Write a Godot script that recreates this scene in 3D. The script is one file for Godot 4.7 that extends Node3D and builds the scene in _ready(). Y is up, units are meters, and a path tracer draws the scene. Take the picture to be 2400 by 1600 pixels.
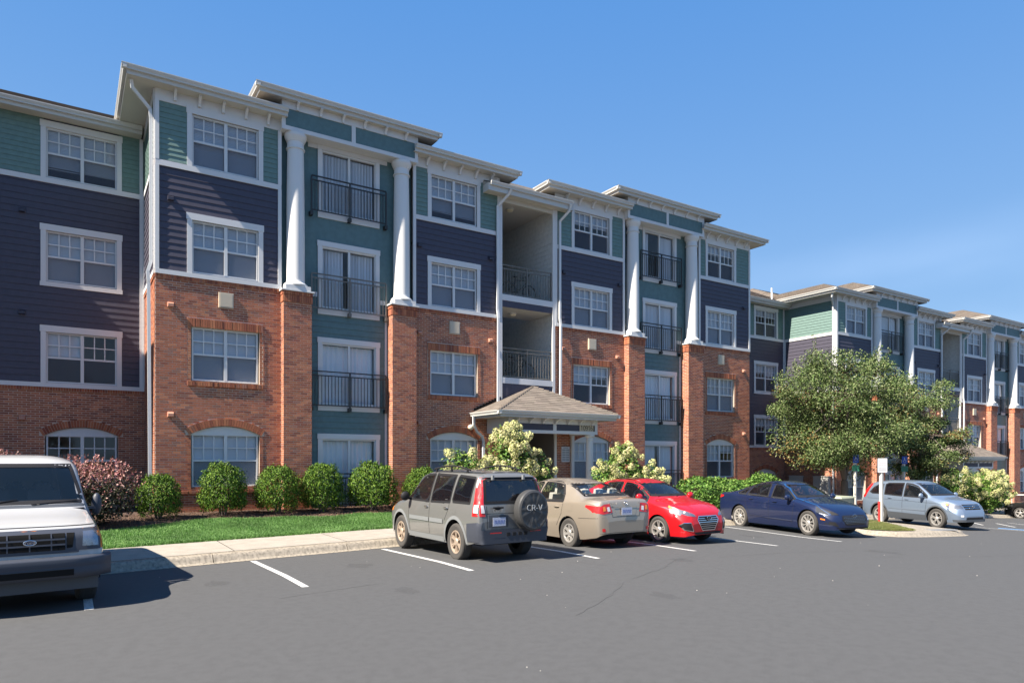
extends Node3D
# Units are metres. X runs along the facade (to the right), z towards the viewer, the facade of the bays is z = 0.

const EYE := 1.88
const DIST := 21.5

var rng := RandomNumberGenerator.new()
var M := {}
var used_names := {}

class B:
	var v := PackedVector3Array()
	var n := PackedVector3Array()
	var c := PackedColorArray()
	var ix := PackedInt32Array()
	var col := Color(1, 1, 1)
	func quad(p: Vector3, q: Vector3, r: Vector3, s: Vector3) -> void:
		var k := v.size()
		var nn := (q - p).cross(s - p)
		if nn.length_squared() < 1e-14:
			nn = (r - q).cross(s - q)
		nn = nn.normalized()
		v.append(p); v.append(q); v.append(r); v.append(s)
		for i in 4:
			n.append(nn); c.append(col)
		ix.append(k); ix.append(k + 2); ix.append(k + 1); ix.append(k); ix.append(k + 3); ix.append(k + 2)
	func tri(p: Vector3, q: Vector3, r: Vector3) -> void:
		var k := v.size()
		var nn := (q - p).cross(r - p).normalized()
		v.append(p); v.append(q); v.append(r)
		for i in 3:
			n.append(nn); c.append(col)
		ix.append(k); ix.append(k + 2); ix.append(k + 1)
	func trin(p: Vector3, q: Vector3, r: Vector3, a: Vector3, b: Vector3, d: Vector3) -> void:
		var k := v.size()
		v.append(p); v.append(q); v.append(r)
		n.append(a); n.append(b); n.append(d)
		for i in 3:
			c.append(col)
		ix.append(k); ix.append(k + 2); ix.append(k + 1)
	func box(a: Vector3, b: Vector3) -> void:
		var x0 := minf(a.x, b.x); var x1 := maxf(a.x, b.x)
		var y0 := minf(a.y, b.y); var y1 := maxf(a.y, b.y)
		var z0 := minf(a.z, b.z); var z1 := maxf(a.z, b.z)
		var p := [Vector3(x0, y0, z0), Vector3(x1, y0, z0), Vector3(x1, y1, z0), Vector3(x0, y1, z0), Vector3(x0, y0, z1), Vector3(x1, y0, z1), Vector3(x1, y1, z1), Vector3(x0, y1, z1)]
		hexa(p)
	func hexa(p: Array) -> void:
		quad(p[4], p[5], p[6], p[7]); quad(p[1], p[0], p[3], p[2])
		quad(p[5], p[1], p[2], p[6]); quad(p[0], p[4], p[7], p[3])
		quad(p[7], p[6], p[2], p[3]); quad(p[0], p[1], p[5], p[4])
	func obox(t: Transform3D, s: Vector3) -> void:
		var p := []
		for w in [[-1, -1, -1], [1, -1, -1], [1, 1, -1], [-1, 1, -1], [-1, -1, 1], [1, -1, 1], [1, 1, 1], [-1, 1, 1]]:
			p.append(t * Vector3(w[0] * s.x / 2, w[1] * s.y / 2, w[2] * s.z / 2))
		hexa(p)
	func cyl(p: Vector3, q: Vector3, r0: float, r1: float, k := 10, caps := true) -> void:
		var d := (q - p).normalized()
		var s := d.cross(Vector3.UP if absf(d.y) < 0.9 else Vector3.RIGHT).normalized()
		var t := s.cross(d)
		var base := v.size()
		for i in k + 1:
			var a := TAU * i / k
			var w := s * cos(a) + t * sin(a)
			v.append(p + w * r0); v.append(q + w * r1)
			n.append(w); n.append(w); c.append(col); c.append(col)
		for i in k:
			var o := base + i * 2
			ix.append(o); ix.append(o + 2); ix.append(o + 1); ix.append(o + 2); ix.append(o + 3); ix.append(o + 1)
		if caps:
			for e in 2:
				var o := p if e == 0 else q
				var r := r0 if e == 0 else r1
				if r < 0.0005:
					continue
				for i in k:
					var a := TAU * i / k
					var b := TAU * (i + 1) / k
					var w0 := o + (s * cos(a) + t * sin(a)) * r
					var w1 := o + (s * cos(b) + t * sin(b)) * r
					if e == 0:
						tri(o, w0, w1)
					else:
						tri(o, w1, w0)
	func tube(pts: Array, r: float, k := 8) -> void:
		for i in pts.size() - 1:
			cyl(pts[i], pts[i + 1], r, r, k, i == 0 or i == pts.size() - 2)
			if i > 0:
				ball(pts[i], Vector3(r, r, r), k, 4)
	func ball(o: Vector3, r: Vector3, k := 10, m := 6) -> void:
		var rows := []
		for j in m + 1:
			var row := PackedVector3Array()
			var b := PI * j / m - PI / 2
			for i in k + 1:
				var a := TAU * i / k
				row.append(o + Vector3(cos(a) * cos(b) * r.x, sin(b) * r.y, -sin(a) * cos(b) * r.z))
			rows.append(row)
		sheet(rows, true)
	func lathe(t: Transform3D, prof: Array, k := 16) -> void:
		# prof: Vector2(radius, height) from bottom to top along the local y axis
		for j in prof.size() - 1:
			var p: Vector2 = prof[j]
			var q: Vector2 = prof[j + 1]
			var dn := Vector2(q.y - p.y, p.x - q.x)
			if dn.length() < 1e-6:
				continue
			dn = dn.normalized()
			var base := v.size()
			for i in k + 1:
				var a := TAU * i / k
				var w := Vector3(cos(a), 0, sin(a))
				var nn := (t.basis * (w * dn.x + Vector3(0, dn.y, 0))).normalized()
				v.append(t * (w * p.x + Vector3(0, p.y, 0))); v.append(t * (w * q.x + Vector3(0, q.y, 0)))
				n.append(nn); n.append(nn); c.append(col); c.append(col)
			for i in k:
				var o := base + i * 2
				ix.append(o); ix.append(o + 2); ix.append(o + 1); ix.append(o + 2); ix.append(o + 3); ix.append(o + 1)
	func sheet(rows: Array, closed := false) -> void:
		# rows of points, smooth normals
		var h := rows.size()
		var w: int = rows[0].size()
		var base := v.size()
		for j in h:
			for i in w:
				var a: Vector3 = rows[j][maxi(i - 1, 0)] if not (closed and i == 0) else rows[j][w - 2]
				var b: Vector3 = rows[j][mini(i + 1, w - 1)] if not (closed and i == w - 1) else rows[j][1]
				var d: Vector3 = rows[maxi(j - 1, 0)][i]
				var e: Vector3 = rows[mini(j + 1, h - 1)][i]
				var nn := (b - a).cross(e - d)
				if nn.length_squared() < 1e-16:
					nn = rows[j][i] - (rows[0][0] + rows[h - 1][w / 2]) * 0.5
				v.append(rows[j][i]); n.append(nn.normalized()); c.append(col)
		for j in h - 1:
			for i in w - 1:
				var o := base + j * w + i
				ix.append(o); ix.append(o + w); ix.append(o + 1); ix.append(o + 1); ix.append(o + w); ix.append(o + w + 1)
	func poly(pts: PackedVector2Array, t: Transform3D, depth: float) -> void:
		# polygon in the local xy plane, from local z = 0 to depth
		var p := pts
		if Geometry2D.is_polygon_clockwise(p):
			p = p.duplicate(); p.reverse()
		var tr := Geometry2D.triangulate_polygon(p)
		for i in range(0, tr.size(), 3):
			var a := p[tr[i]]; var b := p[tr[i + 1]]; var d := p[tr[i + 2]]
			if (b - a).cross(d - a) < 0:
				var e := b
				b = d; d = e
			tri(t * Vector3(a.x, a.y, depth), t * Vector3(b.x, b.y, depth), t * Vector3(d.x, d.y, depth))
			if absf(depth) > 1e-5:
				tri(t * Vector3(a.x, a.y, 0), t * Vector3(d.x, d.y, 0), t * Vector3(b.x, b.y, 0))
		if absf(depth) > 1e-5:
			for i in p.size():
				var a := p[i]
				var b := p[(i + 1) % p.size()]
				quad(t * Vector3(a.x, a.y, 0), t * Vector3(b.x, b.y, 0), t * Vector3(b.x, b.y, depth), t * Vector3(a.x, a.y, depth))
	func mesh() -> ArrayMesh:
		var m := ArrayMesh.new()
		if v.is_empty():
			return m
		var arr := []
		arr.resize(Mesh.ARRAY_MAX)
		arr[Mesh.ARRAY_VERTEX] = v
		arr[Mesh.ARRAY_NORMAL] = n
		arr[Mesh.ARRAY_COLOR] = c
		arr[Mesh.ARRAY_INDEX] = ix
		m.add_surface_from_arrays(Mesh.PRIMITIVE_TRIANGLES, arr)
		return m

func numbered(called: String) -> String:
	if not used_names.has(called):
		used_names[called] = 0
		return called
	used_names[called] += 1
	return "%s_%03d" % [called, used_names[called]]

func tag(o: Node, label: String, category: String, group := "") -> void:
	o.set_meta("label", label)
	o.set_meta("category", category)
	if group != "":
		o.set_meta("group", group)

func thing(called: String, label: String, category: String, at := Vector3.ZERO, turn := 0.0, group := "") -> Node3D:
	var o := Node3D.new()
	o.name = numbered(called)
	add_child(o)
	o.position = at
	o.rotation.y = turn
	tag(o, label, category, group)
	return o

func structure(called: String, b: B, m: Material) -> MeshInstance3D:
	var o := MeshInstance3D.new()
	o.name = numbered(called)
	o.mesh = b.mesh()
	o.material_override = m
	add_child(o)
	o.set_meta("kind", "structure")
	return o

func part(called: String, b: B, m: Material, parent: Node) -> MeshInstance3D:
	return partm(called, b.mesh(), m, parent)

func partm(called: String, mesh: Mesh, m: Material, parent: Node) -> MeshInstance3D:
	var o := MeshInstance3D.new()
	o.name = called
	o.mesh = mesh
	o.material_override = m
	parent.add_child(o, true)
	return o

func group_part(called: String, parent: Node) -> Node3D:
	var o := Node3D.new()
	o.name = called
	parent.add_child(o, true)
	return o

func lin(r: float, g: float, b: float, a := 1.0) -> Color:
	var k := Color(r, g, b).linear_to_srgb()
	k.a = a
	return k

func mat(called: String, k: Color, rough := 0.7, metal := 0.0) -> StandardMaterial3D:
	var m := StandardMaterial3D.new()
	m.resource_name = called
	m.albedo_color = k
	m.roughness = rough
	m.metallic = metal
	if k.a < 1.0:
		m.transparency = BaseMaterial3D.TRANSPARENCY_ALPHA
	M[called] = m
	return m

func noise_tex(freq: float, ramp: Array, size := 512, octaves := 4, kind := FastNoiseLite.TYPE_SIMPLEX_SMOOTH, sd := 1) -> NoiseTexture2D:
	var f := FastNoiseLite.new()
	f.noise_type = kind
	f.frequency = freq
	f.fractal_octaves = octaves
	f.seed = sd
	var t := NoiseTexture2D.new()
	t.width = size
	t.height = size
	t.seamless = true
	t.noise = f
	var g := Gradient.new()
	var offs := PackedFloat32Array()
	var cols := PackedColorArray()
	for r in ramp:
		offs.append(r[0])
		cols.append(r[1])
	g.offsets = offs
	g.colors = cols
	t.color_ramp = g
	return t

func tri_tex(m: StandardMaterial3D, t: Texture2D, scale: float) -> void:
	m.albedo_texture = t
	m.uv1_triplanar = true
	m.uv1_world_triplanar = true
	m.uv1_scale = Vector3.ONE * scale

func over_tex(m: StandardMaterial3D, t: Texture2D, scale: float) -> void:
	m.detail_enabled = true
	m.detail_blend_mode = BaseMaterial3D.BLEND_MODE_MUL
	m.detail_albedo = t
	m.detail_uv_layer = BaseMaterial3D.DETAIL_UV_2
	m.uv2_triplanar = true
	m.uv2_world_triplanar = true
	m.uv2_scale = Vector3.ONE * scale

func gy(k: float) -> Color:
	return Color(k, k, k)

func soft(x: float) -> float:
	return log(1.0 + exp(x)) if x < 20.0 else x

func ground_y(x: float, z: float) -> float:
	var s := smoothstep(10.0, 18.0, x)
	return -0.0615 * soft((x - 11.5) / 1.5) + (-0.022 + 0.044 * s) * clampf(10.0 - z, 0.0, 3.2)

func table(t: Array, x: float) -> float:
	# piecewise-linear table of [x, y] with rising x
	if x <= t[0][0]:
		return t[0][1]
	for i in t.size() - 1:
		if x <= t[i + 1][0]:
			var k: float = (x - t[i][0]) / (t[i + 1][0] - t[i][0])
			return lerpf(t[i][1], t[i + 1][1], k)
	return t[t.size() - 1][1]

const KERB := [[-40.0, 9.3], [-6.0, 8.75], [0.35, 8.0], [3.0, 7.52], [5.4, 7.12], [6.4, 6.92], [10.0, 6.78], [18.0, 6.7], [26.0, 6.6], [27.6, 5.6], [29.0, 4.75], [70.0, 4.6]]

func kerb_z(x: float) -> float:
	return table(KERB, x)

func bed_y(x: float, z: float) -> float:
	# the planted ground between the pavement and the walls
	var zs := kerb_z(x) - 2.4
	var lo := ground_y(x, kerb_z(x)) + 0.165
	var hi := 0.40 + ground_y(x, 10.0)
	return lerpf(hi, lo, smoothstep(-0.4, 1.0, (z - 1.0) / maxf(zs - 1.0, 0.5)))

func _ready() -> void:
	rng.seed = 20240
	look()
	materials()
	print("ground"); ground()
	print("buildings"); buildings()
	print("porch"); porch(); far_porch()
	print("vehicles"); vehicles()
	print("plants"); plants()
	print("street"); street_things()
	print("done")

func look() -> void:
	var cam := Camera3D.new()
	cam.name = "camera"
	add_child(cam)
	var near := 0.1
	cam.set_frustum(near * 1600.0 / 1605.0, Vector2(0, near * 281.0 / 1605.0), near, 600.0)
	cam.position = Vector3(0, EYE, DIST)
	cam.rotation.y = -deg_to_rad(32.9)
	cam.current = true
	var sun := DirectionalLight3D.new()
	sun.name = "sun"
	add_child(sun)
	sun.light_color = Color(1.0, 0.955, 0.89)
	sun.light_energy = 1.5
	sun.light_angular_distance = 0.5
	sun.shadow_enabled = true
	sun.look_at_from_position(Vector3.ZERO, Vector3(8.3, -9.3, -1.0))
	var sky := ProceduralSkyMaterial.new()
	sky.sky_top_color = lin(0.022, 0.09, 0.24)
	sky.sky_horizon_color = lin(0.15, 0.235, 0.33)
	sky.sky_curve = 0.25
	sky.ground_bottom_color = lin(0.06, 0.06, 0.055)
	sky.ground_horizon_color = lin(0.15, 0.17, 0.19)
	sky.sky_energy_multiplier = 1.0
	sky.sun_angle_max = 1.0
	sky.sky_cover = clouds()
	sky.sky_cover_modulate = Color(1, 1, 1, 0.11)
	var env := Environment.new()
	env.background_mode = Environment.BG_SKY
	env.sky = Sky.new()
	env.sky.sky_material = sky
	env.tonemap_mode = Environment.TONE_MAPPER_LINEAR
	env.tonemap_exposure = 3.05
	env.sdfgi_enabled = true
	env.ssao_enabled = true
	env.ssil_enabled = true
	var we := WorldEnvironment.new()
	we.name = "environment"
	we.environment = env
	add_child(we)

func clouds() -> Texture2D:
	# thin streaks of high cloud low over the horizon, all the way round
	var w := 1024
	var h := 512
	var im := Image.create(w, h, false, Image.FORMAT_RGBA8)
	var f := FastNoiseLite.new()
	f.seed = 7
	f.noise_type = FastNoiseLite.TYPE_SIMPLEX_SMOOTH
	f.fractal_octaves = 5
	f.frequency = 1.0
	for j in h:
		var up := PI * (0.5 - (j + 0.5) / h)
		for i in w:
			var a := 0.0
			if up > 0.0:
				var t := TAU * i / w
				var p := Vector3(cos(t), sin(up) * 4.0 + cos(t * 2.0) * 0.1, sin(t))
				var k := f.get_noise_3d(p.x * 1.6 + 3.0, p.y * 1.5, p.z * 1.6) * 0.5 + 0.5
				a = smoothstep(0.4, 0.85, k) * smoothstep(0.0, 0.06, up) * (1.0 - smoothstep(0.12, 0.34, up)) * 0.7
			im.set_pixel(i, j, Color(1, 1, 1, a))
	return ImageTexture.create_from_image(im)

func materials() -> void:
	var fine := noise_tex(0.09, [[0.0, gy(0.72)], [0.45, gy(0.95)], [1.0, gy(1.0)]], 512, 5, FastNoiseLite.TYPE_SIMPLEX_SMOOTH, 3)
	var speck := noise_tex(0.35, [[0.0, gy(0.55)], [0.4, gy(0.85)], [0.7, gy(0.95)], [1.0, gy(1.0)]], 512, 3, FastNoiseLite.TYPE_CELLULAR, 4)
	var blotch := noise_tex(0.012, [[0.2, gy(0.93)], [0.5, gy(0.97)], [0.8, gy(1.0)]], 512, 5, FastNoiseLite.TYPE_SIMPLEX_SMOOTH, 5)
	var relief := noise_tex(0.3, [[0.0, gy(0.0)], [1.0, gy(1.0)]], 512, 4, FastNoiseLite.TYPE_SIMPLEX_SMOOTH, 6)
	relief.as_normal_map = true
	relief.bump_strength = 3.0
	var m := mat("asphalt", lin(0.088, 0.09, 0.093), 0.9)
	tri_tex(m, speck, 0.9)
	over_tex(m, noise_tex(0.05, [[0.2, gy(0.95)], [0.45, gy(0.98)], [0.75, gy(1.0)]], 1024, 6, FastNoiseLite.TYPE_SIMPLEX_SMOOTH, 15), 0.11)
	m.normal_enabled = true
	m.normal_texture = relief
	m.normal_scale = 0.2
	m = mat("concrete", lin(0.37, 0.335, 0.285), 0.85); tri_tex(m, fine, 1.3); over_tex(m, blotch, 0.35)
	m = mat("kerb_concrete", lin(0.36, 0.315, 0.25), 0.85); tri_tex(m, noise_tex(0.03, [[0.25, gy(0.72)], [0.5, gy(0.92)], [0.8, gy(1.0)]], 512, 5, FastNoiseLite.TYPE_SIMPLEX_SMOOTH, 9), 0.8); over_tex(m, blotch, 1.0)
	m = mat("line_paint", lin(0.62, 0.62, 0.6), 0.7); tri_tex(m, noise_tex(0.06, [[0.2, gy(0.55)], [0.4, gy(0.9)], [0.7, gy(1.0)]], 512, 5, FastNoiseLite.TYPE_SIMPLEX_SMOOTH, 8), 1.0)
	m = mat("blue_paint", lin(0.12, 0.3, 0.6), 0.7)
	m = mat("oil", lin(0.03, 0.03, 0.03, 0.09), 0.7)
	m = mat("sealer", lin(0.058, 0.058, 0.06), 0.8)
	m = mat("soil", lin(0.09, 0.13, 0.035), 0.95); tri_tex(m, fine, 2.0)
	m = mat("mulch", lin(0.085, 0.05, 0.035), 0.95); tri_tex(m, speck, 3.0)
	m = mat("mulch_chip", Color.WHITE, 0.9); m.vertex_color_use_as_albedo = true
	m = mat("brick", Color.WHITE, 0.85); m.vertex_color_use_as_albedo = true
	tri_tex(m, noise_tex(0.2, [[0.0, gy(0.7)], [0.5, gy(0.93)], [1.0, gy(1.0)]], 256, 4, FastNoiseLite.TYPE_SIMPLEX_SMOOTH, 12), 2.5)
	over_tex(m, blotch, 0.25)
	m = mat("mortar", lin(0.62, 0.51, 0.41), 0.95); tri_tex(m, fine, 3.0)
	var grain := noise_tex(0.02, [[0.2, gy(0.93)], [0.5, gy(0.97)], [0.8, gy(1.0)]], 512, 5, FastNoiseLite.TYPE_SIMPLEX_SMOOTH, 13)
	m = mat("teal_siding", lin(0.135, 0.22, 0.2), 0.6); tri_tex(m, grain, 0.5)
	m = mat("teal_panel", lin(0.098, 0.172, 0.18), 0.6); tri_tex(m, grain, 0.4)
	m = mat("navy_siding", lin(0.056, 0.052, 0.078), 0.6); tri_tex(m, grain, 0.5)
	m = mat("navy_panel", lin(0.042, 0.043, 0.07), 0.6)
	m = mat("white_siding", lin(0.68, 0.68, 0.65), 0.6); tri_tex(m, grain, 0.5)
	m = mat("white_trim", lin(0.6, 0.6, 0.6), 0.55)
	m = mat("soffit", lin(0.52, 0.5, 0.45), 0.6)
	m = mat("gutter", lin(0.5, 0.5, 0.48), 0.4)
	m = mat("vinyl", lin(0.6, 0.61, 0.61), 0.4)
	m = mat("column_paint", lin(0.64, 0.64, 0.63), 0.5)
	m = mat("blind", lin(0.52, 0.56, 0.62), 0.6)  # the bluish tint of skylight is put into the blind colour
	m = mat("vane", lin(0.56, 0.6, 0.66), 0.6)
	m = mat("room", lin(0.42, 0.39, 0.34), 0.9)
	m = mat("pane", lin(0.02, 0.025, 0.03, 0.04), 0.03); m.metallic_specular = 1.0
	m = mat("screen", lin(0.085, 0.095, 0.13, 0.36), 0.9)
	m = mat("iron", lin(0.025, 0.022, 0.02), 0.45)
	m = mat("bronze_iron", lin(0.14, 0.13, 0.115), 0.45)
	m = mat("shingle", Color.WHITE, 0.95); m.vertex_color_use_as_albedo = true; tri_tex(m, speck, 2.2)
	m = mat("vent_box", lin(0.5, 0.43, 0.33), 0.6)
	m = mat("terracotta", lin(0.45, 0.22, 0.15), 0.7)
	m = mat("dark_navy_plastic", lin(0.03, 0.03, 0.05), 0.5)
	m = mat("lamp_glass", lin(0.75, 0.68, 0.5), 0.3)
	m = mat("grey_steel", lin(0.3, 0.31, 0.32), 0.5, 0.3)
	m = mat("sage_steel", lin(0.31, 0.34, 0.26), 0.5)
	m = mat("plaque", lin(0.47, 0.4, 0.29), 0.6)
	m = mat("black_paint", lin(0.012, 0.012, 0.012), 0.9); m.metallic_specular = 0.2
	m = mat("leaf", Color.WHITE, 0.55); m.metallic_specular = 0.3; m.vertex_color_use_as_albedo = true; m.backlight_enabled = true; m.backlight = Color(0.35, 0.4, 0.15)
	m = mat("petal", Color.WHITE, 0.7); m.vertex_color_use_as_albedo = true; m.backlight_enabled = true; m.backlight = Color(0.35, 0.35, 0.2)
	m = mat("bark", lin(0.13, 0.105, 0.085), 0.95); tri_tex(m, fine, 3.0)
	m = mat("blade", Color.WHITE, 0.6); m.vertex_color_use_as_albedo = true; m.backlight_enabled = true; m.backlight = Color(0.3, 0.45, 0.12)
	# vehicles
	for p in [["paint_gunmetal", lin(0.17, 0.172, 0.168), 0.35, 0.3], ["paint_gold", lin(0.36, 0.31, 0.25), 0.35, 0.5], ["paint_red", lin(0.42, 0.008, 0.012), 0.35, 0.0], ["paint_blue", lin(0.007, 0.013, 0.045), 0.4, 0.0], ["paint_silver_blue", lin(0.21, 0.27, 0.36), 0.35, 0.55], ["paint_white", lin(0.4, 0.4, 0.4), 0.35, 0.0], ["paint_black", lin(0.012, 0.012, 0.013), 0.3, 0.1]]:
		m = mat(p[0], p[1], p[2], p[3])
		m.clearcoat_enabled = true
		m.clearcoat = 1.0
		m.clearcoat_roughness = 0.04
		m.metallic_specular = 0.3
	mat("tyre", lin(0.05, 0.047, 0.044), 0.9)
	mat("alloy", lin(0.62, 0.6, 0.57), 0.3, 0.7)
	mat("alloy_dusty", lin(0.45, 0.36, 0.28), 0.5, 0.5)
	mat("chrome", lin(0.75, 0.75, 0.76), 0.12, 1.0)
	m = mat("black_plastic", lin(0.018, 0.018, 0.02), 0.6); m.metallic_specular = 0.3
	mat("grey_plastic", lin(0.055, 0.062, 0.072), 0.55)
	mat("grey_cladding", lin(0.17, 0.18, 0.185), 0.5)
	mat("slate_plastic", lin(0.04, 0.046, 0.062), 0.5)
	m = mat("car_glass", lin(0.012, 0.014, 0.016, 0.45), 0.02); m.metallic_specular = 0.7
	m = mat("tinted_glass", lin(0.006, 0.006, 0.008, 0.82), 0.02); m.metallic_specular = 0.7
	m = mat("clear_glass", lin(0.03, 0.04, 0.04, 0.14), 0.02); m.metallic_specular = 0.7
	m = mat("lens", lin(0.3, 0.32, 0.35, 0.08), 0.03); m.metallic_specular = 0.7
	mat("lamp_bowl", lin(0.3, 0.31, 0.33), 0.2, 0.8)
	m = mat("red_lens", lin(0.5, 0.006, 0.008), 0.12); m.clearcoat_enabled = true; m.clearcoat = 1.0
	m = mat("amber_lens", lin(0.7, 0.2, 0.01), 0.15); m.clearcoat_enabled = true; m.clearcoat = 1.0
	m = mat("white_lens", lin(0.6, 0.6, 0.62), 0.15); m.clearcoat_enabled = true; m.clearcoat = 1.0
	mat("upholstery_light", lin(0.42, 0.42, 0.37), 0.8)
	mat("upholstery_dark", lin(0.03, 0.03, 0.032), 0.8)
	mat("shade_tone_wall", lin(0.13, 0.12, 0.115), 0.8)  # dark tone carries the shade of the ground-floor entry
	mat("plate", lin(0.45, 0.48, 0.58), 0.5)
	mat("plate_print", lin(0.1, 0.13, 0.35), 0.6)
	m = mat("vinyl_cover", lin(0.05, 0.05, 0.05), 0.38)
	mat("seam", lin(0.012, 0.012, 0.012), 0.8)
	mat("sign_white", lin(0.55, 0.55, 0.58), 0.5)
	mat("sign_red", lin(0.5, 0.03, 0.03), 0.5)
	mat("faded_red", lin(0.6, 0.38, 0.4), 0.6)
	mat("sign_blue", lin(0.02, 0.07, 0.35), 0.5)
	mat("sign_navy", lin(0.012, 0.025, 0.09), 0.4)
	mat("sign_green", lin(0.03, 0.16, 0.09), 0.5)
	mat("sign_post", lin(0.6, 0.58, 0.52), 0.6)

func strip_on_ground(b: B, p: Vector2, q: Vector2, w: float, lift: float) -> void:
	var d := (q - p)
	var k := maxi(1, int(d.length() / 0.4))
	var s := Vector2(-d.y, d.x).normalized() * w / 2
	for i in k:
		var a := p + d * (float(i) / k)
		var e := p + d * (float(i + 1) / k)
		var o := []
		for t in [a + s, e + s, e - s, a - s]:
			o.append(Vector3(t.x, ground_y(t.x, t.y) + lift, t.y))
		if (o[1] - o[0]).cross(o[3] - o[0]).y < 0:
			o.reverse()
		b.quad(o[0], o[1], o[2], o[3])

func ground() -> void:
	var xs := [-300.0, -120.0, -60.0]
	for i in 105:
		xs.append(-40.0 + i)
	xs.append_array([80.0, 120.0, 220.0, 400.0])
	var zs := [-300.0, -120.0, -50.0, -20.0, -8.0]
	for i in 60:
		zs.append(-4.0 + i * 0.4)
	zs.append_array([22.0, 26.0, 32.0, 40.0, 70.0, 140.0, 300.0])
	var b := B.new()
	var rows := []
	for z in zs:
		var row := PackedVector3Array()
		for x in xs:
			row.append(Vector3(x, ground_y(minf(x, 62.0), z), z))
		rows.append(row)
	rows.reverse()
	b.sheet(rows)
	var lot := structure("parking_lot", b, M.asphalt)
	# stall lines
	for l in [[0.21, 8.0, 11.31, 0.0], [2.97, 7.62, 11.22, 0.02], [5.82, 7.2, 11.23, 0.02], [8.65, 6.95, 11.23, 0.05], [11.25, 6.9, 11.33, 0.05], [14.05, 6.9, 11.33, 0.1], [17.05, 6.85, 11.1, 0.3]]:
		b = B.new()
		strip_on_ground(b, Vector2(l[0] + l[3], l[1]), Vector2(l[0], l[2]), 0.105, 0.004)
		part("parking_line", b, M.line_paint, lot)
	for l in [[33.9, 7.0, 32.5, 8.0], [35.0, 7.5, 33.1, 8.95], [30.4, 8.6, 30.9, 10.4], [36.6, 7.3, 35.4, 9.2]]:
		b = B.new()
		strip_on_ground(b, Vector2(l[0], l[1]), Vector2(l[2], l[3]), 0.1, 0.004)
		part("parking_line", b, M.line_paint, lot)
	b = B.new()
	strip_on_ground(b, Vector2(31.15, 9.1), Vector2(32.3, 11.2), 0.35, 0.004)
	part("blue_marking", b, M.blue_paint, lot)
	# hairline cracks
	for cr in [[Vector2(7.6, 13.3), Vector2(8.9, 12.75), Vector2(9.7, 12.2), Vector2(10.6, 11.95)], [Vector2(5.2, 14.9), Vector2(6.4, 14.2), Vector2(7.3, 13.45)], [Vector2(10.8, 12.3), Vector2(12.8, 12.35), Vector2(15.5, 12.75), Vector2(17.6, 13.2)], [Vector2(7.9, 11.3), Vector2(8.15, 11.6), Vector2(8.2, 11.95)], [Vector2(2.4, 11.9), Vector2(4.0, 11.55)], [Vector2(14.0, 13.6), Vector2(17.0, 14.4), Vector2(19.5, 14.7)]]:
		b = B.new()
		for i in cr.size() - 1:
			var n := 7
			var last: Vector2 = cr[i]
			for k in n:
				var e: Vector2 = cr[i].lerp(cr[i + 1], float(k + 1) / n)
				if k < n - 1:
					e += Vector2(rng.randf_range(-0.03, 0.03), rng.randf_range(-0.03, 0.03))
				strip_on_ground(b, last, e, rng.randf_range(0.006, 0.012), 0.003)
				last = e
		part("crack", b, M.sealer, lot)
	for st in [[4.4, 9.6, 0.5], [4.1, 12.3, 0.35], [1.9, 10.2, 0.4], [9.9, 12.2, 0.45], [15.6, 9.4, 0.5], [15.4, 13.1, 0.6], [7.0, 14.6, 0.35]]:
		b = B.new()
		var pts := []
		for i in 15:
			var a := TAU * i / 15.0
			var r: float = st[2] * rng.randf_range(0.45, 1.0)
			pts.append(Vector2(st[0] + cos(a) * r * 0.6, st[1] + sin(a) * r))
		for i in 15:
			var o := []
			for q in [Vector2(st[0], st[1]), pts[(i + 1) % 15], pts[i]]:
				o.append(Vector3(q.x, ground_y(q.x, q.y) + 0.006, q.y))
			b.tri(o[0], o[1], o[2])
		part("oil_stain", b, M.oil, lot)
	b = B.new()
	for i in 45:
		var x := rng.randf_range(0.0, 24.0)
		var z := rng.randf_range(8.5, 16.5)
		var s := rng.randf_range(0.005, 0.016)
		var k := rng.randf_range(0.35, 0.75)
		b.col = Color(k, k * 0.95, k * 0.85)
		b.obox(Transform3D(Basis.from_euler(Vector3(rng.randf() * 0.6, rng.randf() * TAU, 0)), Vector3(x, ground_y(x, z) + s * 0.25, z)), Vector3(s, s * 0.5, s * 0.7))
	var bits := part("gravel", b, M.mulch_chip, self)
	tag(bits, "small pale chips and dry leaf bits scattered over the asphalt", "gravel")
	bits.set_meta("kind", "stuff")
	kerbs()
	island()
	planting()

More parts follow.
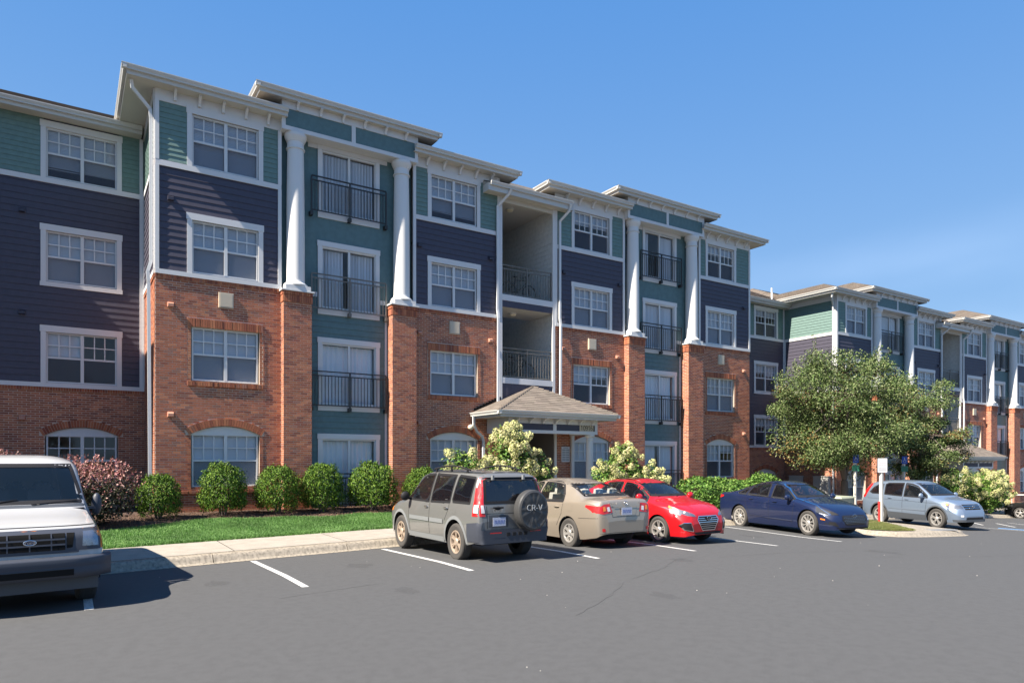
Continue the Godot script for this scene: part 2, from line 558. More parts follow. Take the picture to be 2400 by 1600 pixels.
func kerbs() -> void:
	var kerb := Node3D.new()
	kerb.name = "kerb"
	kerb.set_meta("kind", "structure")
	add_child(kerb)
	var walk := Node3D.new()
	walk.name = "pavement"
	walk.set_meta("kind", "structure")
	add_child(walk)
	var prof := [[0.0, 0.006], [-0.12, 0.012], [-0.16, 0.03], [-0.2, 0.09], [-0.23, 0.13], [-0.28, 0.153], [-0.46, 0.16], [-0.46, -0.1]]
	var x := -14.5
	while x < 62.0:
		var x1 := x + 2.8
		var rows := []
		for p in prof:
			rows.append(PackedVector3Array())
		for i in 9:
			var xx := lerpf(x + 0.008, x1 - 0.008, i / 8.0)
			var zk := kerb_z(xx)
			for j in prof.size():
				rows[j].append(Vector3(xx, ground_y(xx, zk) + prof[j][1], zk + prof[j][0]))
		var b := B.new()
		b.sheet(rows)
		for e in [0, 8]:
			for j in prof.size() - 2:
				var low := Vector3(rows[0][e].x, rows[0][e].y - 0.1, rows[6][e].z)
				if e == 0:
					b.tri(rows[j][e], rows[j + 1][e], low)
				else:
					b.tri(rows[j + 1][e], rows[j][e], low)
		part("kerb_stone", b, M.kerb_concrete, kerb)
		x = x1
	x = -14.4
	while x < 62.0:
		var x1 := x + 2.45
		var rows := [PackedVector3Array(), PackedVector3Array(), PackedVector3Array(), PackedVector3Array()]
		for i in 7:
			var xx := lerpf(x + 0.008, x1 - 0.008, i / 6.0)
			var zk := kerb_z(xx)
			var y := ground_y(xx, zk) + 0.163
			rows[0].append(Vector3(xx, y - 0.1, zk - 0.468))
			rows[1].append(Vector3(xx, y, zk - 0.472))
			rows[2].append(Vector3(xx, y + 0.01, zk - 2.4))
			rows[3].append(Vector3(xx, y - 0.1, zk - 2.404))
		var b := B.new()
		for j in 3:
			b.sheet([rows[j], rows[j + 1]])
		part("paving_slab", b, M.concrete, walk)
		x = x1

func island() -> void:
	var isl := Node3D.new()
	isl.name = "traffic_island"
	isl.set_meta("kind", "structure")
	add_child(isl)
	var rim := PackedVector2Array([Vector2(20.35, 6.3), Vector2(20.3, 9.6), Vector2(20.4, 10.2), Vector2(20.75, 10.65), Vector2(21.5, 10.85), Vector2(22.8, 10.95), Vector2(24.2, 10.95), Vector2(24.9, 10.75), Vector2(25.35, 10.2), Vector2(25.8, 9.0), Vector2(25.9, 7.6), Vector2(25.9, 6.2)])
	var c := Vector2(23.0, 8.4)
	var steps := [[0.0, 0.005], [0.1, 0.012], [0.16, 0.06], [0.2, 0.12], [0.26, 0.145], [0.4, 0.15], [1.4, 0.155]]
	var rows := []
	for s in steps:
		var row := PackedVector3Array()
		for p in rim:
			var q: Vector2 = p + (c - p).normalized() * s[0]
			row.append(Vector3(q.x, ground_y(q.x, q.y) + s[1], q.y))
		rows.append(row)
	var b := B.new()
	rows.reverse()
	b.sheet(rows)
	part("kerb", b, M.kerb_concrete, isl)
	b = B.new()
	for i in 22:
		for j in 20:
			var o := []
			for w in [[0, 1], [1, 1], [1, 0], [0, 0]]:
				var x: float = 21.2 + (i + w[0]) * 0.18
				var z: float = 6.3 + (j + w[1]) * 0.19
				o.append(Vector3(x, ground_y(x, z) + 0.151, z))
			b.quad(o[0], o[1], o[2], o[3])
	part("concrete_top", b, M.concrete, isl)
	var lawn := PackedVector2Array([Vector2(20.62, 6.6), Vector2(20.6, 9.9), Vector2(21.1, 10.35), Vector2(22.1, 10.45), Vector2(23.0, 9.6), Vector2(24.3, 8.35), Vector2(24.95, 7.6), Vector2(24.95, 6.6)])
	b = B.new()
	var tr := Geometry2D.triangulate_polygon(lawn)
	for i in range(0, tr.size(), 3):
		var o := []
		for k in 3:
			var p := lawn[tr[i + k]]
			o.append(Vector3(p.x, ground_y(p.x, p.y) + 0.175, p.y))
		if (o[1] - o[0]).cross(o[2] - o[0]).y < 0:
			o.reverse()
		b.tri(o[0], o[1], o[2])
	part("turf", b, M.soil, isl)
	scatter_grass(lawn, 5200, 0.17, 0.06, [Color(0.20, 0.2, 0.06), Color(0.12, 0.16, 0.035), Color(0.28, 0.25, 0.11)], "dry short grass growing on the traffic island")
	# drain grate set in the concrete of the island
	var g := thing("drain_grate", "dark slotted drain grate set into the concrete island", "grate", Vector3(23.62, ground_y(23.6, 10.5) + 0.158, 10.48), -0.35)
	b = B.new()
	for e in [[-0.5, -0.16, 0.5, -0.13], [-0.5, 0.13, 0.5, 0.16], [-0.5, -0.13, -0.47, 0.13], [0.47, -0.13, 0.5, 0.13], [-0.47, -0.012, 0.47, 0.012]]:
		b.box(Vector3(e[0], 0, e[1]), Vector3(e[2], 0.025, e[3]))
	part("frame", b, M.grey_steel, g)
	for i in 13:
		b = B.new()
		var x := -0.44 + i * 0.0735
		b.box(Vector3(x, 0.0, -0.13), Vector3(x + 0.022, 0.022, 0.13))
		part("bar", b, M.grey_steel, g)
	b = B.new()
	b.box(Vector3(-0.47, -0.004, -0.13), Vector3(0.47, 0.001, 0.13))
	part("pit", b, M.black_paint, g)

func tuft_mesh(blades: int, h: float) -> ArrayMesh:
	var b := B.new()
	for i in blades:
		var a := rng.randf() * TAU
		var o := Vector3(rng.randf_range(-0.035, 0.035), 0, rng.randf_range(-0.035, 0.035))
		var d := Vector3(cos(a), 0, sin(a))
		var lean := d * rng.randf_range(0.1, 0.7) * h + Vector3(0, h * rng.randf_range(0.6, 1.1), 0)
		var s := Vector3(-d.z, 0, d.x) * 0.0045
		var k := rng.randf_range(0.75, 1.2)
		b.col = Color(k, k, k)
		b.tri(o - s, o + s, o + lean)
		b.quad(o - s * 0.6 + lean * 0.4, o + s * 0.6 + lean * 0.4, o + s * 0.4 + lean * 0.75, o - s * 0.4 + lean * 0.75)
	return b.mesh()

func scatter_grass(area: PackedVector2Array, count: int, lift: float, h: float, tones: Array, label: String) -> void:
	var box := Rect2(area[0], Vector2.ZERO)
	for p in area:
		box = box.expand(p)
	var mm := MultiMesh.new()
	mm.transform_format = MultiMesh.TRANSFORM_3D
	mm.use_colors = true
	mm.mesh = tuft_mesh(9, h)
	mm.instance_count = count
	var f := FastNoiseLite.new()
	f.seed = 21
	f.frequency = 0.5
	var i := 0
	while i < count:
		var p := box.position + Vector2(rng.randf() * box.size.x, rng.randf() * box.size.y)
		if not Geometry2D.is_point_in_polygon(p, area):
			continue
		var y: float = ground_y(p.x, p.y) + lift if lift > 0.0 else bed_y(p.x, p.y)
		var s := rng.randf_range(0.75, 1.25)
		mm.set_instance_transform(i, Transform3D(Basis(Vector3.UP, rng.randf() * TAU).scaled(Vector3(s, s, s)), Vector3(p.x, y, p.y)))
		var t := clampf(f.get_noise_2d(p.x, p.y) * 0.9 + 0.35 + rng.randf_range(-0.3, 0.3), 0.0, 0.999) * (tones.size() - 1)
		mm.set_instance_color(i, (tones[int(t)] as Color).lerp(tones[int(t) + 1], t - int(t)))
		i += 1
	var o := MultiMeshInstance3D.new()
	o.name = numbered("grass")
	o.multimesh = mm
	o.material_override = M.blade
	add_child(o)
	tag(o, label, "grass")
	o.set_meta("kind", "stuff")

func mulch_edge(x: float) -> float:
	return 1.75 + 0.13 * sin(x * 1.3) + 0.09 * sin(x * 3.1 + 1.0) + (1.0 - smoothstep(0.4, 2.8, x)) * 1.1

func planting() -> void:
	var b := B.new()
	var rows := []
	for j in 19:
		rows.append(PackedVector3Array())
	for i in 150:
		var x := -14.0 + i * 0.5
		var zs := kerb_z(x) - 2.4
		for j in 19:
			var z := lerpf(-3.6, zs, j / 18.0)
			rows[j].append(Vector3(x, bed_y(x, z), z))
	rows.reverse()
	b.sheet(rows)
	structure("lawn", b, M.soil)
	b = B.new()
	rows = []
	for j in 12:
		rows.append(PackedVector3Array())
	for i in 300:
		var x := -14.0 + i * 0.25
		var ze := mulch_edge(x) if x < 11.0 else minf(3.6, kerb_z(x) - 2.6)
		for j in 12:
			var z := lerpf(-3.5, ze, j / 11.0)
			rows[j].append(Vector3(x, bed_y(x, z) + (0.035 if j < 11 else 0.0) + 0.012 * sin(x * 7.0 + z * 5.0), z))
	rows.reverse()
	b.sheet(rows)
	var bed := structure("mulch_bed", b, M.mulch)
	b = B.new()
	for i in 5200:
		var x := rng.randf_range(-1.0, 12.0)
		var z := rng.randf_range(0.0, mulch_edge(x))
		var s := rng.randf_range(0.015, 0.05)
		var k := rng.randf_range(0.5, 1.7)
		b.col = Color(0.12 * k, 0.068 * k, 0.045 * k)
		b.obox(Transform3D(Basis.from_euler(Vector3(rng.randf_range(-0.5, 0.5), rng.randf() * TAU, rng.randf_range(-0.5, 0.5))), Vector3(x, bed_y(x, z) + 0.045, z)), Vector3(s, 0.006, s * 0.4))
	var chips := part("mulch_chips", b, M.mulch_chip, bed)
	chips.set_meta("kind", "stuff")
	var edge := PackedVector2Array()
	for i in 60:
		var x := -6.0 + i * 0.28
		edge.append(Vector2(x, mulch_edge(x) + 0.02))
	for i in 60:
		var x := -6.0 + (59 - i) * 0.28
		edge.append(Vector2(x, kerb_z(x) - 2.39))
	scatter_grass(edge, 52000, 0.0, 0.075, [Color(0.1, 0.22, 0.045), Color(0.15, 0.31, 0.07), Color(0.23, 0.4, 0.12)], "mown green lawn between the pavement and the shrub bed")

var UB: ArrayMesh
var PANE: ArrayMesh
var BOARD: ArrayMesh
var BRACKET: ArrayMesh
const COURSE := 0.0677
const LAP := 0.19

func shared_meshes() -> void:
	var b := B.new()
	b.box(Vector3.ZERO, Vector3.ONE)
	UB = b.mesh()
	b = B.new()
	b.quad(Vector3(0, 0, 0), Vector3(1, 0, 0), Vector3(1, 1, 0), Vector3(0, 1, 0))
	PANE = b.mesh()
	b = B.new()
	# one lap of siding, 1 m long: thick lower edge, thin upper edge
	b.hexa([Vector3(0, 0, 0), Vector3(1, 0, 0), Vector3(1, LAP + 0.01, 0), Vector3(0, LAP + 0.01, 0), Vector3(0, 0, 0.02), Vector3(1, 0, 0.02), Vector3(1, LAP + 0.01, 0.003), Vector3(0, LAP + 0.01, 0.003)])
	BOARD = b.mesh()
	b = B.new()
	var pr := PackedVector2Array([Vector2(0, 0), Vector2(0.26, 0), Vector2(0.26, -0.05), Vector2(0.17, -0.09), Vector2(0.09, -0.17), Vector2(0.07, -0.26), Vector2(0, -0.26)])
	b.poly(pr, Transform3D(Basis(Vector3(0, 0, 1), Vector3.UP, Vector3(-1, 0, 0)), Vector3(0.035, 0, 0)), 0.07)
	BRACKET = b.mesh()

func pbox(called: String, a: Vector3, b: Vector3, m: Material, parent: Node) -> MeshInstance3D:
	var o := partm(called, UB, m, parent)
	o.transform = Transform3D(Basis.from_scale(b - a), a)
	return o

func free_spans(x0: float, x1: float, y: float, holes: Array, ring := 0.0) -> Array:
	var cuts := []
	for h in holes:
		if h.has("rise"):
			var half: float = (h.x1 - h.x0) / 2
			var r: float = half * half / (2 * h.rise) + h.rise / 2
			var cy: float = h.y1 + h.rise - r
			if y > h.y0 and y < h.y1:
				cuts.append([h.x0, h.x1])
			elif y >= h.y1 and y < cy + r + ring:
				var w: float = sqrt(maxf(0.0, pow(r + ring, 2) - pow(y - cy, 2)))
				w = minf(w, half + ring * 0.62)
				var cx: float = (h.x0 + h.x1) / 2
				cuts.append([cx - w, cx + w])
		elif y > h.y0 and y < h.y1:
			cuts.append([h.x0, h.x1])
	cuts.sort_custom(func(p, q): return p[0] < q[0])
	var out := []
	var x := x0
	for c in cuts:
		if c[0] > x + 0.001:
			out.append([x, minf(c[0], x1)])
		x = maxf(x, c[1])
	if x < x1 - 0.001:
		out.append([x, x1])
	return out

func panel(b: B, t: Transform3D, x0: float, x1: float, y0: float, y1: float, holes: Array) -> void:
	var ys := [y0, y1]
	for h in holes:
		for y in [h.y0, h.y1, h.y1 + h.get("rise", 0.0)]:
			if y > y0 and y < y1:
				ys.append(y)
	ys.sort()
	for i in ys.size() - 1:
		if ys[i + 1] - ys[i] < 0.0005:
			continue
		var ym: float = (ys[i] + ys[i + 1]) / 2
		var rect := []
		for h in holes:
			rect.append({"x0": h.x0, "x1": h.x1, "y0": h.y0, "y1": h.y1 + h.get("rise", 0.0)})
		for s in free_spans(x0, x1, ym, rect):
			b.quad(t * Vector3(s[0], ys[i], 0), t * Vector3(s[1], ys[i], 0), t * Vector3(s[1], ys[i + 1], 0), t * Vector3(s[0], ys[i + 1], 0))
	for h in holes:
		var deep := -0.16
		if h.has("rise"):
			var half: float = (h.x1 - h.x0) / 2
			var r: float = half * half / (2 * h.rise) + h.rise / 2
			var cy: float = h.y1 + h.rise - r
			var cx: float = (h.x0 + h.x1) / 2
			for i in 16:
				var a := -half + 2 * half * i / 16.0
				var e := -half + 2 * half * (i + 1) / 16.0
				var ya: float = cy + sqrt(r * r - a * a)
				var ye: float = cy + sqrt(r * r - e * e)
				b.quad(t * Vector3(cx + a, ya, 0), t * Vector3(cx + e, ye, 0), t * Vector3(cx + e, h.y1 + h.rise, 0), t * Vector3(cx + a, h.y1 + h.rise, 0))
				b.quad(t * Vector3(cx + a, ya, deep), t * Vector3(cx + e, ye, deep), t * Vector3(cx + e, ye, 0), t * Vector3(cx + a, ya, 0))
		else:
			b.quad(t * Vector3(h.x0, h.y1, deep), t * Vector3(h.x1, h.y1, deep), t * Vector3(h.x1, h.y1, 0), t * Vector3(h.x0, h.y1, 0))
		b.quad(t * Vector3(h.x0, h.y0, 0), t * Vector3(h.x1, h.y0, 0), t * Vector3(h.x1, h.y0, deep), t * Vector3(h.x0, h.y0, deep))
		b.quad(t * Vector3(h.x0, h.y0, 0), t * Vector3(h.x0, h.y0, deep), t * Vector3(h.x0, h.y1, deep), t * Vector3(h.x0, h.y1, 0))
		b.quad(t * Vector3(h.x1, h.y0, deep), t * Vector3(h.x1, h.y0, 0), t * Vector3(h.x1, h.y1, 0), t * Vector3(h.x1, h.y1, deep))

func brick_tone() -> Color:
	var k := rng.randf()
	var c := Color(0.46, 0.155, 0.078)
	if k < 0.18:
		c = Color(0.32, 0.1, 0.058)
	elif k < 0.36:
		c = Color(0.54, 0.205, 0.1)
	elif k < 0.42:
		c = Color(0.38, 0.165, 0.11)
	var m := rng.randf_range(0.82, 1.15)
	return Color(c.r * m, c.g * m, c.b * m)

func one_brick(b: B, t: Transform3D, x0: float, x1: float, y0: float, y1: float, proud: float, deep := 0.0) -> void:
	var p := []
	for w in [[x0, y0, -deep], [x1, y0, -deep], [x1, y1, -deep], [x0, y1, -deep], [x0, y0, proud], [x1, y0, proud], [x1, y1, proud], [x0, y1, proud]]:
		p.append(t * Vector3(w[0], w[1], w[2]))
	b.quad(p[4], p[5], p[6], p[7]); b.quad(p[5], p[1], p[2], p[6]); b.quad(p[0], p[4], p[7], p[3])
	b.quad(p[7], p[6], p[2], p[3]); b.quad(p[0], p[1], p[5], p[4])

func bricks(b: B, t: Transform3D, x0: float, x1: float, y0: float, y1: float, holes: Array, single: Array, want := false) -> void:
	# running bond; bricks stand a few millimetres proud of the mortar. Those that are wanted one by one are listed in single.
	var j := int(floor(y0 / COURSE))
	while j * COURSE < y1 - 0.02:
		var ya := j * COURSE
		var odd := 0.1065 if j % 2 else 0.0
		var lo := maxf(ya, y0) + 0.0065
		var hi := minf(ya + COURSE - 0.0065, y1)
		if hi - lo > 0.015:
			for s in free_spans(x0, x1, (lo + hi) / 2, holes, 0.22):
				var x: float = floor((s[0] - odd) / 0.213) * 0.213 + odd
				while x < s[1] - 0.02:
					var a: float = maxf(x, s[0]) + 0.006
					var e: float = minf(x + 0.213, s[1]) - 0.006
					if e - a > 0.02:
						b.col = brick_tone()
						if want and single.size() < 4000:
							single.append([t, a, e, lo, hi, b.col])
						else:
							one_brick(b, t, a, e, lo, hi, rng.randf_range(0.002, 0.005))
					x += 0.213
		j += 1
	b.col = Color.WHITE

func upright_bricks(b: B, t: Transform3D, x0: float, x1: float, y0: float, y1: float, proud: float, each := 0.0677) -> void:
	var n := maxi(1, int(round((x1 - x0) / each)))
	for i in n:
		b.col = brick_tone()
		one_brick(b, t, lerpf(x0, x1, float(i) / n) + 0.004, lerpf(x0, x1, float(i + 1) / n) - 0.004, y0, y1, proud * rng.randf_range(0.9, 1.1))
	b.col = Color.WHITE

func arch_bricks(b: B, t: Transform3D, h: Dictionary) -> void:
	var half: float = (h.x1 - h.x0) / 2
	var r: float = half * half / (2 * h.rise) + h.rise / 2
	var cy: float = h.y1 + h.rise - r
	var cx: float = (h.x0 + h.x1) / 2
	var am := asin(minf(1.0, half / r)) + 0.03
	var n := int(2 * am * (r + 0.1) / 0.072)
	for i in n:
		var a0 := -am + 2 * am * i / n + 0.002
		var a1 := -am + 2 * am * (i + 1) / n - 0.002
		b.col = brick_tone()
		var p := []
		for z in [-0.1, 0.03]:
			for w in [[a0, r], [a1, r], [a1, r + 0.21], [a0, r + 0.21]]:
				p.append(t * Vector3(cx + sin(w[0]) * w[1], cy + cos(w[0]) * w[1], z))
		b.hexa(p)
	b.col = Color.WHITE

func siding(parent: Node, joined: B, t: Transform3D, x0: float, x1: float, y0: float, y1: float, holes: Array, m: Material, lap := LAP) -> void:
	var y := y0
	while y < y1 - 0.03:
		var h := minf(lap, y1 - y)
		for s in free_spans(x0, x1, y + h * 0.5, holes):
			var tt: Transform3D = t * Transform3D(Basis.from_scale(Vector3(s[1] - s[0], h / LAP, 1)), Vector3(s[0], y, 0))
			if joined == null:
				var o := partm("siding_board", BOARD, m, parent)
				o.transform = tt
			else:
				joined.hexa([tt * Vector3(0, 0, 0), tt * Vector3(1, 0, 0), tt * Vector3(1, LAP, 0), tt * Vector3(0, LAP, 0), tt * Vector3(0, 0, 0.02), tt * Vector3(1, 0, 0.02), tt * Vector3(1, LAP, 0.003), tt * Vector3(0, LAP, 0.003)])
		y += lap

func room_box(b: B, x0: float, x1: float, y0: float, y1: float, z0: float, z1: float) -> void:
	# walls, floor and ceiling of the room behind an opening
	b.quad(Vector3(x0, y0, z1), Vector3(x1, y0, z1), Vector3(x1, y1, z1), Vector3(x0, y1, z1))
	b.quad(Vector3(x0, y0, z0), Vector3(x1, y0, z0), Vector3(x1, y0, z1), Vector3(x0, y0, z1)); b.quad(Vector3(x0, y1, z1), Vector3(x1, y1, z1), Vector3(x1, y1, z0), Vector3(x0, y1, z0))
	b.quad(Vector3(x0, y0, z0), Vector3(x0, y0, z1), Vector3(x0, y1, z1), Vector3(x0, y1, z0)); b.quad(Vector3(x1, y0, z1), Vector3(x1, y0, z0), Vector3(x1, y1, z0), Vector3(x1, y1, z1))

func window(parent: Node, cx: float, y0: float, y1: float, z: float, opt := {}) -> Node3D:
	var w := 1.83
	var o := group_part("window", parent)
	o.position = Vector3(cx - w / 2, y0, z)
	var h := y1 - y0
	var b := B.new()
	var f := 0.045
	b.box(Vector3(0, 0, -0.09), Vector3(f, h, 0)); b.box(Vector3(w - f, 0, -0.09), Vector3(w, h, 0))
	b.box(Vector3(f, 0, -0.09), Vector3(w - f, f, 0)); b.box(Vector3(f, h - f, -0.09), Vector3(w - f, h, 0))
	var mid := w / 2
	b.box(Vector3(mid - 0.045, f, -0.09), Vector3(mid + 0.045, h - f, 0.004))
	var rail := h * 0.5
	for s in 2:
		var xa := f if s == 0 else mid + 0.045
		var xb := mid - 0.045 if s == 0 else w - f
		b.box(Vector3(xa, rail - 0.028, -0.075), Vector3(xb, rail + 0.028, -0.012))
	part("frame", b, M.vinyl, o)
	b = B.new()
	var quick: bool = opt.get("far", false)
	for s in 2:
		var xa := f if s == 0 else mid + 0.045
		var xb := mid - 0.045 if s == 0 else w - f
		var ya := rail + 0.028
		var yb := h - f
		var cw := (xb - xa) / 3
		var ch := (yb - ya) / 2
		for i in range(1, 3):
			b.box(Vector3(xa + cw * i - 0.015, ya, -0.052), Vector3(xa + cw * i + 0.015, yb, -0.024))
		b.box(Vector3(xa, ya + ch - 0.015, -0.053), Vector3(xb, ya + ch + 0.015, -0.023))
		for i in 3:
			for j in 2:
				if quick and (i > 0 or j > 0):
					continue
				var g := partm("pane", PANE, M.pane, o)
				g.transform = Transform3D(Basis.from_euler(Vector3(rng.randf_range(-0.003, 0.003), rng.randf_range(-0.003, 0.003), 0)) * Basis.from_scale(Vector3(cw * (3 if quick else 1), ch * (2 if quick else 1), 1)), Vector3(xa + cw * i, ya + ch * j, -0.041))
		var g2 := partm("pane", PANE, M.pane, o)
		g2.transform = Transform3D(Basis.from_euler(Vector3(rng.randf_range(-0.004, 0.004), rng.randf_range(-0.004, 0.004), 0)) * Basis.from_scale(Vector3(xb - xa, rail - 0.028 - f, 1)), Vector3(xa, f, -0.06))
		if opt.get("screen", true):
			var sc := partm("insect_screen", PANE, M.screen, o)
			sc.transform = Transform3D(Basis.from_scale(Vector3(xb - xa, rail - 0.028 - f, 1)), Vector3(xa, f, -0.02))
		var cover: float = opt.get("blind", [1.0, 1.0])[s]
		if cover > 0.0:
			var bl := B.new()
			var yt := h - f
			var ylow := lerpf(yt, f, cover)
			var slats := int((yt - ylow) / 0.045)
			for k in slats:
				var y := yt - (k + 1) * 0.045
				bl.quad(Vector3(xa, y, -0.105), Vector3(xb, y, -0.105), Vector3(xb, y + 0.047, -0.122), Vector3(xa, y + 0.047, -0.122))
			bl.box(Vector3(xa, ylow - 0.02, -0.13), Vector3(xb, ylow, -0.1))
			part("blind", bl, M.blind, o)
	part("muntins", b, M.vinyl, o)
	b = B.new()
	room_box(b, mid - 1.5, mid + 1.5, -0.85, h + 0.6, -0.17, -3.6)
	part("room", b, M.room, o)
	if opt.get("trim", false):
		b = B.new()
		var zt := -z + 0.012
		var zf := -z + 0.036
		var jam := 0.135
		b.box(Vector3(-jam, -0.02, zt - 0.1), Vector3(0.0, h, zf)); b.box(Vector3(w, -0.02, zt - 0.1), Vector3(w + jam, h, zf))
		if opt.get("head", true):
			b.box(Vector3(-jam - 0.02, h, zt - 0.1), Vector3(w + jam + 0.02, h + 0.19, zf + 0.008))
		if opt.get("sill", false):
			b.box(Vector3(-jam - 0.02, -0.15, zt - 0.1), Vector3(w + jam + 0.02, -0.02, zf + 0.006))
		part("trim", b, M.white_trim, o)
	if opt.has("rise"):
		var half := w / 2 + 0.03
		var r: float = half * half / (2 * opt.rise) + opt.rise / 2
		var cy: float = h + opt.rise - r
		var pts := PackedVector2Array([Vector2(-0.03, h - 0.03), Vector2(w + 0.03, h - 0.03)])
		for i in 17:
			var a := half - 2 * half * i / 16.0
			pts.append(Vector2(w / 2 + a, cy + sqrt(r * r - a * a)))
		b = B.new()
		b.poly(pts, Transform3D(Basis(), Vector3(0, 0, -0.03)), 0.045)
		part("arch_panel", b, M.vinyl, o)
	return o

func slider(parent: Node, x0: float, x1: float, y0: float, y1: float, z: float, style: int) -> void:
	var o := group_part("sliding_door", parent)
	o.position = Vector3(x0, y0, z)
	var w := x1 - x0
	var h := y1 - y0
	var b := B.new()
	b.box(Vector3(0, 0, -0.1), Vector3(0.035, h, 0.005)); b.box(Vector3(w - 0.035, 0, -0.1), Vector3(w, h, 0.005))
	b.box(Vector3(0.035, h - 0.05, -0.1), Vector3(w - 0.035, h, 0.005)); b.box(Vector3(0.035, 0, -0.1), Vector3(w - 0.035, 0.06, 0.005))
	b.box(Vector3(w / 2 - 0.035, 0.06, -0.07), Vector3(w / 2 + 0.035, h - 0.05, 0.0))
	part("frame", b, M.vinyl, o)
	for s in 2:
		var g := partm("pane", PANE, M.pane, o)
		g.transform = Transform3D(Basis.from_euler(Vector3(rng.randf_range(-0.004, 0.004), rng.randf_range(-0.006, 0.006), 0)) * Basis.from_scale(Vector3(w / 2 - 0.06, h - 0.11, 1)), Vector3(0.035 if s == 0 else w / 2 + 0.03, 0.06, -0.035 - 0.02 * s))
	b = B.new()
	if style < 3:
		var n := 17
		for i in n:
			if style == 1 and i in [7, 8]:
				continue
			if style == 2 and i > 2 and i < n - 7:
				continue
			var x := 0.05 + (w - 0.1) * (i + 0.5) / n
			var a := rng.randf_range(0.45, 0.8)
			var dx := cos(a) * 0.045
			var dz := sin(a) * 0.045
			b.quad(Vector3(x - dx, 0.08, -0.17 - dz), Vector3(x + dx, 0.08, -0.17 + dz), Vector3(x + dx, h - 0.06, -0.17 + dz), Vector3(x - dx, h - 0.06, -0.17 - dz))
	else:
		var rows := [PackedVector3Array(), PackedVector3Array()]
		for i in 60:
			var x := 0.04 + (w - 0.08) * i / 59.0
			var zz := -0.17 + 0.02 * sin(i * 1.15) + 0.01 * sin(i * 0.37)
			rows[0].append(Vector3(x, 0.07, zz)); rows[1].append(Vector3(x, h - 0.06, zz))
		b.sheet(rows)
	part("vertical_blind", b, M.vane, o)
	b = B.new()
	room_box(b, -0.35, w + 0.35, -0.02, h + 0.4, -0.26, -3.6)
	part("room", b, M.room, o)
	b = B.new()
	b.box(Vector3(-0.13, -0.2, -0.02), Vector3(0, h, 0.04)); b.box(Vector3(w, -0.2, -0.02), Vector3(w + 0.13, h, 0.04))
	b.box(Vector3(-0.15, h, -0.02), Vector3(w + 0.15, h + 0.17, 0.048)); b.box(Vector3(0, -0.2, -0.02), Vector3(w, 0.0, 0.036))
	part("trim", b, M.white_trim, o)

func railing(called: String, parent: Node, x0: float, x1: float, y0: float, y1: float, z: float, m: Material, back: float, gap := 0.108) -> void:
	var o := group_part(called, parent)
	pbox("top_rail", Vector3(x0, y1 - 0.035, z - 0.025), Vector3(x1, y1, z + 0.025), m, o)
	pbox("rail", Vector3(x0, y1 - 0.17, z - 0.017), Vector3(x1, y1 - 0.135, z + 0.017), m, o)
	pbox("rail", Vector3(x0, y0 + 0.03, z - 0.017), Vector3(x1, y0 + 0.065, z + 0.017), m, o)
	for x in [x0, (x0 + x1) / 2, x1]:
		pbox("post", Vector3(x - 0.022, y0 - 0.06, z - 0.022), Vector3(x + 0.022, y1 - 0.036, z + 0.022), m, o)
		if back > 0.0:
			pbox("bracket", Vector3(x - 0.045, y0 - 0.13, z - back), Vector3(x + 0.045, y0 - 0.01, z + 0.035), m, o)
	var n := int((x1 - x0) / gap)
	for i in range(1, n):
		var x := lerpf(x0, x1, float(i) / n)
		if absf(x - (x0 + x1) / 2) < 0.03:
			continue
		pbox("baluster", Vector3(x - 0.009, y0 + 0.066, z - 0.009), Vector3(x + 0.009, y1 - 0.171, z + 0.009), m, o)

func gutter_run(parent: Node, p: Vector3, q: Vector3, outward: Vector3) -> void:
	# p and q: the top inner edge of the gutter, at the fascia
	var b := B.new()
	var prof := [Vector2(0, 0), Vector2(0.125, 0), Vector2(0.125, -0.02), Vector2(0.11, -0.05), Vector2(0.085, -0.09), Vector2(0.08, -0.13), Vector2(0, -0.13)]
	var d := (q - p).normalized()
	for i in prof.size() - 1:
		var a: Vector2 = prof[i]
		var e: Vector2 = prof[i + 1]
		var o := [p + outward * a.x + Vector3(0, a.y, 0), p + outward * e.x + Vector3(0, e.y, 0), q + outward * e.x + Vector3(0, e.y, 0), q + outward * a.x + Vector3(0, a.y, 0)]
		if d.cross(Vector3.UP).dot(outward) < 0:
			o.reverse()
		b.quad(o[0], o[1], o[2], o[3])
	for e in [p, q]:
		for i in range(1, prof.size() - 1):
			b.tri(e, e + outward * prof[i].x + Vector3(0, prof[i].y, 0), e + outward * prof[i + 1].x + Vector3(0, prof[i + 1].y, 0))
	part("gutter", b, M.gutter, parent)

func eave(parent: Node, x0: float, x1: float, ys: float, zf: float, zb: float, left: bool, right: bool, zside := -3.0) -> void:
	# ys: soffit, zf: fascia face, zb: wall
	pbox("soffit", Vector3(x0, ys, zb), Vector3(x1, ys + 0.03, zf - 0.02), M.soffit, parent)
	pbox("fascia", Vector3(x0, ys - 0.015, zf - 0.02), Vector3(x1, ys + 0.2, zf), M.gutter, parent)
	gutter_run(parent, Vector3(x0 - (0.125 if left else 0.0), ys + 0.22, zf), Vector3(x1 + (0.125 if right else 0.0), ys + 0.22, zf), Vector3(0, 0, 1))
	for s in 2:
		if (s == 0 and not left) or (s == 1 and not right):
			continue
		var x := x0 if s == 0 else x1
		var e := -1.0 if s == 0 else 1.0
		if zb - zside > 0.05:
			var xi := x - e * 0.72
			pbox("soffit", Vector3(minf(x, xi), ys + 0.002, zside), Vector3(maxf(x, xi), ys + 0.032, zb), M.soffit, parent)
		pbox("fascia", Vector3(minf(x, x + 0.02 * -e), ys - 0.014, zside), Vector3(maxf(x, x + 0.02 * -e), ys + 0.2, zf - 0.021), M.gutter, parent)
		gutter_run(parent, Vector3(x, ys + 0.219, zside), Vector3(x, ys + 0.219, zf + 0.12), Vector3(e, 0, 0))

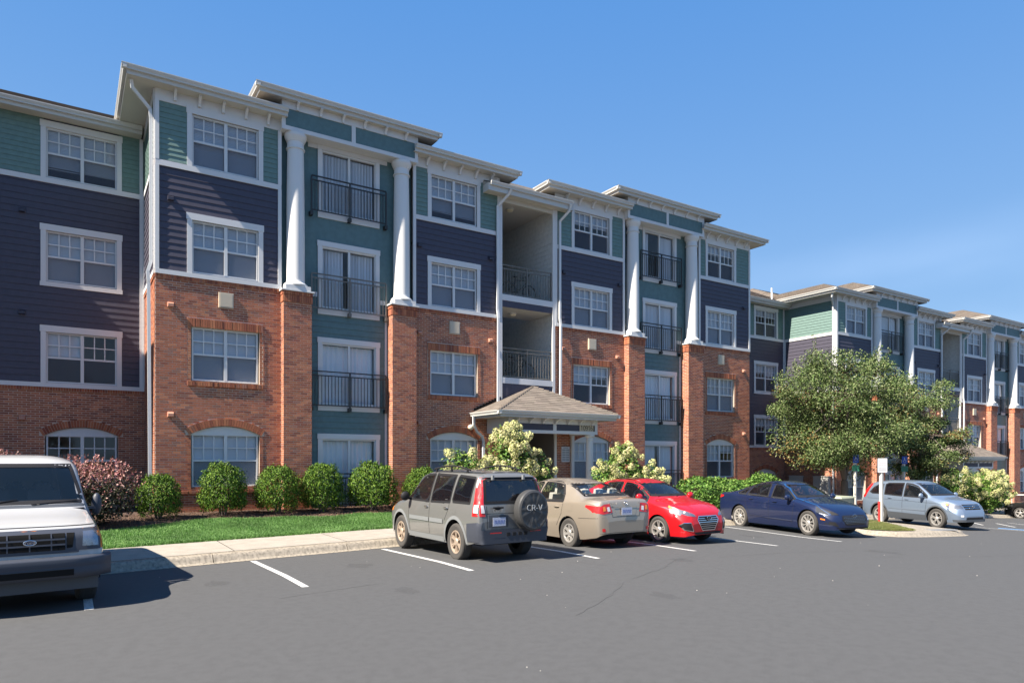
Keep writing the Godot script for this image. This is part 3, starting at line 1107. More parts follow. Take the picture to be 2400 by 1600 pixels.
func slope(b: B, el: Vector3, er: Vector3, rr: Vector3, rl: Vector3, tone: Color) -> void:
	# one roof slope as overlapping rows of shingles; rr may equal rl at a hip
	var up := ((rl + rr) / 2 - (el + er) / 2)
	var nn := (er - el).cross(up).normalized()
	if nn.y < 0:
		nn = -nn
	var n := maxi(2, int(up.length() / 0.145))
	for i in n:
		var k0 := float(i) / n
		var k1 := minf(1.0, float(i + 1) / n + 0.02)
		var a := el.lerp(rl, k0) + nn * 0.014
		var e := er.lerp(rr, k0) + nn * 0.014
		var d := er.lerp(rr, k1)
		var c := el.lerp(rl, k1)
		var m := maxi(1, int((e - a).length() / 0.34))
		for j in m:
			var u0 := float(j) / m
			var u1 := float(j + 1) / m
			var k := rng.randf_range(0.78, 1.16)
			b.col = Color(tone.r * k, tone.g * k, tone.b * k)
			b.quad(a.lerp(e, u0), a.lerp(e, u1), c.lerp(d, u1), c.lerp(d, u0))
			b.quad(a.lerp(e, u0) - nn * 0.014, a.lerp(e, u1) - nn * 0.014, a.lerp(e, u1), a.lerp(e, u0))
	b.col = Color.WHITE

func hip_roof(parent: Node, x0: float, x1: float, zf: float, y: float, pitch: float, zback: float) -> void:
	# ridge running back from the facade with a hipped front
	var b := B.new()
	var half := (x1 - x0) / 2
	var xm := (x0 + x1) / 2
	var top := Vector3(xm, y + half * pitch, zf - half)
	var far := Vector3(xm, y + half * pitch, zback)
	var tone := Color(0.2, 0.163, 0.13)
	slope(b, Vector3(x0, y, zf), Vector3(x1, y, zf), top, top, tone)
	slope(b, Vector3(x0, y, zback), Vector3(x0, y, zf), top, far, tone)
	slope(b, Vector3(x1, y, zf), Vector3(x1, y, zback), far, top, tone)
	part("roof", b, M.shingle, parent)

func downspout(parent: Node, pts: Array) -> void:
	var b := B.new()
	for i in pts.size() - 1:
		var p: Vector3 = pts[i]
		var q: Vector3 = pts[i + 1]
		var d := (q - p)
		var y := d.normalized()
		var x := y.cross(Vector3(0, 0, 1))
		if x.length() < 0.1:
			x = Vector3(1, 0, 0)
		x = x.normalized()
		var z := x.cross(y).normalized()
		b.obox(Transform3D(Basis(x, y, z), (p + q) / 2), Vector3(0.085, d.length() + 0.04, 0.065))
	part("downspout", b, M.vinyl, parent)

func fixture(parent: Node, x: float, y: float, m: Material) -> void:
	# hooded wall vent
	var b := B.new()
	b.hexa([Vector3(x - 0.08, y - 0.06, 0.0), Vector3(x + 0.08, y - 0.06, 0.0), Vector3(x + 0.08, y + 0.08, 0.0), Vector3(x - 0.08, y + 0.08, 0.0), Vector3(x - 0.07, y - 0.05, 0.11), Vector3(x + 0.07, y - 0.05, 0.11), Vector3(x + 0.07, y + 0.03, 0.11), Vector3(x - 0.07, y + 0.03, 0.11)])
	part("wall_vent", b, m, parent)

const UNIT_EDGES := [2.01, 5.46, 6.32, 9.0, 9.87, 13.35, 15.89, 19.5, 20.4, 23.04, 23.99, 27.56]

func bay(u: Node3D, x0: float, x1: float, wc: float, blinds: Array, near: bool, single: Array, joined: B, sid: Dictionary, outer: int) -> void:
	var T := Transform3D()
	var w := 1.83
	var h1 := {"x0": wc - w / 2 - 0.03, "x1": wc + w / 2 + 0.03, "y0": 1.12, "y1": 2.67, "rise": 0.25}
	var h2 := {"x0": wc - w / 2 - 0.03, "x1": wc + w / 2 + 0.03, "y0": 4.195, "y1": 5.75}
	var b := B.new()
	panel(b, T, x0, x1, -1.2, 7.15, [h1, h2])
	part("mortar_wall", b, M.mortar, u)
	# bricks: plain wall, raised surround of the windows, base course and top course
	var sur2 := {"x0": wc - w / 2 - 0.13, "x1": wc + w / 2 + 0.13, "y0": 4.05, "y1": 6.0}
	bricks(joined, T, x0, x1, -1.2, 0.95, [], single, false)
	bricks(joined, T, x0, x1, 1.04, 7.04, [h1, sur2], single, near)
	upright_bricks(joined, T, x0, x1, 7.045, 7.15, 0.03)
	upright_bricks(joined, T, x0, x1, 0.955, 1.035, 0.045, 0.105)
	upright_bricks(joined, T, sur2.x0, sur2.x1, 5.755, 5.995, 0.035)
	upright_bricks(joined, T, sur2.x0, sur2.x1, 4.055, 4.19, 0.04)
	for xx in [[sur2.x0, h2.x0], [h2.x1, sur2.x1]]:
		bricks(joined, T.translated(Vector3(0, 0, 0.02)), xx[0], xx[1], 4.195, 5.75, [], single, false)
		bricks(joined, T.translated(Vector3(0, 0, 0.016)), xx[0], xx[1], 1.04, 2.6, [], single, false)
	arch_bricks(joined, T, h1)
	var far := not near and outer >= 10
	window(u, wc, 1.14, 2.67, -0.07, {"rise": 0.235, "blind": blinds[0], "far": far})
	window(u, wc, 4.215, 5.745, -0.07, {"blind": blinds[1], "far": far})
	# siding of the two upper storeys
	var h3 := {"x0": wc - w / 2 - 0.06, "x1": wc + w / 2 + 0.06, "y0": 7.1, "y1": 8.99}
	var h4 := {"x0": wc - w / 2 - 0.06, "x1": wc + w / 2 + 0.06, "y0": 10.2, "y1": 12.05}
	var g3 := {"x0": wc - w / 2, "x1": wc + w / 2, "y0": 7.3, "y1": 8.81}
	var g4 := {"x0": wc - w / 2, "x1": wc + w / 2, "y0": 10.366, "y1": 11.855}
	b = B.new()
	panel(b, T, x0, x1, 7.15, 12.4, [g3, g4])
	part("wall", b, M.navy_panel, u)
	siding(u, sid.get("navy"), T.translated(Vector3(0, 0, 0.001)), x0, x1, 7.3, 10.19, [h3], M.navy_siding)
	siding(u, sid.get("teal"), T.translated(Vector3(0, 0, 0.001)), x0, x1, 10.366, 12.0, [h4], M.teal_siding, 0.148)
	pbox("trim_board", Vector3(x0, 7.15, -0.02), Vector3(x1, 7.28, 0.05), M.white_trim, u)
	pbox("trim_board", Vector3(x0, 10.19, -0.02), Vector3(x1, 10.345, 0.042), M.white_trim, u)
	pbox("frieze_board", Vector3(x0, 12.0, -0.02), Vector3(x1, 12.33, 0.03), M.white_trim, u)
	pbox("corner_board", Vector3(x0 - 0.005, 7.281, -0.02), Vector3(x0 + 0.1, 10.189, 0.046), M.white_trim, u)
	pbox("corner_board", Vector3(x1 - 0.1, 7.281, -0.02), Vector3(x1 + 0.005, 10.189, 0.046), M.white_trim, u)
	pbox("corner_board", Vector3(x0 - 0.005, 10.346, -0.02), Vector3(x0 + 0.1, 11.999, 0.046), M.white_trim, u)
	pbox("corner_board", Vector3(x1 - 0.1, 10.346, -0.02), Vector3(x1 + 0.005, 11.999, 0.046), M.white_trim, u)
	window(u, wc, 7.3, 8.81, -0.03, {"trim": true, "blind": blinds[2], "far": far})
	window(u, wc, 10.366, 11.855, -0.03, {"trim": true, "blind": blinds[3], "far": far})
	# box vent high on the brick
	b = B.new()
	b.hexa([Vector3(wc - 0.21, 6.38, 0.0), Vector3(wc + 0.21, 6.38, 0.0), Vector3(wc + 0.21, 6.84, 0.0), Vector3(wc - 0.21, 6.84, 0.0), Vector3(wc - 0.2, 6.39, 0.05), Vector3(wc + 0.2, 6.39, 0.05), Vector3(wc + 0.2, 6.83, 0.05), Vector3(wc - 0.2, 6.83, 0.05)])
	b.box(Vector3(wc - 0.17, 6.42, 0.05), Vector3(wc + 0.17, 6.8, 0.058))
	part("box_vent", b, M.vent_box, u)
	for k in 5:
		var br := partm("bracket", BRACKET, M.white_trim, u)
		br.position = Vector3(lerpf(x0 + 0.5, x1 - 0.4, k / 4.0), 12.33, 0.03)

func unit(label: String, at: Vector3, near: bool, sun_side_bricks: bool, blinds: Array) -> Node3D:
	var u := thing("apartment_building", label, "building", at)
	var E := UNIT_EDGES
	var single := []
	var joined := B.new()
	var sid := {}
	if not near:
		sid = {"navy": B.new(), "teal": B.new()}
	var bays := [[0, 1, 3.875], [4, 5, 11.47], [6, 7, 17.76], [10, 11, 25.5]]
	for i in 4:
		bay(u, E[bays[i][0]], E[bays[i][1]], bays[i][2], blinds[i], near and i == 0, single, joined, sid, 0 if near else 10)
	# piers, columns, entablature and the recessed wall between them
	for g in [[1, 2, 3, 4, 0], [7, 8, 9, 10, 1]]:
		var xa: float = E[g[0]]
		var xb: float = E[g[1]]
		var xc: float = E[g[2]]
		var xd: float = E[g[3]]
		for pr in [[xa, xb], [xc, xd]]:
			var p0: float = pr[0]
			var p1: float = pr[1]
			pbox("pier_core", Vector3(p0 + 0.004, -1.2, -0.4), Vector3(p1 - 0.004, 7.08, 0.291), M.mortar, u)
			bricks(joined, Transform3D(Basis(), Vector3(0, 0, 0.291)), p0, p1, -1.2, 6.74, [], single, near and g[4] == 0 and p0 == xa)
			bricks(joined, Transform3D(Basis(Vector3(0, 0, 1), Vector3.UP, Vector3(-1, 0, 0)), Vector3(p0 + 0.004, 0, 0)), -0.2, 0.3, -1.2, 6.74, [], single, false)
			bricks(joined, Transform3D(Basis(Vector3(0, 0, -1), Vector3.UP, Vector3(1, 0, 0)), Vector3(p1 - 0.004, 0, 0)), -0.3, 0.2, -1.2, 6.74, [], single, false)
			upright_bricks(joined, Transform3D(Basis(), Vector3(0, 0, 0.291)), p0 - 0.02, p1 + 0.02, 6.75, 6.96, 0.03)
			upright_bricks(joined, Transform3D(Basis(Vector3(0, 0, 1), Vector3.UP, Vector3(-1, 0, 0)), Vector3(p0 + 0.004, 0, 0)), -0.2, 0.3, 6.75, 6.96, 0.026)
			upright_bricks(joined, Transform3D(Basis(), Vector3(0, 0, 0.291)), p0 - 0.02, p1 + 0.02, 6.965, 7.07, 0.045)
			upright_bricks(joined, Transform3D(Basis(Vector3(0, 0, 1), Vector3.UP, Vector3(-1, 0, 0)), Vector3(p0 + 0.004, 0, 0)), -0.2, 0.3, 6.965, 7.07, 0.04)
			pbox("cap_stone", Vector3(p0 - 0.07, 7.08, -0.2), Vector3(p1 + 0.07, 7.125, 0.37), M.column_paint, u)
			var cx := (p0 + p1) / 2
			var c := group_part("column", u)
			c.position = Vector3(cx, 7.125, 0.03)
			var b := B.new()
			b.box(Vector3(-0.38, 0, -0.22), Vector3(0.38, 0.14, 0.33))
			part("plinth", b, M.column_paint, c)
			b = B.new()
			b.lathe(Transform3D(), [Vector2(0.355, 0.14), Vector2(0.37, 0.17), Vector2(0.365, 0.2), Vector2(0.33, 0.235), Vector2(0.3, 0.25), Vector2(0.285, 0.28), Vector2(0.275, 0.33), Vector2(0.275, 1.6), Vector2(0.265, 3.0), Vector2(0.245, 4.36), Vector2(0.25, 4.4)], 28)
			part("shaft", b, M.column_paint, c)
			b = B.new()
			b.lathe(Transform3D(), [Vector2(0.25, 4.37), Vector2(0.28, 4.375), Vector2(0.285, 4.4), Vector2(0.255, 4.42), Vector2(0.25, 4.53), Vector2(0.25, 4.6), Vector2(0.268, 4.61), Vector2(0.275, 4.64), Vector2(0.29, 4.66), Vector2(0.32, 4.72), Vector2(0.335, 4.76), Vector2(0.335, 4.84), Vector2(0.325, 4.855), Vector2(0.0, 4.856)], 28)
			part("capital", b, M.column_paint, c)
		var zr := -0.2
		var b := B.new()
		var doors := []
		var d0 := xb + 0.46
		var d1 := xc - 0.4
		for k in 4:
			doors.append({"x0": d0, "x1": d1, "y0": 0.63 + 3.08 * k, "y1": 2.6 + 3.08 * k})
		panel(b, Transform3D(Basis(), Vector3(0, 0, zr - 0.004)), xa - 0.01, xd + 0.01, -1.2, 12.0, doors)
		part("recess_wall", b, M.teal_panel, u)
		var low := []
		for k in 2:
			low.append({"x0": d0 - 0.1, "x1": d1 + 0.1, "y0": 0.5 + 3.08 * k, "y1": 2.75 + 3.08 * k})
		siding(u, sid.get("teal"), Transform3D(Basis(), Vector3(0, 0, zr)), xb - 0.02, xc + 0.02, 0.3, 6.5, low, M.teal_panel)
		for k in 4:
			slider(u, d0, d1, 0.63 + 3.08 * k, 2.6 + 3.08 * k, zr, [3, 3, 1, 0][k] if g[4] == 0 else [1, 3, 0, 2][k])
			if k > 0:
				railing("balcony_railing", u, xb + 0.09, xc - 0.09, 0.54 + 3.08 * k, 1.68 + 3.08 * k, zr + 0.16, M.iron if (k != 2 or g[4] == 1) else M.bronze_iron, 0.16)
			else:
				railing("balcony_railing", u, xb + 0.09, xc - 0.09, 0.44, 1.5, zr + 0.2, M.iron, 0.0)
		pbox("corner_board", Vector3(xc - 0.08, 0.3, zr), Vector3(xc - 0.001, 7.07, zr + 0.035), M.white_trim, u)
		pbox("trim_board", Vector3(xb, 7.12, zr), Vector3(d0 - 0.15, 7.27, zr + 0.03), M.white_trim, u)
		pbox("trim_board", Vector3(d1 + 0.15, 7.12, zr), Vector3(xc, 7.27, zr + 0.03), M.white_trim, u)
		pbox("trim_board", Vector3(xb + 0.02, 11.84, zr), Vector3(xc, 11.979, zr + 0.03), M.white_trim, u)
		# entablature
		var e0 := xa - 0.04
		var e1 := xd + 0.04
		pbox("entablature", Vector3(e0, 11.98, -0.4), Vector3(e1, 12.84, 0.27), M.white_trim, u)
		pbox("entablature_panel", Vector3(e0 + 0.1, 12.1, 0.27), Vector3((e0 + e1) / 2 - 0.065, 12.62, 0.282), M.teal_panel, u)
		pbox("entablature_panel", Vector3((e0 + e1) / 2 + 0.065, 12.1, 0.27), Vector3(e1 - 0.1, 12.62, 0.282), M.teal_panel, u)
		pbox("trim_board", Vector3(e0 - 0.01, 11.975, 0.271), Vector3(e1 + 0.01, 12.1, 0.305), M.white_trim, u)
		pbox("frieze_board", Vector3(e0 - 0.01, 12.62, 0.271), Vector3(e1 + 0.01, 12.838, 0.305), M.white_trim, u)
		for xx in [[e0 - 0.01, e0 + 0.1], [(e0 + e1) / 2 - 0.065, (e0 + e1) / 2 + 0.065], [e1 - 0.1, e1 + 0.01]]:
			pbox("trim_board", Vector3(xx[0], 12.101, 0.271), Vector3(xx[1], 12.619, 0.303), M.white_trim, u)
		for k in 6:
			var br := partm("bracket", BRACKET, M.white_trim, u)
			br.transform = Transform3D(Basis.from_scale(Vector3(1, 0.85, 0.75)), Vector3(lerpf(e0 + 0.45, e1 - 0.45, k / 5.0), 12.838, 0.305))
		eave(u, e0 - 0.7, e1 + 0.66, 12.84, 0.5, -0.4, true, true, -2.6)
		hip_roof(u, e0 - 0.75, e1 + 0.71, 0.55, 13.05, 0.42, -9.0)
	# eaves of the bays
	eave(u, E[0] - 0.72, E[1] + 0.1, 12.33, 0.42, 0.0, true, false, -3.2)
	eave(u, E[4] - 0.1, E[5] + 0.55, 12.33, 0.42, 0.0, false, true, -1.2)
	eave(u, E[6] - 0.55, E[7] + 0.1, 12.33, 0.42, 0.0, true, false, -1.2)
	eave(u, E[10] - 0.1, E[11] + 0.66, 12.33, 0.42, 0.0, false, true, -3.2)
	hip_roof(u, E[0] - 0.8, E[1] - 0.06, 0.5, 12.55, 0.42, -9.0)
	hip_roof(u, E[4] + 0.06, E[5] + 0.65, 0.5, 12.55, 0.42, -9.0)
	hip_roof(u, E[6] - 0.65, E[7] - 0.06, 0.5, 12.55, 0.42, -9.0)
	hip_roof(u, E[10] + 0.06, E[11] + 0.8, 0.5, 12.55, 0.42, -9.0)
	var b := B.new()
	slope(b, Vector3(E[0], 12.6, -2.6), Vector3(E[11], 12.6, -2.6), Vector3(E[11] - 4, 15.0, -8.5), Vector3(E[0] + 4, 15.0, -8.5), Color(0.2, 0.163, 0.13))
	slope(b, Vector3(E[11], 12.6, -14.4), Vector3(E[0], 12.6, -14.4), Vector3(E[0] + 4, 15.0, -8.5), Vector3(E[11] - 4, 15.0, -8.5), Color(0.2, 0.163, 0.13))
	slope(b, Vector3(E[0], 12.6, -14.4), Vector3(E[0], 12.6, -2.6), Vector3(E[0] + 4, 15.0, -8.5), Vector3(E[0] + 4, 15.0, -8.5), Color(0.2, 0.163, 0.13))
	slope(b, Vector3(E[11], 12.6, -2.6), Vector3(E[11], 12.6, -14.4), Vector3(E[11] - 4, 15.0, -8.5), Vector3(E[11] - 4, 15.0, -8.5), Color(0.2, 0.163, 0.13))
	part("roof", b, M.shingle, u)
	pbox("added_light_stop", Vector3(E[0] + 0.05, 12.4, -13.9), Vector3(E[11] - 0.05, 12.5, -0.45), M.mortar, u)  # unseen deck added to stop sun leaking in between the roofs
	# end walls and back
	var side := Transform3D(Basis(Vector3(0, 0, 1), Vector3.UP, Vector3(-1, 0, 0)), Vector3(E[0], 0, 0))
	b = B.new()
	b.quad(side * Vector3(-14, -1.2, 0), side * Vector3(0, -1.2, 0), side * Vector3(0, 12.4, 0), side * Vector3(-14, 12.4, 0))
	b.quad(Vector3(E[11], -1.2, 0), Vector3(E[11], -1.2, -14), Vector3(E[11], 12.4, -14), Vector3(E[11], 12.4, 0))
	b.quad(Vector3(E[11], -1.2, -14), Vector3(E[0], -1.2, -14), Vector3(E[0], 12.4, -14), Vector3(E[11], 12.4, -14))
	part("end_wall", b, M.mortar, u)
	siding(u, sid.get("navy"), side, -3.2, -0.1, 7.3, 10.19, [], M.navy_siding)
	siding(u, sid.get("teal"), side, -3.2, -0.1, 10.366, 12.1, [], M.teal_siding, 0.148)
	bricks(joined, side, -3.2, 0, -1.2, 7.04, [], single, false)
	upright_bricks(joined, side, -3.2, 0.0, 7.045, 7.15, 0.03)
	for r in [[7.15, 7.28, -3.2, 0.0], [10.19, 10.345, -3.2, 0.0], [12.05, 12.33, -3.2, 0.0]]:
		pbox("trim_board", Vector3(E[0] - 0.04, r[0], r[2]), Vector3(E[0] - 0.001, r[1], r[3] - 0.021), M.white_trim, u)
	pbox("corner_board", Vector3(E[0] - 0.036, 7.281, -0.12), Vector3(E[0] - 0.006, 10.189, -0.021), M.white_trim, u)
	pbox("corner_board", Vector3(E[0] - 0.036, 10.346, -0.12), Vector3(E[0] - 0.006, 12.049, -0.021), M.white_trim, u)
	pbox("corner_board", Vector3(E[0] - 0.036, 4.2, -3.19), Vector3(E[0] - 0.006, 10.189, -3.09), M.white_trim, u)
	# wall vents
	for f in [[2.4, 9.3, 0], [2.4, 6.3, 1], [2.4, 3.2, 1], [10.1, 9.3, 0], [12.95, 9.3, 0], [10.1, 6.3, 1], [12.95, 6.3, 1], [10.1, 3.2, 1], [16.3, 9.3, 0], [19.2, 9.2, 0], [16.3, 6.3, 1], [19.1, 6.2, 1], [27.1, 9.2, 0], [27.1, 6.2, 1], [27.1, 3.2, 1]]:
		fixture(u, f[0], f[1], M.terracotta if f[2] else M.dark_navy_plastic)
	# rainwater pipes
	downspout(u, [Vector3(1.42, 12.3, 0.15), Vector3(1.45, 12.12, 0.1), Vector3(1.9, 11.75, -0.12), Vector3(1.92, 11.5, -0.12), Vector3(1.92, 7.5, -0.12), Vector3(1.84, 7.2, -0.1), Vector3(1.86, 6.9, -0.1), Vector3(1.9, 0.5, -0.1)])
	downspout(u, [Vector3(13.55, 11.8, 0.5), Vector3(13.5, 11.65, 0.4), Vector3(13.22, 11.25, 0.09), Vector3(13.22, 7.45, 0.09), Vector3(13.24, 7.15, 0.12), Vector3(13.24, 4.1, 0.1)])
	downspout(u, [Vector3(16.3, 11.8, 0.5), Vector3(16.3, 11.6, 0.4), Vector3(16.08, 11.25, 0.09), Vector3(16.08, 7.45, 0.09), Vector3(16.1, 7.15, 0.12), Vector3(16.1, 4.3, 0.1)])
	breezeway(u, near, sid)
	# the brickwork: up to 300 bricks nearest the viewer one by one, the rest joined
	if near:
		var eye := Vector3(0, EYE, DIST)
		for s in single:
			var t: Transform3D = s[0]
			var p: Vector3 = t * Vector3(s[1], s[3], 0)
			s.append(p.distance_to(eye) + (100.0 if p.y < 1.9 else 0.0) + (0.0 if s[2] - s[1] > 0.15 else 50.0))
		single.sort_custom(func(p, q): return p[6] < q[6])
		var kinds := {}
		for i in single.size():
			var s: Array = single[i]
			var t: Transform3D = s[0]
			if i < 300:
				var key := rng.randi() % 10
				if not kinds.has(key):
					var bb := B.new()
					bb.col = brick_tone()
					one_brick(bb, Transform3D(), 0, 1, 0, 1, 0.004)
					kinds[key] = bb.mesh()
				var o := partm("brick", kinds[key], M.brick, u)
				o.transform = t * Transform3D(Basis.from_scale(Vector3(s[2] - s[1], s[4] - s[3], rng.randf_range(0.8, 1.25))), Vector3(s[1], s[3], 0))
			else:
				joined.col = s[5]
				one_brick(joined, t, s[1], s[2], s[3], s[4], rng.randf_range(0.002, 0.005))
	var bw := part("brickwork", joined, M.brick, u)
	bw.set_meta("kind", "stuff")
	if not near:
		for k in ["navy", "teal"]:
			var o := part(k + "_siding", sid[k], M[k + "_siding"], u)
			o.set_meta("kind", "stuff")
	return u

func breezeway(u: Node3D, near: bool, sid: Dictionary) -> void:
	var x0 := 13.35
	var x1 := 15.89
	# canopy over the top
	pbox("canopy", Vector3(12.68, 11.66, -0.1), Vector3(16.45, 11.74, 0.4), M.soffit, u)
	pbox("fascia", Vector3(12.66, 11.64, 0.4), Vector3(16.47, 11.9, 0.42), M.gutter, u)
	pbox("fascia", Vector3(12.64, 11.64, -0.1), Vector3(12.66, 11.9, 0.42), M.gutter, u)
	pbox("fascia", Vector3(16.471, 11.64, -0.1), Vector3(16.491, 11.9, 0.42), M.gutter, u)
	gutter_run(u, Vector3(12.7, 11.95, 0.42), Vector3(16.43, 11.95, 0.42), Vector3(0, 0, 1))
	var b := B.new()
	slope(b, Vector3(12.64, 11.93, 0.42), Vector3(16.49, 11.93, 0.42), Vector3(16.49, 12.5, -0.9), Vector3(12.64, 12.5, -0.9), Color(0.2, 0.163, 0.13))
	b.col = Color(0.5, 0.48, 0.44)
	b.tri(Vector3(12.64, 11.9, 0.42), Vector3(12.64, 11.9, -0.9), Vector3(12.64, 12.5, -0.9)); b.tri(Vector3(16.49, 11.9, -0.9), Vector3(16.49, 11.9, 0.42), Vector3(16.49, 12.5, -0.9))
	part("roof", b, M.shingle, u)
	# shell
	b = B.new()
	b.quad(Vector3(x0, -1.0, 0), Vector3(x0, -1.0, -9), Vector3(x0, 11.74, -9), Vector3(x0, 11.74, 0))
	b.quad(Vector3(x1 + 0.004, -1.0, -9), Vector3(x1 + 0.004, -1.0, 0), Vector3(x1 + 0.004, 11.74, 0), Vector3(x1 + 0.004, 11.74, -9))
	part("stair_wall", b, M.white_siding, u)
	b = B.new()
	b.quad(Vector3(x0, -1.0, -9), Vector3(x1, -1.0, -9), Vector3(x1, 11.74, -9), Vector3(x0, 11.74, -9))
	b.box(Vector3(x0 - 0.02, 11.73, -9.02), Vector3(x1 + 0.02, 11.8, 0.0))
	part("ceiling", b, M.soffit, u)
	pbox("entry_shade_wall", Vector3(x0, -1.0, -8.99), Vector3(x1, 3.3, -8.9), M.shade_tone_wall, u)  # dark facings put the shade inside the entry into the wall colour
	pbox("entry_shade_wall", Vector3(x1 - 0.03, -1.0, -8.89), Vector3(x1 + 0.002, 3.35, -0.05), M.shade_tone_wall, u)
	var wall := Transform3D(Basis(Vector3(0, 0, 1), Vector3.UP, Vector3(-1, 0, 0)), Vector3(x1, 0, 0))
	var sb: B = null if near else B.new()
	siding(u, sb, wall, -6.0, -0.02, 3.4, 11.7, [], M.white_siding)
	if sb != null:
		var w2 := part("stair_siding", sb, M.white_siding, u)
		w2.set_meta("kind", "stuff")
	pbox("corner_board", Vector3(x0 - 0.001, 3.6, -0.05), Vector3(x0 + 0.11, 11.66, 0.035), M.white_trim, u)
	pbox("corner_board", Vector3(x1 - 0.11, 3.6, -0.05), Vector3(x1 + 0.001, 11.66, 0.035), M.white_trim, u)
	pbox("stair_beam", Vector3(x0 + 0.11, 11.5, -0.12), Vector3(x1 - 0.11, 11.66, 0.02), M.soffit, u)
	for k in 2:
		var y := 8.07 - 3.08 * k
		pbox("landing", Vector3(x0, y - 0.2, -1.6), Vector3(x1, y, -0.001), M.soffit, u)
		pbox("trim_board", Vector3(x0 + 0.11, y - 0.21, 0.0), Vector3(x1 - 0.11, y + 0.01, 0.03), M.white_trim, u)
		pbox("spandrel_panel", Vector3(x0 + 0.11, y - (0.45 if k == 0 else 1.35), -0.02), Vector3(x1 - 0.11, y - 0.21, 0.012), M.navy_siding, u)
		if k == 0:
			pbox("landing_soffit", Vector3(x0 + 0.001, y - 0.45, -1.6), Vector3(x1 - 0.02, y - 0.43, -0.021), M.soffit, u)
		railing("landing_railing", u, x0 + 0.14, x1 - 0.13, y + 0.02, y + 1.14, -0.06, M.bronze_iron, 0.0, 0.12)
	for k in 3:
		pbox("floor_slab", Vector3(x0, 9.4 - 3.08 * k, -9), Vector3(x1, 9.61 - 3.08 * k, -4.3), M.soffit, u)
	# stair flights
	for k in 2:
		b = B.new()
		for s in 8:
			var y := 6.53 - 3.08 * k + (s + 1) * 0.1925
			var z := -4.3 + s * 0.34
			b.box(Vector3(x0 + 0.05, y - 0.05, z), Vector3(x0 + 1.2, y, z + 0.36))
			b.box(Vector3(x0 + 0.05, y - 0.2, z + 0.3), Vector3(x0 + 1.2, y - 0.05, z + 0.33))
		b.hexa([Vector3(x0 + 1.2, 6.3 - 3.08 * k, -4.4), Vector3(x0 + 1.25, 6.3 - 3.08 * k, -4.4), Vector3(x0 + 1.25, 6.65 - 3.08 * k, -4.4), Vector3(x0 + 1.2, 6.65 - 3.08 * k, -4.4), Vector3(x0 + 1.2, 7.85 - 3.08 * k, -1.6), Vector3(x0 + 1.25, 7.85 - 3.08 * k, -1.6), Vector3(x0 + 1.25, 8.2 - 3.08 * k, -1.6), Vector3(x0 + 1.2, 8.2 - 3.08 * k, -1.6)])
		part("stair_flight", b, M.bronze_iron, u)
	for p in [Vector3(14.45, 11.73, -1.0), Vector3(14.45, 7.62, -0.8)]:
		var l := group_part("ceiling_lamp", u)
		l.position = p
		b = B.new()
		b.lathe(Transform3D(), [Vector2(0.0, -0.05), Vector2(0.13, -0.05), Vector2(0.17, 0.0)], 18)
		part("lamp_base", b, M.gutter, l)
		b = B.new()
		b.ball(Vector3(0, -0.05, 0), Vector3(0.14, 0.07, 0.14), 14, 6)
		part("lamp_globe", b, M.lamp_glass, l)

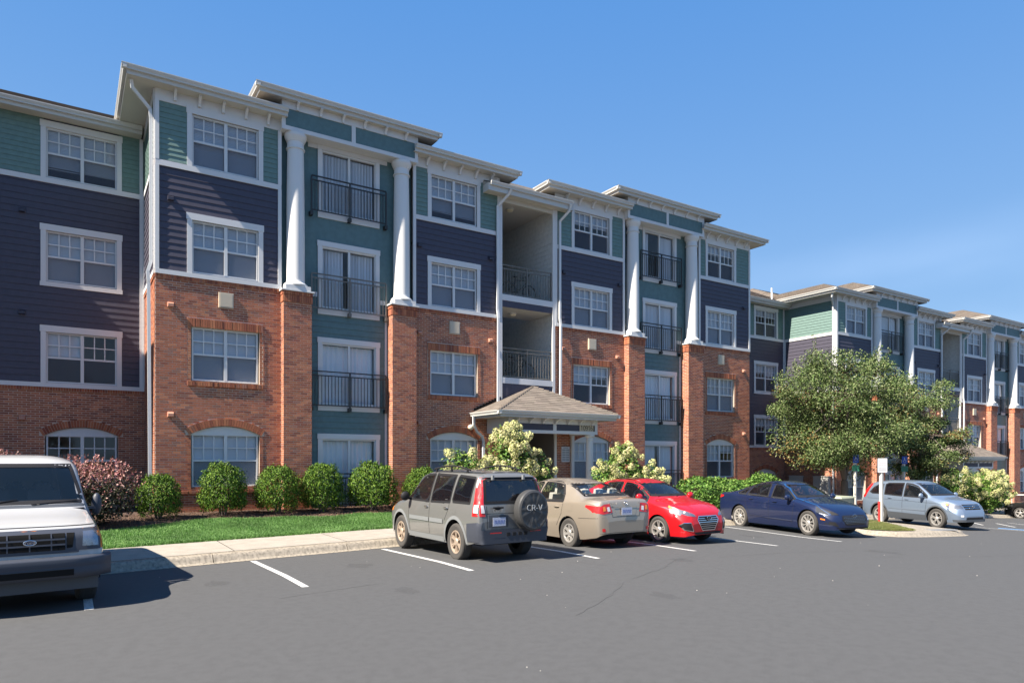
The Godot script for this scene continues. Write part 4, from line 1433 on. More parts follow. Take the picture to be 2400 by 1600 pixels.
func wing(label: String, x0: float, x1: float, dy: float, blinds: Array, want: bool) -> void:
	# the set-back wall between two blocks
	var u := thing("building_wing", label, "building", Vector3(0, dy, -3.2))
	var joined := B.new()
	var single := []
	var T := Transform3D()
	var cs := [x0 + 1.67, x1 - 1.68]
	var w := 1.83
	var ha := []
	var hs := []
	var gs := []
	for c in cs:
		ha.append({"x0": c - w / 2 - 0.03, "x1": c + w / 2 + 0.03, "y0": 1.12, "y1": 2.67, "rise": 0.25})
		for y in [4.24, 7.26, 10.366]:
			hs.append({"x0": c - w / 2 - 0.06, "x1": c + w / 2 + 0.06, "y0": y - 0.12, "y1": y + 1.69})
			gs.append({"x0": c - w / 2, "x1": c + w / 2, "y0": y, "y1": y + 1.51})
	var b := B.new()
	panel(b, T, x0, x1, -1.2, 4.1, ha)
	part("mortar_wall", b, M.mortar, u)
	b = B.new()
	panel(b, T, x0, x1, 4.1, 12.2, gs)
	part("wall", b, M.navy_panel, u)
	bricks(joined, T, x0, x1, -1.2, 4.0, ha, single, want)
	upright_bricks(joined, T, x0, x1, 4.0, 4.1, 0.03)
	for h in ha:
		arch_bricks(joined, T, h)
	siding(u, null, T.translated(Vector3(0, 0, 0.001)), x0, x1, 4.24, 10.19, hs, M.navy_siding)
	siding(u, null, T.translated(Vector3(0, 0, 0.001)), x0, x1, 10.366, 12.1, hs, M.teal_siding, 0.148)
	pbox("trim_board", Vector3(x0, 4.1, -0.02), Vector3(x1, 4.23, 0.05), M.white_trim, u)
	pbox("trim_board", Vector3(x0, 10.19, -0.02), Vector3(x1, 10.345, 0.042), M.white_trim, u)
	pbox("corner_board", Vector3(x1 - 0.14, 4.231, -0.02), Vector3(x1 - 0.042, 10.189, 0.04), M.white_trim, u)
	pbox("corner_board", Vector3(x1 - 0.14, 10.346, -0.02), Vector3(x1 - 0.042, 12.1, 0.04), M.white_trim, u)
	for i in 2:
		window(u, cs[i], 1.14, 2.67, -0.07, {"rise": 0.235, "blind": blinds[i][0], "screen": false})
		window(u, cs[i], 4.24, 5.75, -0.03, {"trim": true, "blind": blinds[i][1]})
		window(u, cs[i], 7.26, 8.77, -0.03, {"trim": true, "sill": true, "blind": blinds[i][2]})
		window(u, cs[i], 10.366, 11.855, -0.03, {"trim": true, "blind": blinds[i][3]})
		var fx: float = cs[i] - 1.5 if i == 1 else cs[i] + 1.5
		for f in [[9.25, 0], [6.25, 0], [3.15, 1]]:
			fixture(u, fx, f[0], M.terracotta if f[1] else M.dark_navy_plastic)
	eave(u, x0 + 0.02, x1 - 0.1, 12.1, 0.45, 0.0, false, false)
	b = B.new()
	slope(b, Vector3(x0 - 0.3, 12.33, 0.5), Vector3(x1 + 0.3, 12.33, 0.5), Vector3(x1 + 0.3, 14.4, -4.0), Vector3(x0 - 0.3, 14.4, -4.0), Color(0.2, 0.163, 0.13))
	part("roof", b, M.shingle, u)
	for p in [] if want else [[x1 - 2.1, -1.0, 0.35], [x1 - 1.2, 0.05, 0.4], [x1 - 0.2, -0.7, 0.6]]:
		b = B.new()
		var y: float = 12.33 + (0.5 - p[1]) * 0.46
		b.cyl(Vector3(p[0], y - 0.1, p[1]), Vector3(p[0], y + p[2], p[1]), 0.05, 0.05, 10)
		part("vent_pipe", b, M.vinyl, u)
	single.sort_custom(func(p, q): return p[1] - absf(p[3] - 3.0) * 0.5 > q[1] - absf(q[3] - 3.0) * 0.5)
	var kinds := []
	for i in 8:
		var bb := B.new()
		bb.col = brick_tone()
		one_brick(bb, Transform3D(), 0, 1, 0, 1, 0.004)
		kinds.append(bb.mesh())
	for i in single.size():
		var s: Array = single[i]
		if i < 300:
			var o := partm("brick", kinds[rng.randi() % 8], M.brick, u)
			o.transform = Transform3D(Basis.from_scale(Vector3(s[2] - s[1], s[4] - s[3], 1.0)), Vector3(s[1], s[3], 0))
		else:
			joined.col = s[5]
			one_brick(joined, T, s[1], s[2], s[3], s[4], 0.004)
	var bw := part("brickwork", joined, M.brick, u)
	bw.set_meta("kind", "stuff")
	if want:
		var ac := B.new()
		ac.box(Vector3(x0 - 0.1, -1.2, -10.6), Vector3(x1 + 0.1, 12.2, -10.4))
		part("back_wall", ac, M.mortar, u)

func buildings() -> void:
	shared_meshes()
	var F := [1.0, 1.0]
	unit("four-storey brick, teal and navy apartment block with white columns, nearest the viewer", Vector3.ZERO, true, true, [
		[[1.0, 1.0], [1.0, 1.0], F, F],
		[[1.0, 0.3], F, F, [0.82, 0.85]],
		[F, [0.45, 0.3], F, [0.3, 0.3]],
		[[0.5, 0.2], F, F, [0.25, 0.2]]])
	wing("set-back navy and teal wing with brick base at the left edge", -5.3, 2.01, 0.0, [[F, F, F, F], [[0.0, 0.0], [0.45, 0.0], F, [0.8, 0.78]]], true)
	wing("set-back dark navy wing over brick between the two blocks, behind the blue sedan", 27.56, 34.76, -1.45, [[F, F, F, F], [[0.6, 0.6], [0.3, 0.4], [0.3, 0.4], [0.2, 0.2]]], false)
	unit("more distant of the two column-fronted apartment blocks, partly behind trees", Vector3(32.75, -1.45, 0), false, false, [
		[F, F, F, F], [F, F, F, F], [[0.6, 0.8], F, F, F], [F, F, F, F]])
	# the block to the left of the wing, out of the frame: its eaves shade the wing
	var n := thing("apartment_building", "apartment block beyond the left edge, only its shadow on the wing is seen", "building", Vector3(-32.86, 0, 0))
	var joined := B.new()
	var sid := {"navy": B.new(), "teal": B.new()}
	bay(n, UNIT_EDGES[10], UNIT_EDGES[11], 25.5, [F, F, F, F], false, [], joined, sid, 10)
	var side := Transform3D(Basis(Vector3(0, 0, -1), Vector3.UP, Vector3(1, 0, 0)), Vector3(27.56, 0, 0))
	bricks(joined, side, 0.0, 3.2, -1.2, 7.1, [], [], false)
	siding(n, sid.navy, side, 0.0, 3.2, 7.3, 10.19, [], M.navy_siding)
	siding(n, sid.teal, side, 0.0, 3.2, 10.366, 12.3, [], M.teal_siding)
	var bw := part("brickwork", joined, M.brick, n)
	bw.set_meta("kind", "stuff")
	for k in ["navy", "teal"]:
		part(k + "_siding", sid[k], M[k + "_siding"], n).set_meta("kind", "stuff")
	pbox("wall", Vector3(16, -1.2, -12), Vector3(27.55, 12.4, -3.7), M.mortar, n)
	pbox("wall", Vector3(27.5, -1.2, -3.7), Vector3(27.555, 12.4, -0.001), M.mortar, n)
	pbox("wall", Vector3(16, -1.2, -3.7), Vector3(23.985, 12.4, -0.3), M.teal_panel, n)
	eave(n, 16.0, 28.22, 12.33, 0.42, 0.0, false, true, -3.2)
	hip_roof(n, 20.0, 28.36, 0.5, 12.55, 0.42, -12.0)

func lettering(parent: Node, text: String, at: Vector3, turn: Vector3, h: float, m: Material, depth := 0.006, squeeze := 1.0, fontname := "Droid Sans", called := "lettering") -> MeshInstance3D:
	var t := TextMesh.new()
	var f := SystemFont.new()
	f.font_names = PackedStringArray([fontname])
	t.font = f
	t.text = text
	t.font_size = 32
	t.pixel_size = h / 24.0
	t.depth = depth
	var o := partm(called, t, m, parent)
	o.transform = Transform3D(Basis.from_euler(turn) * Basis.from_scale(Vector3(squeeze, 1, 1)), at)
	return o

func porch() -> void:
	porch_at("hip-roofed entrance porch with the number 10916, between the hydrangeas", Vector3.ZERO, true)

func far_porch() -> void:
	porch_at("hip-roofed entrance porch of the more distant block, beside the large hydrangea", Vector3(32.75, -1.45, 0), false)

func porch_at(label: String, at: Vector3, near: bool) -> void:
	var p := thing("entrance_porch", label, "porch", at)
	var x0 := 12.2
	var x1 := 17.37
	var zf := 1.92
	var ys := 3.42
	pbox("soffit", Vector3(x0 + 0.02, ys, 0.02), Vector3(x1 - 0.02, ys + 0.03, zf - 0.02), M.soffit, p)
	pbox("fascia", Vector3(x0, ys - 0.015, zf - 0.02), Vector3(x1, ys + 0.19, zf), M.gutter, p)
	pbox("fascia", Vector3(x0, ys - 0.014, 0.02), Vector3(x0 + 0.02, ys + 0.19, zf - 0.021), M.gutter, p)
	pbox("fascia", Vector3(x1 - 0.02, ys - 0.014, 0.02), Vector3(x1, ys + 0.19, zf - 0.021), M.gutter, p)
	gutter_run(p, Vector3(x0 - 0.125, ys + 0.2, zf), Vector3(x1 + 0.125, ys + 0.2, zf), Vector3(0, 0, 1))
	gutter_run(p, Vector3(x0, ys + 0.199, 0.02), Vector3(x0, ys + 0.199, zf + 0.12), Vector3(-1, 0, 0))
	gutter_run(p, Vector3(x1, ys + 0.199, 0.02), Vector3(x1, ys + 0.199, zf + 0.12), Vector3(1, 0, 0))
	var b := B.new()
	var a := Vector3(14.78, 4.72, 0.12)
	var tone := Color(0.225, 0.19, 0.16)
	slope(b, Vector3(x0 - 0.06, ys + 0.2, zf + 0.05), Vector3(x1 + 0.06, ys + 0.2, zf + 0.05), a, a, tone)
	slope(b, Vector3(x0 - 0.06, ys + 0.2, 0.03), Vector3(x0 - 0.06, ys + 0.2, zf + 0.05), a, a - Vector3(0, 0, 0.08), tone)
	slope(b, Vector3(x1 + 0.06, ys + 0.2, zf + 0.05), Vector3(x1 + 0.06, ys + 0.2, 0.03), a - Vector3(0, 0, 0.08), a, tone)
	part("roof", b, M.shingle, p)
	b = B.new()
	for e in [Vector3(x0 - 0.04, ys + 0.22, zf + 0.03), Vector3(x1 + 0.04, ys + 0.22, zf + 0.03)]:
		var n := 16
		for i in n:
			var k := rng.randf_range(0.85, 1.1)
			b.col = Color(tone.r * k, tone.g * k, tone.b * k)
			var q: Vector3 = e.lerp(a, float(i) / n)
			var r: Vector3 = e.lerp(a, float(i + 1) / n)
			b.cyl(q + Vector3(0, 0.0, 0), r - Vector3(0, 0.02, 0), 0.055, 0.045, 6)
	part("hip_cap", b, M.shingle, p)
	# beam with panels
	var bx0 := 12.8
	var bx1 := 16.78
	for s in [["beam", 2.89, 3.42, 1.28, 1.48, M.white_trim]]:
		pbox(s[0], Vector3(bx0, s[1], s[3]), Vector3(bx1, s[2], s[4]), s[5], p)
	var xm := (bx0 + bx1) / 2
	pbox("beam_panel", Vector3(bx0 + 0.12, 3.0, 1.48), Vector3(xm - 0.07, 3.23, 1.488), M.navy_panel, p)
	pbox("beam_panel", Vector3(xm + 0.07, 3.0, 1.48), Vector3(bx1 - 0.12, 3.23, 1.488), M.navy_panel, p)
	pbox("trim_board", Vector3(bx0 - 0.01, 2.885, 1.481), Vector3(bx1 + 0.01, 3.0, 1.51), M.white_trim, p)
	pbox("frieze_board", Vector3(bx0 - 0.01, 3.23, 1.481), Vector3(bx1 + 0.01, 3.418, 1.51), M.white_trim, p)
	for xx in [[bx0 - 0.01, bx0 + 0.12], [xm - 0.07, xm + 0.07], [bx1 - 0.12, bx1 + 0.01]]:
		pbox("trim_board", Vector3(xx[0], 3.001, 1.481), Vector3(xx[1], 3.229, 1.508), M.white_trim, p)
	pbox("beam", Vector3(bx0, 2.89, 0.03), Vector3(bx0 + 0.2, 3.42, 1.279), M.white_trim, p)
	pbox("beam", Vector3(bx1 - 0.2, 2.89, 0.03), Vector3(bx1, 3.42, 1.279), M.white_trim, p)
	pbox("ceiling", Vector3(bx0 + 0.2, 3.0, 0.03), Vector3(bx1 - 0.2, 3.04, 1.279), M.soffit, p)
	for k in 7:
		var br := partm("bracket", BRACKET, M.white_trim, p)
		br.transform = Transform3D(Basis.from_scale(Vector3(1, 0.72, 1.3)), Vector3(lerpf(bx0 + 0.3, bx1 - 0.3, k / 6.0), 3.418, 1.51))
	for x in [bx0 + 0.22, bx1 - 0.22]:
		var c := group_part("column", p)
		c.position = Vector3(x, 0, 1.32)
		b = B.new()
		b.box(Vector3(-0.2, 0.1, -0.2), Vector3(0.2, 0.3, 0.2))
		part("plinth", b, M.column_paint, c)
		b = B.new()
		b.lathe(Transform3D(), [Vector2(0.19, 0.3), Vector2(0.2, 0.34), Vector2(0.16, 0.4), Vector2(0.15, 0.45), Vector2(0.14, 1.8), Vector2(0.125, 2.68)], 20)
		part("shaft", b, M.column_paint, c)
		b = B.new()
		b.lathe(Transform3D(), [Vector2(0.125, 2.68), Vector2(0.145, 2.69), Vector2(0.145, 2.72), Vector2(0.13, 2.74), Vector2(0.15, 2.78), Vector2(0.19, 2.82), Vector2(0.19, 2.889)], 20)
		part("capital", b, M.column_paint, c)
	pbox("pilaster", Vector3(16.64, 0.3, 0.04), Vector3(16.76, 2.889, 0.14), M.white_trim, p)
	pbox("pilaster", Vector3(15.82, 0.3, 0.04), Vector3(15.92, 2.999, 0.1), M.white_trim, p)
	pbox("floor", Vector3(12.4, -0.6, 0.03), Vector3(17.2, 0.33, 3.2), M.concrete, p)
	# stepped flashing where the roof meets the brick
	for k in 9:
		var u := k / 9.0
		pbox("flashing", Vector3(lerpf(x0 + 0.05, 13.35, u), lerpf(3.68, 4.2, u), 0.036), Vector3(lerpf(x0 + 0.05, 13.35, u) + 0.16, lerpf(3.68, 4.2, u) + 0.12, 0.05), M.black_paint, p)
	downspout(p, [Vector3(12.12, 3.5, 0.25), Vector3(12.14, 3.2, 0.22), Vector3(12.3, 2.95, 0.16), Vector3(12.55, 2.78, 0.12), Vector3(12.6, 2.6, 0.12), Vector3(12.6, 0.5, 0.12)])
	# wall lamp
	var l := group_part("wall_lamp", p)
	l.position = Vector3(12.05, 3.1, 0.03)
	b = B.new()
	b.cyl(Vector3.ZERO, Vector3(0, 0, 0.05), 0.07, 0.07, 14)
	part("lamp_base", b, M.terracotta, l)
	b = B.new()
	b.ball(Vector3(0, 0, 0.13), Vector3(0.1, 0.1, 0.09), 14, 8)
	part("lamp_globe", b, M.lamp_glass, l)
	if not near:
		for s in [[16.1, 2.4], [16.55, 2.0]]:
			b = B.new()
			b.tube([Vector3(s[0], 1.3, s[1] + 1.6), Vector3(s[0], 1.25, s[1] + 0.4), Vector3(s[0], 0.3, s[1] + 0.4)], 0.022, 8)
			b.tube([Vector3(s[0], 1.3, s[1] + 1.6), Vector3(s[0], -0.2, s[1] + 1.6)], 0.022, 8)
			part("handrail", b, M.gutter, p)
		return
	pbox("number_plaque", Vector3(15.94, 3.0, 1.488), Vector3(16.6, 3.225, 1.5), M.plaque, p)
	pbox("plaque_edge", Vector3(16.6, 3.0, 1.488), Vector3(16.655, 3.225, 1.499), M.black_paint, p)
	lettering(p, "10916", Vector3(16.27, 3.115, 1.503), Vector3.ZERO, 0.185, M.black_paint, 0.003, 0.86)
	# directory board on the brick beside the opening
	var d := group_part("directory_board", p)
	d.position = Vector3(16.2, 1.86, 0.012)
	pbox("board", Vector3(0, 0, 0), Vector3(0.4, 0.6, 0.03), M.sign_white, d)
	for r in 5:
		for c in 2:
			pbox("notice", Vector3(0.03 + c * 0.18, 0.05 + r * 0.095, 0.03), Vector3(0.19 + c * 0.18, 0.12 + r * 0.095, 0.034), M.grey_steel, d)
	pbox("notice", Vector3(0.08, 0.53, 0.03), Vector3(0.32, 0.57, 0.034), M.grey_steel, d)

# ---------------------------------------------------------------- vehicles
# A body is a loft of cross-sections along local z (rear 0, nose at length). Everything on it is laid onto that surface.

class Car:
	var s: Dictionary
	var L: float
	func tb(t: Array, x: float) -> float:
		if x <= t[0][0]:
			return t[0][1]
		for i in t.size() - 1:
			if x <= t[i + 1][0]:
				return lerpf(t[i][1], t[i + 1][1], (x - t[i][0]) / (t[i + 1][0] - t[i][0]))
		return t[t.size() - 1][1]
	func cub(t: Array, x: float) -> float:
		# smooth table
		var n := t.size()
		if x <= t[0][0]:
			return t[0][1]
		if x >= t[n - 1][0]:
			return t[n - 1][1]
		for i in n - 1:
			if x <= t[i + 1][0]:
				var x0: float = t[i][0]; var x1: float = t[i + 1][0]
				var y0: float = t[i][1]; var y1: float = t[i + 1][1]
				var d := (y1 - y0) / (x1 - x0)
				var a := d
				var b := d
				if i > 0:
					var dp: float = (y0 - t[i - 1][1]) / (x0 - t[i - 1][0])
					a = 0.0 if dp * d <= 0 else 2 * dp * d / (dp + d)
				if i < n - 2:
					var dn: float = (t[i + 2][1] - y1) / (t[i + 2][0] - x1)
					b = 0.0 if dn * d <= 0 else 2 * dn * d / (dn + d)
				var u := (x - x0) / (x1 - x0)
				var h := x1 - x0
				return y0 * (1 + 2 * u) * (1 - u) * (1 - u) + h * a * u * (1 - u) * (1 - u) + y1 * u * u * (3 - 2 * u) + h * b * u * u * (u - 1)
		return 0.0
	func top(z: float) -> float:
		return cub(s.top, z)
	func yre(z: float) -> float:
		return top(z) - tb(s.drop, z)
	func belt(z: float) -> float:
		return minf(cub(s.belt, z), yre(z) - 0.015)
	func wmid(z: float) -> float:
		return cub(s.plan, z) * s.W
	func wre(z: float) -> float:
		return minf(cub(s.roofw, z) * s.W, wmid(z) * 0.985)
	func sill(z: float) -> float:
		return tb(s.sill, z)
	func bottom(z: float) -> float:
		var y := sill(z)
		for c in [s.rz, s.fz]:
			var d := absf(z - c)
			if d < s.arch:
				y = maxf(y, s.r + sqrt(maxf(0.0, s.arch * s.arch - d * d)))
		return y
	func wside(z: float, y: float) -> float:
		var m := wmid(z)
		var ym: float = s.ymid
		var bl := belt(z)
		if y < ym:
			var t := clampf((ym - y) / maxf(ym - sill(z), 0.05), 0.0, 1.0)
			return m - s.tuck * t * t * minf(1.0, m)
		var u := clampf((y - ym) / maxf(bl - ym, 0.05), 0.0, 1.0)
		return m - s.lean * u * u
	func W(z: float, y: float) -> float:
		var bl := belt(z)
		if y <= bl:
			return wside(z, y)
		var e := yre(z)
		var wb := wside(z, bl)
		var wr := minf(wre(z), wb * 0.995)
		if y <= e:
			var t := (y - bl) / maxf(e - bl, 0.001)
			return lerpf(wb, wr, t) + 0.018 * sin(t * PI) * minf(1.0, (e - bl) / 0.3)
		var tp := top(z)
		if y >= tp:
			return 0.0
		return wr * pow(1.0 - (y - e) / maxf(tp - e, 0.001), 1.0 / s.crown)
	func row(z: float) -> PackedVector3Array:
		var out := PackedVector3Array()
		var b := bottom(z)
		var bl := belt(z)
		b = minf(b, bl - 0.02)
		for i in 11:
			var y := lerpf(b, bl, i / 10.0)
			out.append(Vector3(wside(z, y), y, z))
		var e := yre(z)
		for i in range(1, 8):
			var y := lerpf(bl, e, i / 7.0)
			out.append(Vector3(W(z, y), y, z))
		var tp := top(z)
		var wr := out[out.size() - 1].x
		for i in range(1, 11):
			var w := wr * (1.0 - i / 10.0)
			out.append(Vector3(w, e + (tp - e) * (1.0 - pow(w / maxf(wr, 0.001), s.crown)), z))
		var n := out.size()
		for i in range(n - 2, -1, -1):
			out.append(Vector3(-out[i].x, out[i].y, z))
		return out
	func inside(z: float, x: float, y: float) -> bool:
		return y < top(z) and y > sill(z) - 0.3 and W(z, y) >= absf(x)
	func front(x: float, y: float) -> float:
		var z := L
		while z > L * 0.35 and not inside(z, x, y):
			z -= 0.04
		var a := z
		var b := minf(L, z + 0.04)
		for i in 9:
			var m := (a + b) / 2
			if inside(m, x, y):
				a = m
			else:
				b = m
		return a
	func rear(x: float, y: float) -> float:
		var z := 0.0
		while z < L * 0.65 and not inside(z, x, y):
			z += 0.04
		var a := z
		var b := maxf(0.0, z - 0.04)
		for i in 9:
			var m := (a + b) / 2
			if inside(m, x, y):
				a = m
			else:
				b = m
		return a
	func lay(mode: int, p: Vector2, off: float) -> Vector3:
		# 0 right-hand side (+x), 1 other side (-x), 2 front, 3 rear, 4 top; p is (z, y), (x, y) or (x, z)
		if mode == 0 or mode == 1:
			var sg := 1.0 if mode == 0 else -1.0
			var e := 0.01
			var w := W(p.x, p.y)
			var n := Vector3(1, -(W(p.x, p.y + e) - W(p.x, p.y - e)) / (2 * e), -(W(p.x + e, p.y) - W(p.x - e, p.y)) / (2 * e)).normalized()
			var q := Vector3(w, p.y, p.x) + n * off
			return Vector3(q.x * sg, q.y, q.z)
		if mode == 2:
			var z := front(p.x, p.y)
			return Vector3(p.x, p.y, z + off)
		if mode == 3:
			var z := rear(p.x, p.y)
			return Vector3(p.x, p.y, z - off)
		var e := yre(p.y)
		var wr := minf(wre(p.y), wside(p.y, belt(p.y)) * 0.995)
		var y := e + (top(p.y) - e) * (1.0 - pow(minf(1.0, absf(p.x) / maxf(wr, 0.001)), s.crown))
		return Vector3(p.x, y + off, p.y)

func lay_patch(c: Car, b: B, poly: PackedVector2Array, mode: int, off: float, step := 0.06) -> void:
	var p := PackedVector2Array()
	for i in poly.size():
		var a := poly[i]
		var e := poly[(i + 1) % poly.size()]
		var n := maxi(1, int(ceil(a.distance_to(e) / step)))
		for k in n:
			p.append(a.lerp(e, float(k) / n))
	# inner points on a lattice, triangulated with the outline
	var box := Rect2(p[0], Vector2.ZERO)
	for q in p:
		box = box.expand(q)
	var inner := Geometry2D.offset_polygon(p, -step * 0.45)
	var pts := p.duplicate()
	var y := box.position.y + step / 2
	while y < box.end.y:
		var x := box.position.x + step / 2
		while x < box.end.x:
			for q in inner:
				if Geometry2D.is_point_in_polygon(Vector2(x, y), q):
					pts.append(Vector2(x + (0.002 if int(y / step) % 2 else 0.0), y))
			x += step
		y += step
	var tr := Geometry2D.triangulate_delaunay(pts)
	var q3 := PackedVector3Array()
	for q in pts:
		q3.append(c.lay(mode, q, off))
	var nn := PackedVector3Array()
	nn.resize(q3.size())
	var tris := []
	var want := Vector3(1, 0, 0)
	match mode:
		1: want = Vector3(-1, 0, 0)
		2: want = Vector3(0, 0, 1)
		3: want = Vector3(0, 0, -1)
		4: want = Vector3(0, 1, 0)
	for i in range(0, tr.size(), 3):
		var m := (pts[tr[i]] + pts[tr[i + 1]] + pts[tr[i + 2]]) / 3.0
		if not Geometry2D.is_point_in_polygon(m, p):
			continue
		var t := [tr[i], tr[i + 1], tr[i + 2]]
		var g := (q3[t[1]] - q3[t[0]]).cross(q3[t[2]] - q3[t[0]])
		if g.dot(want) < 0:
			t = [t[0], t[2], t[1]]
			g = -g
		for k in 3:
			nn[t[k]] += g
		tris.append(t)
	for t in tris:
		b.trin(q3[t[0]], q3[t[1]], q3[t[2]], nn[t[0]].normalized(), nn[t[1]].normalized(), nn[t[2]].normalized())

func lay_ring(c: Car, b: B, poly: PackedVector2Array, mode: int, off: float, w0: float, w1: float) -> void:
	# band along the outline, from w0 outside to w1 inside
	var p := PackedVector2Array()
	for i in poly.size():
		var a := poly[i]
		var e := poly[(i + 1) % poly.size()]
		var n := maxi(1, int(ceil(a.distance_to(e) / 0.05)))
		for k in n:
			p.append(a.lerp(e, float(k) / n))
	if Geometry2D.is_polygon_clockwise(p):
		p.reverse()
	var n := p.size()
	var o := []
	var q := []
	for i in n:
		var d := (p[(i + 1) % n] - p[(i - 1 + n) % n]).normalized()
		var nv := Vector2(-d.y, d.x)
		o.append(c.lay(mode, p[i] - nv * w0, off))
		q.append(c.lay(mode, p[i] + nv * w1, off))
	for i in n:
		var k := (i + 1) % n
		if mode == 0 or mode == 3:
			b.quad(o[i], q[i], q[k], o[k])
		else:
			b.quad(o[i], o[k], q[k], q[i])

func lay_line(c: Car, b: B, pts: Array, mode: int, off: float, w: float) -> void:
	for i in pts.size() - 1:
		var a: Vector2 = pts[i]
		var e: Vector2 = pts[i + 1]
		var n := maxi(1, int(ceil(a.distance_to(e) / 0.06)))
		var d := (e - a).normalized()
		var nv := Vector2(-d.y, d.x) * w / 2
		for k in n:
			var u := a.lerp(e, float(k) / n)
			var v := a.lerp(e, float(k + 1) / n)
			var q := [c.lay(mode, u - nv, off), c.lay(mode, v - nv, off), c.lay(mode, v + nv, off), c.lay(mode, u + nv, off)]
			if mode == 0 or mode == 3:
				q.reverse()
			b.quad(q[0], q[1], q[2], q[3])

func P(a: Array) -> PackedVector2Array:
	var p := PackedVector2Array()
	for i in range(0, a.size(), 2):
		p.append(Vector2(a[i], a[i + 1]))
	return p

func flip(p: PackedVector2Array) -> PackedVector2Array:
	var q := PackedVector2Array()
	for v in p:
		q.append(Vector2(-v.x, v.y))
	q.reverse()
	return q

func wheel(parent: Node, at: Vector3, side: float, s: Dictionary) -> void:
	var o := group_part("wheel", parent)
	o.position = at
	var r: float = s.r
	var t: float = s.tyre_w / 2
	var rim: float = s.rim
	var ax := Transform3D(Basis(Vector3(0, 1, 0), Vector3(side, 0, 0), Vector3(0, 0, -side)), Vector3.ZERO)
	var b := B.new()
	b.lathe(ax, [Vector2(rim, -t), Vector2(r * 0.93, -t), Vector2(r * 0.985, -t + 0.025), Vector2(r, -t + 0.05), Vector2(r, t - 0.05), Vector2(r * 0.985, t - 0.022), Vector2(r * 0.94, t - 0.003), Vector2(r * 0.86, t + 0.004), Vector2(rim + 0.012, t - 0.008), Vector2(rim, t - 0.02)], 40)
	for k in 4:
		var xx := lerpf(-t + 0.06, t - 0.06, k / 3.0)
		b.lathe(ax, [Vector2(r + 0.001, xx - 0.004), Vector2(r + 0.004, xx), Vector2(r + 0.001, xx + 0.004)], 40)
	part("tyre", b, M.tyre, o)
	b = B.new()
	var m: StandardMaterial3D = M[s.rim_mat]
	b.lathe(ax, [Vector2(rim + 0.004, t - 0.022), Vector2(rim, t - 0.008), Vector2(rim - 0.024, t - 0.012), Vector2(rim - 0.03, t - 0.03), Vector2(rim - 0.04, t - 0.1)], 40)
	var n: int = s.spokes
	for i in n:
		var a0 := TAU * i / n
		for tw in s.twin:
			var a: float = a0 + tw
			var inn := ax * Transform3D(Basis(Vector3.UP, a), Vector3.ZERO)
			var w0: float = s.spoke_w * 0.62
			var w1: float = s.spoke_w
			var z0 := t - 0.03
			var z1 := t - 0.018
			var q := []
			for e in [[0.05, w0, z0 - 0.035], [rim - 0.015, w1, z1 - 0.03], [0.05, w0 * 0.8, z0], [rim - 0.015, w1 * 0.8, z1]]:
				q.append(inn * Vector3(e[0], e[2], -e[1] / 2))
				q.append(inn * Vector3(e[0], e[2], e[1] / 2))
			b.hexa([q[0], q[2], q[3], q[1], q[4], q[6], q[7], q[5]])
	b.lathe(ax, [Vector2(0.075, t - 0.07), Vector2(0.075, t - 0.03), Vector2(0.055, t - 0.015), Vector2(0.0, t - 0.012)], 20)
	part("rim", b, m, o)
	b = B.new()
	b.lathe(ax, [Vector2(rim - 0.005, t - 0.11), Vector2(rim * 0.6, t - 0.085), Vector2(0.0, t - 0.08)], 24)
	part("brake", b, M.black_plastic, o)

func seat(b: B, x: float, y: float, z: float, w: float) -> void:
	# cushion, back and headrest, facing +z
	b.obox(Transform3D(Basis.from_euler(Vector3(-0.08, 0, 0)), Vector3(x, y, z + 0.2)), Vector3(w, 0.16, 0.5))
	b.obox(Transform3D(Basis.from_euler(Vector3(-0.25, 0, 0)), Vector3(x, y + 0.33, z - 0.1)), Vector3(w, 0.6, 0.13))
	b.ball(Vector3(x, y + 0.66, z - 0.19), Vector3(0.15, 0.1, 0.06), 4, 4)
	b.obox(Transform3D(Basis.from_euler(Vector3(-0.2, 0, 0)), Vector3(x, y + 0.66, z - 0.19)), Vector3(0.22, 0.15, 0.08))

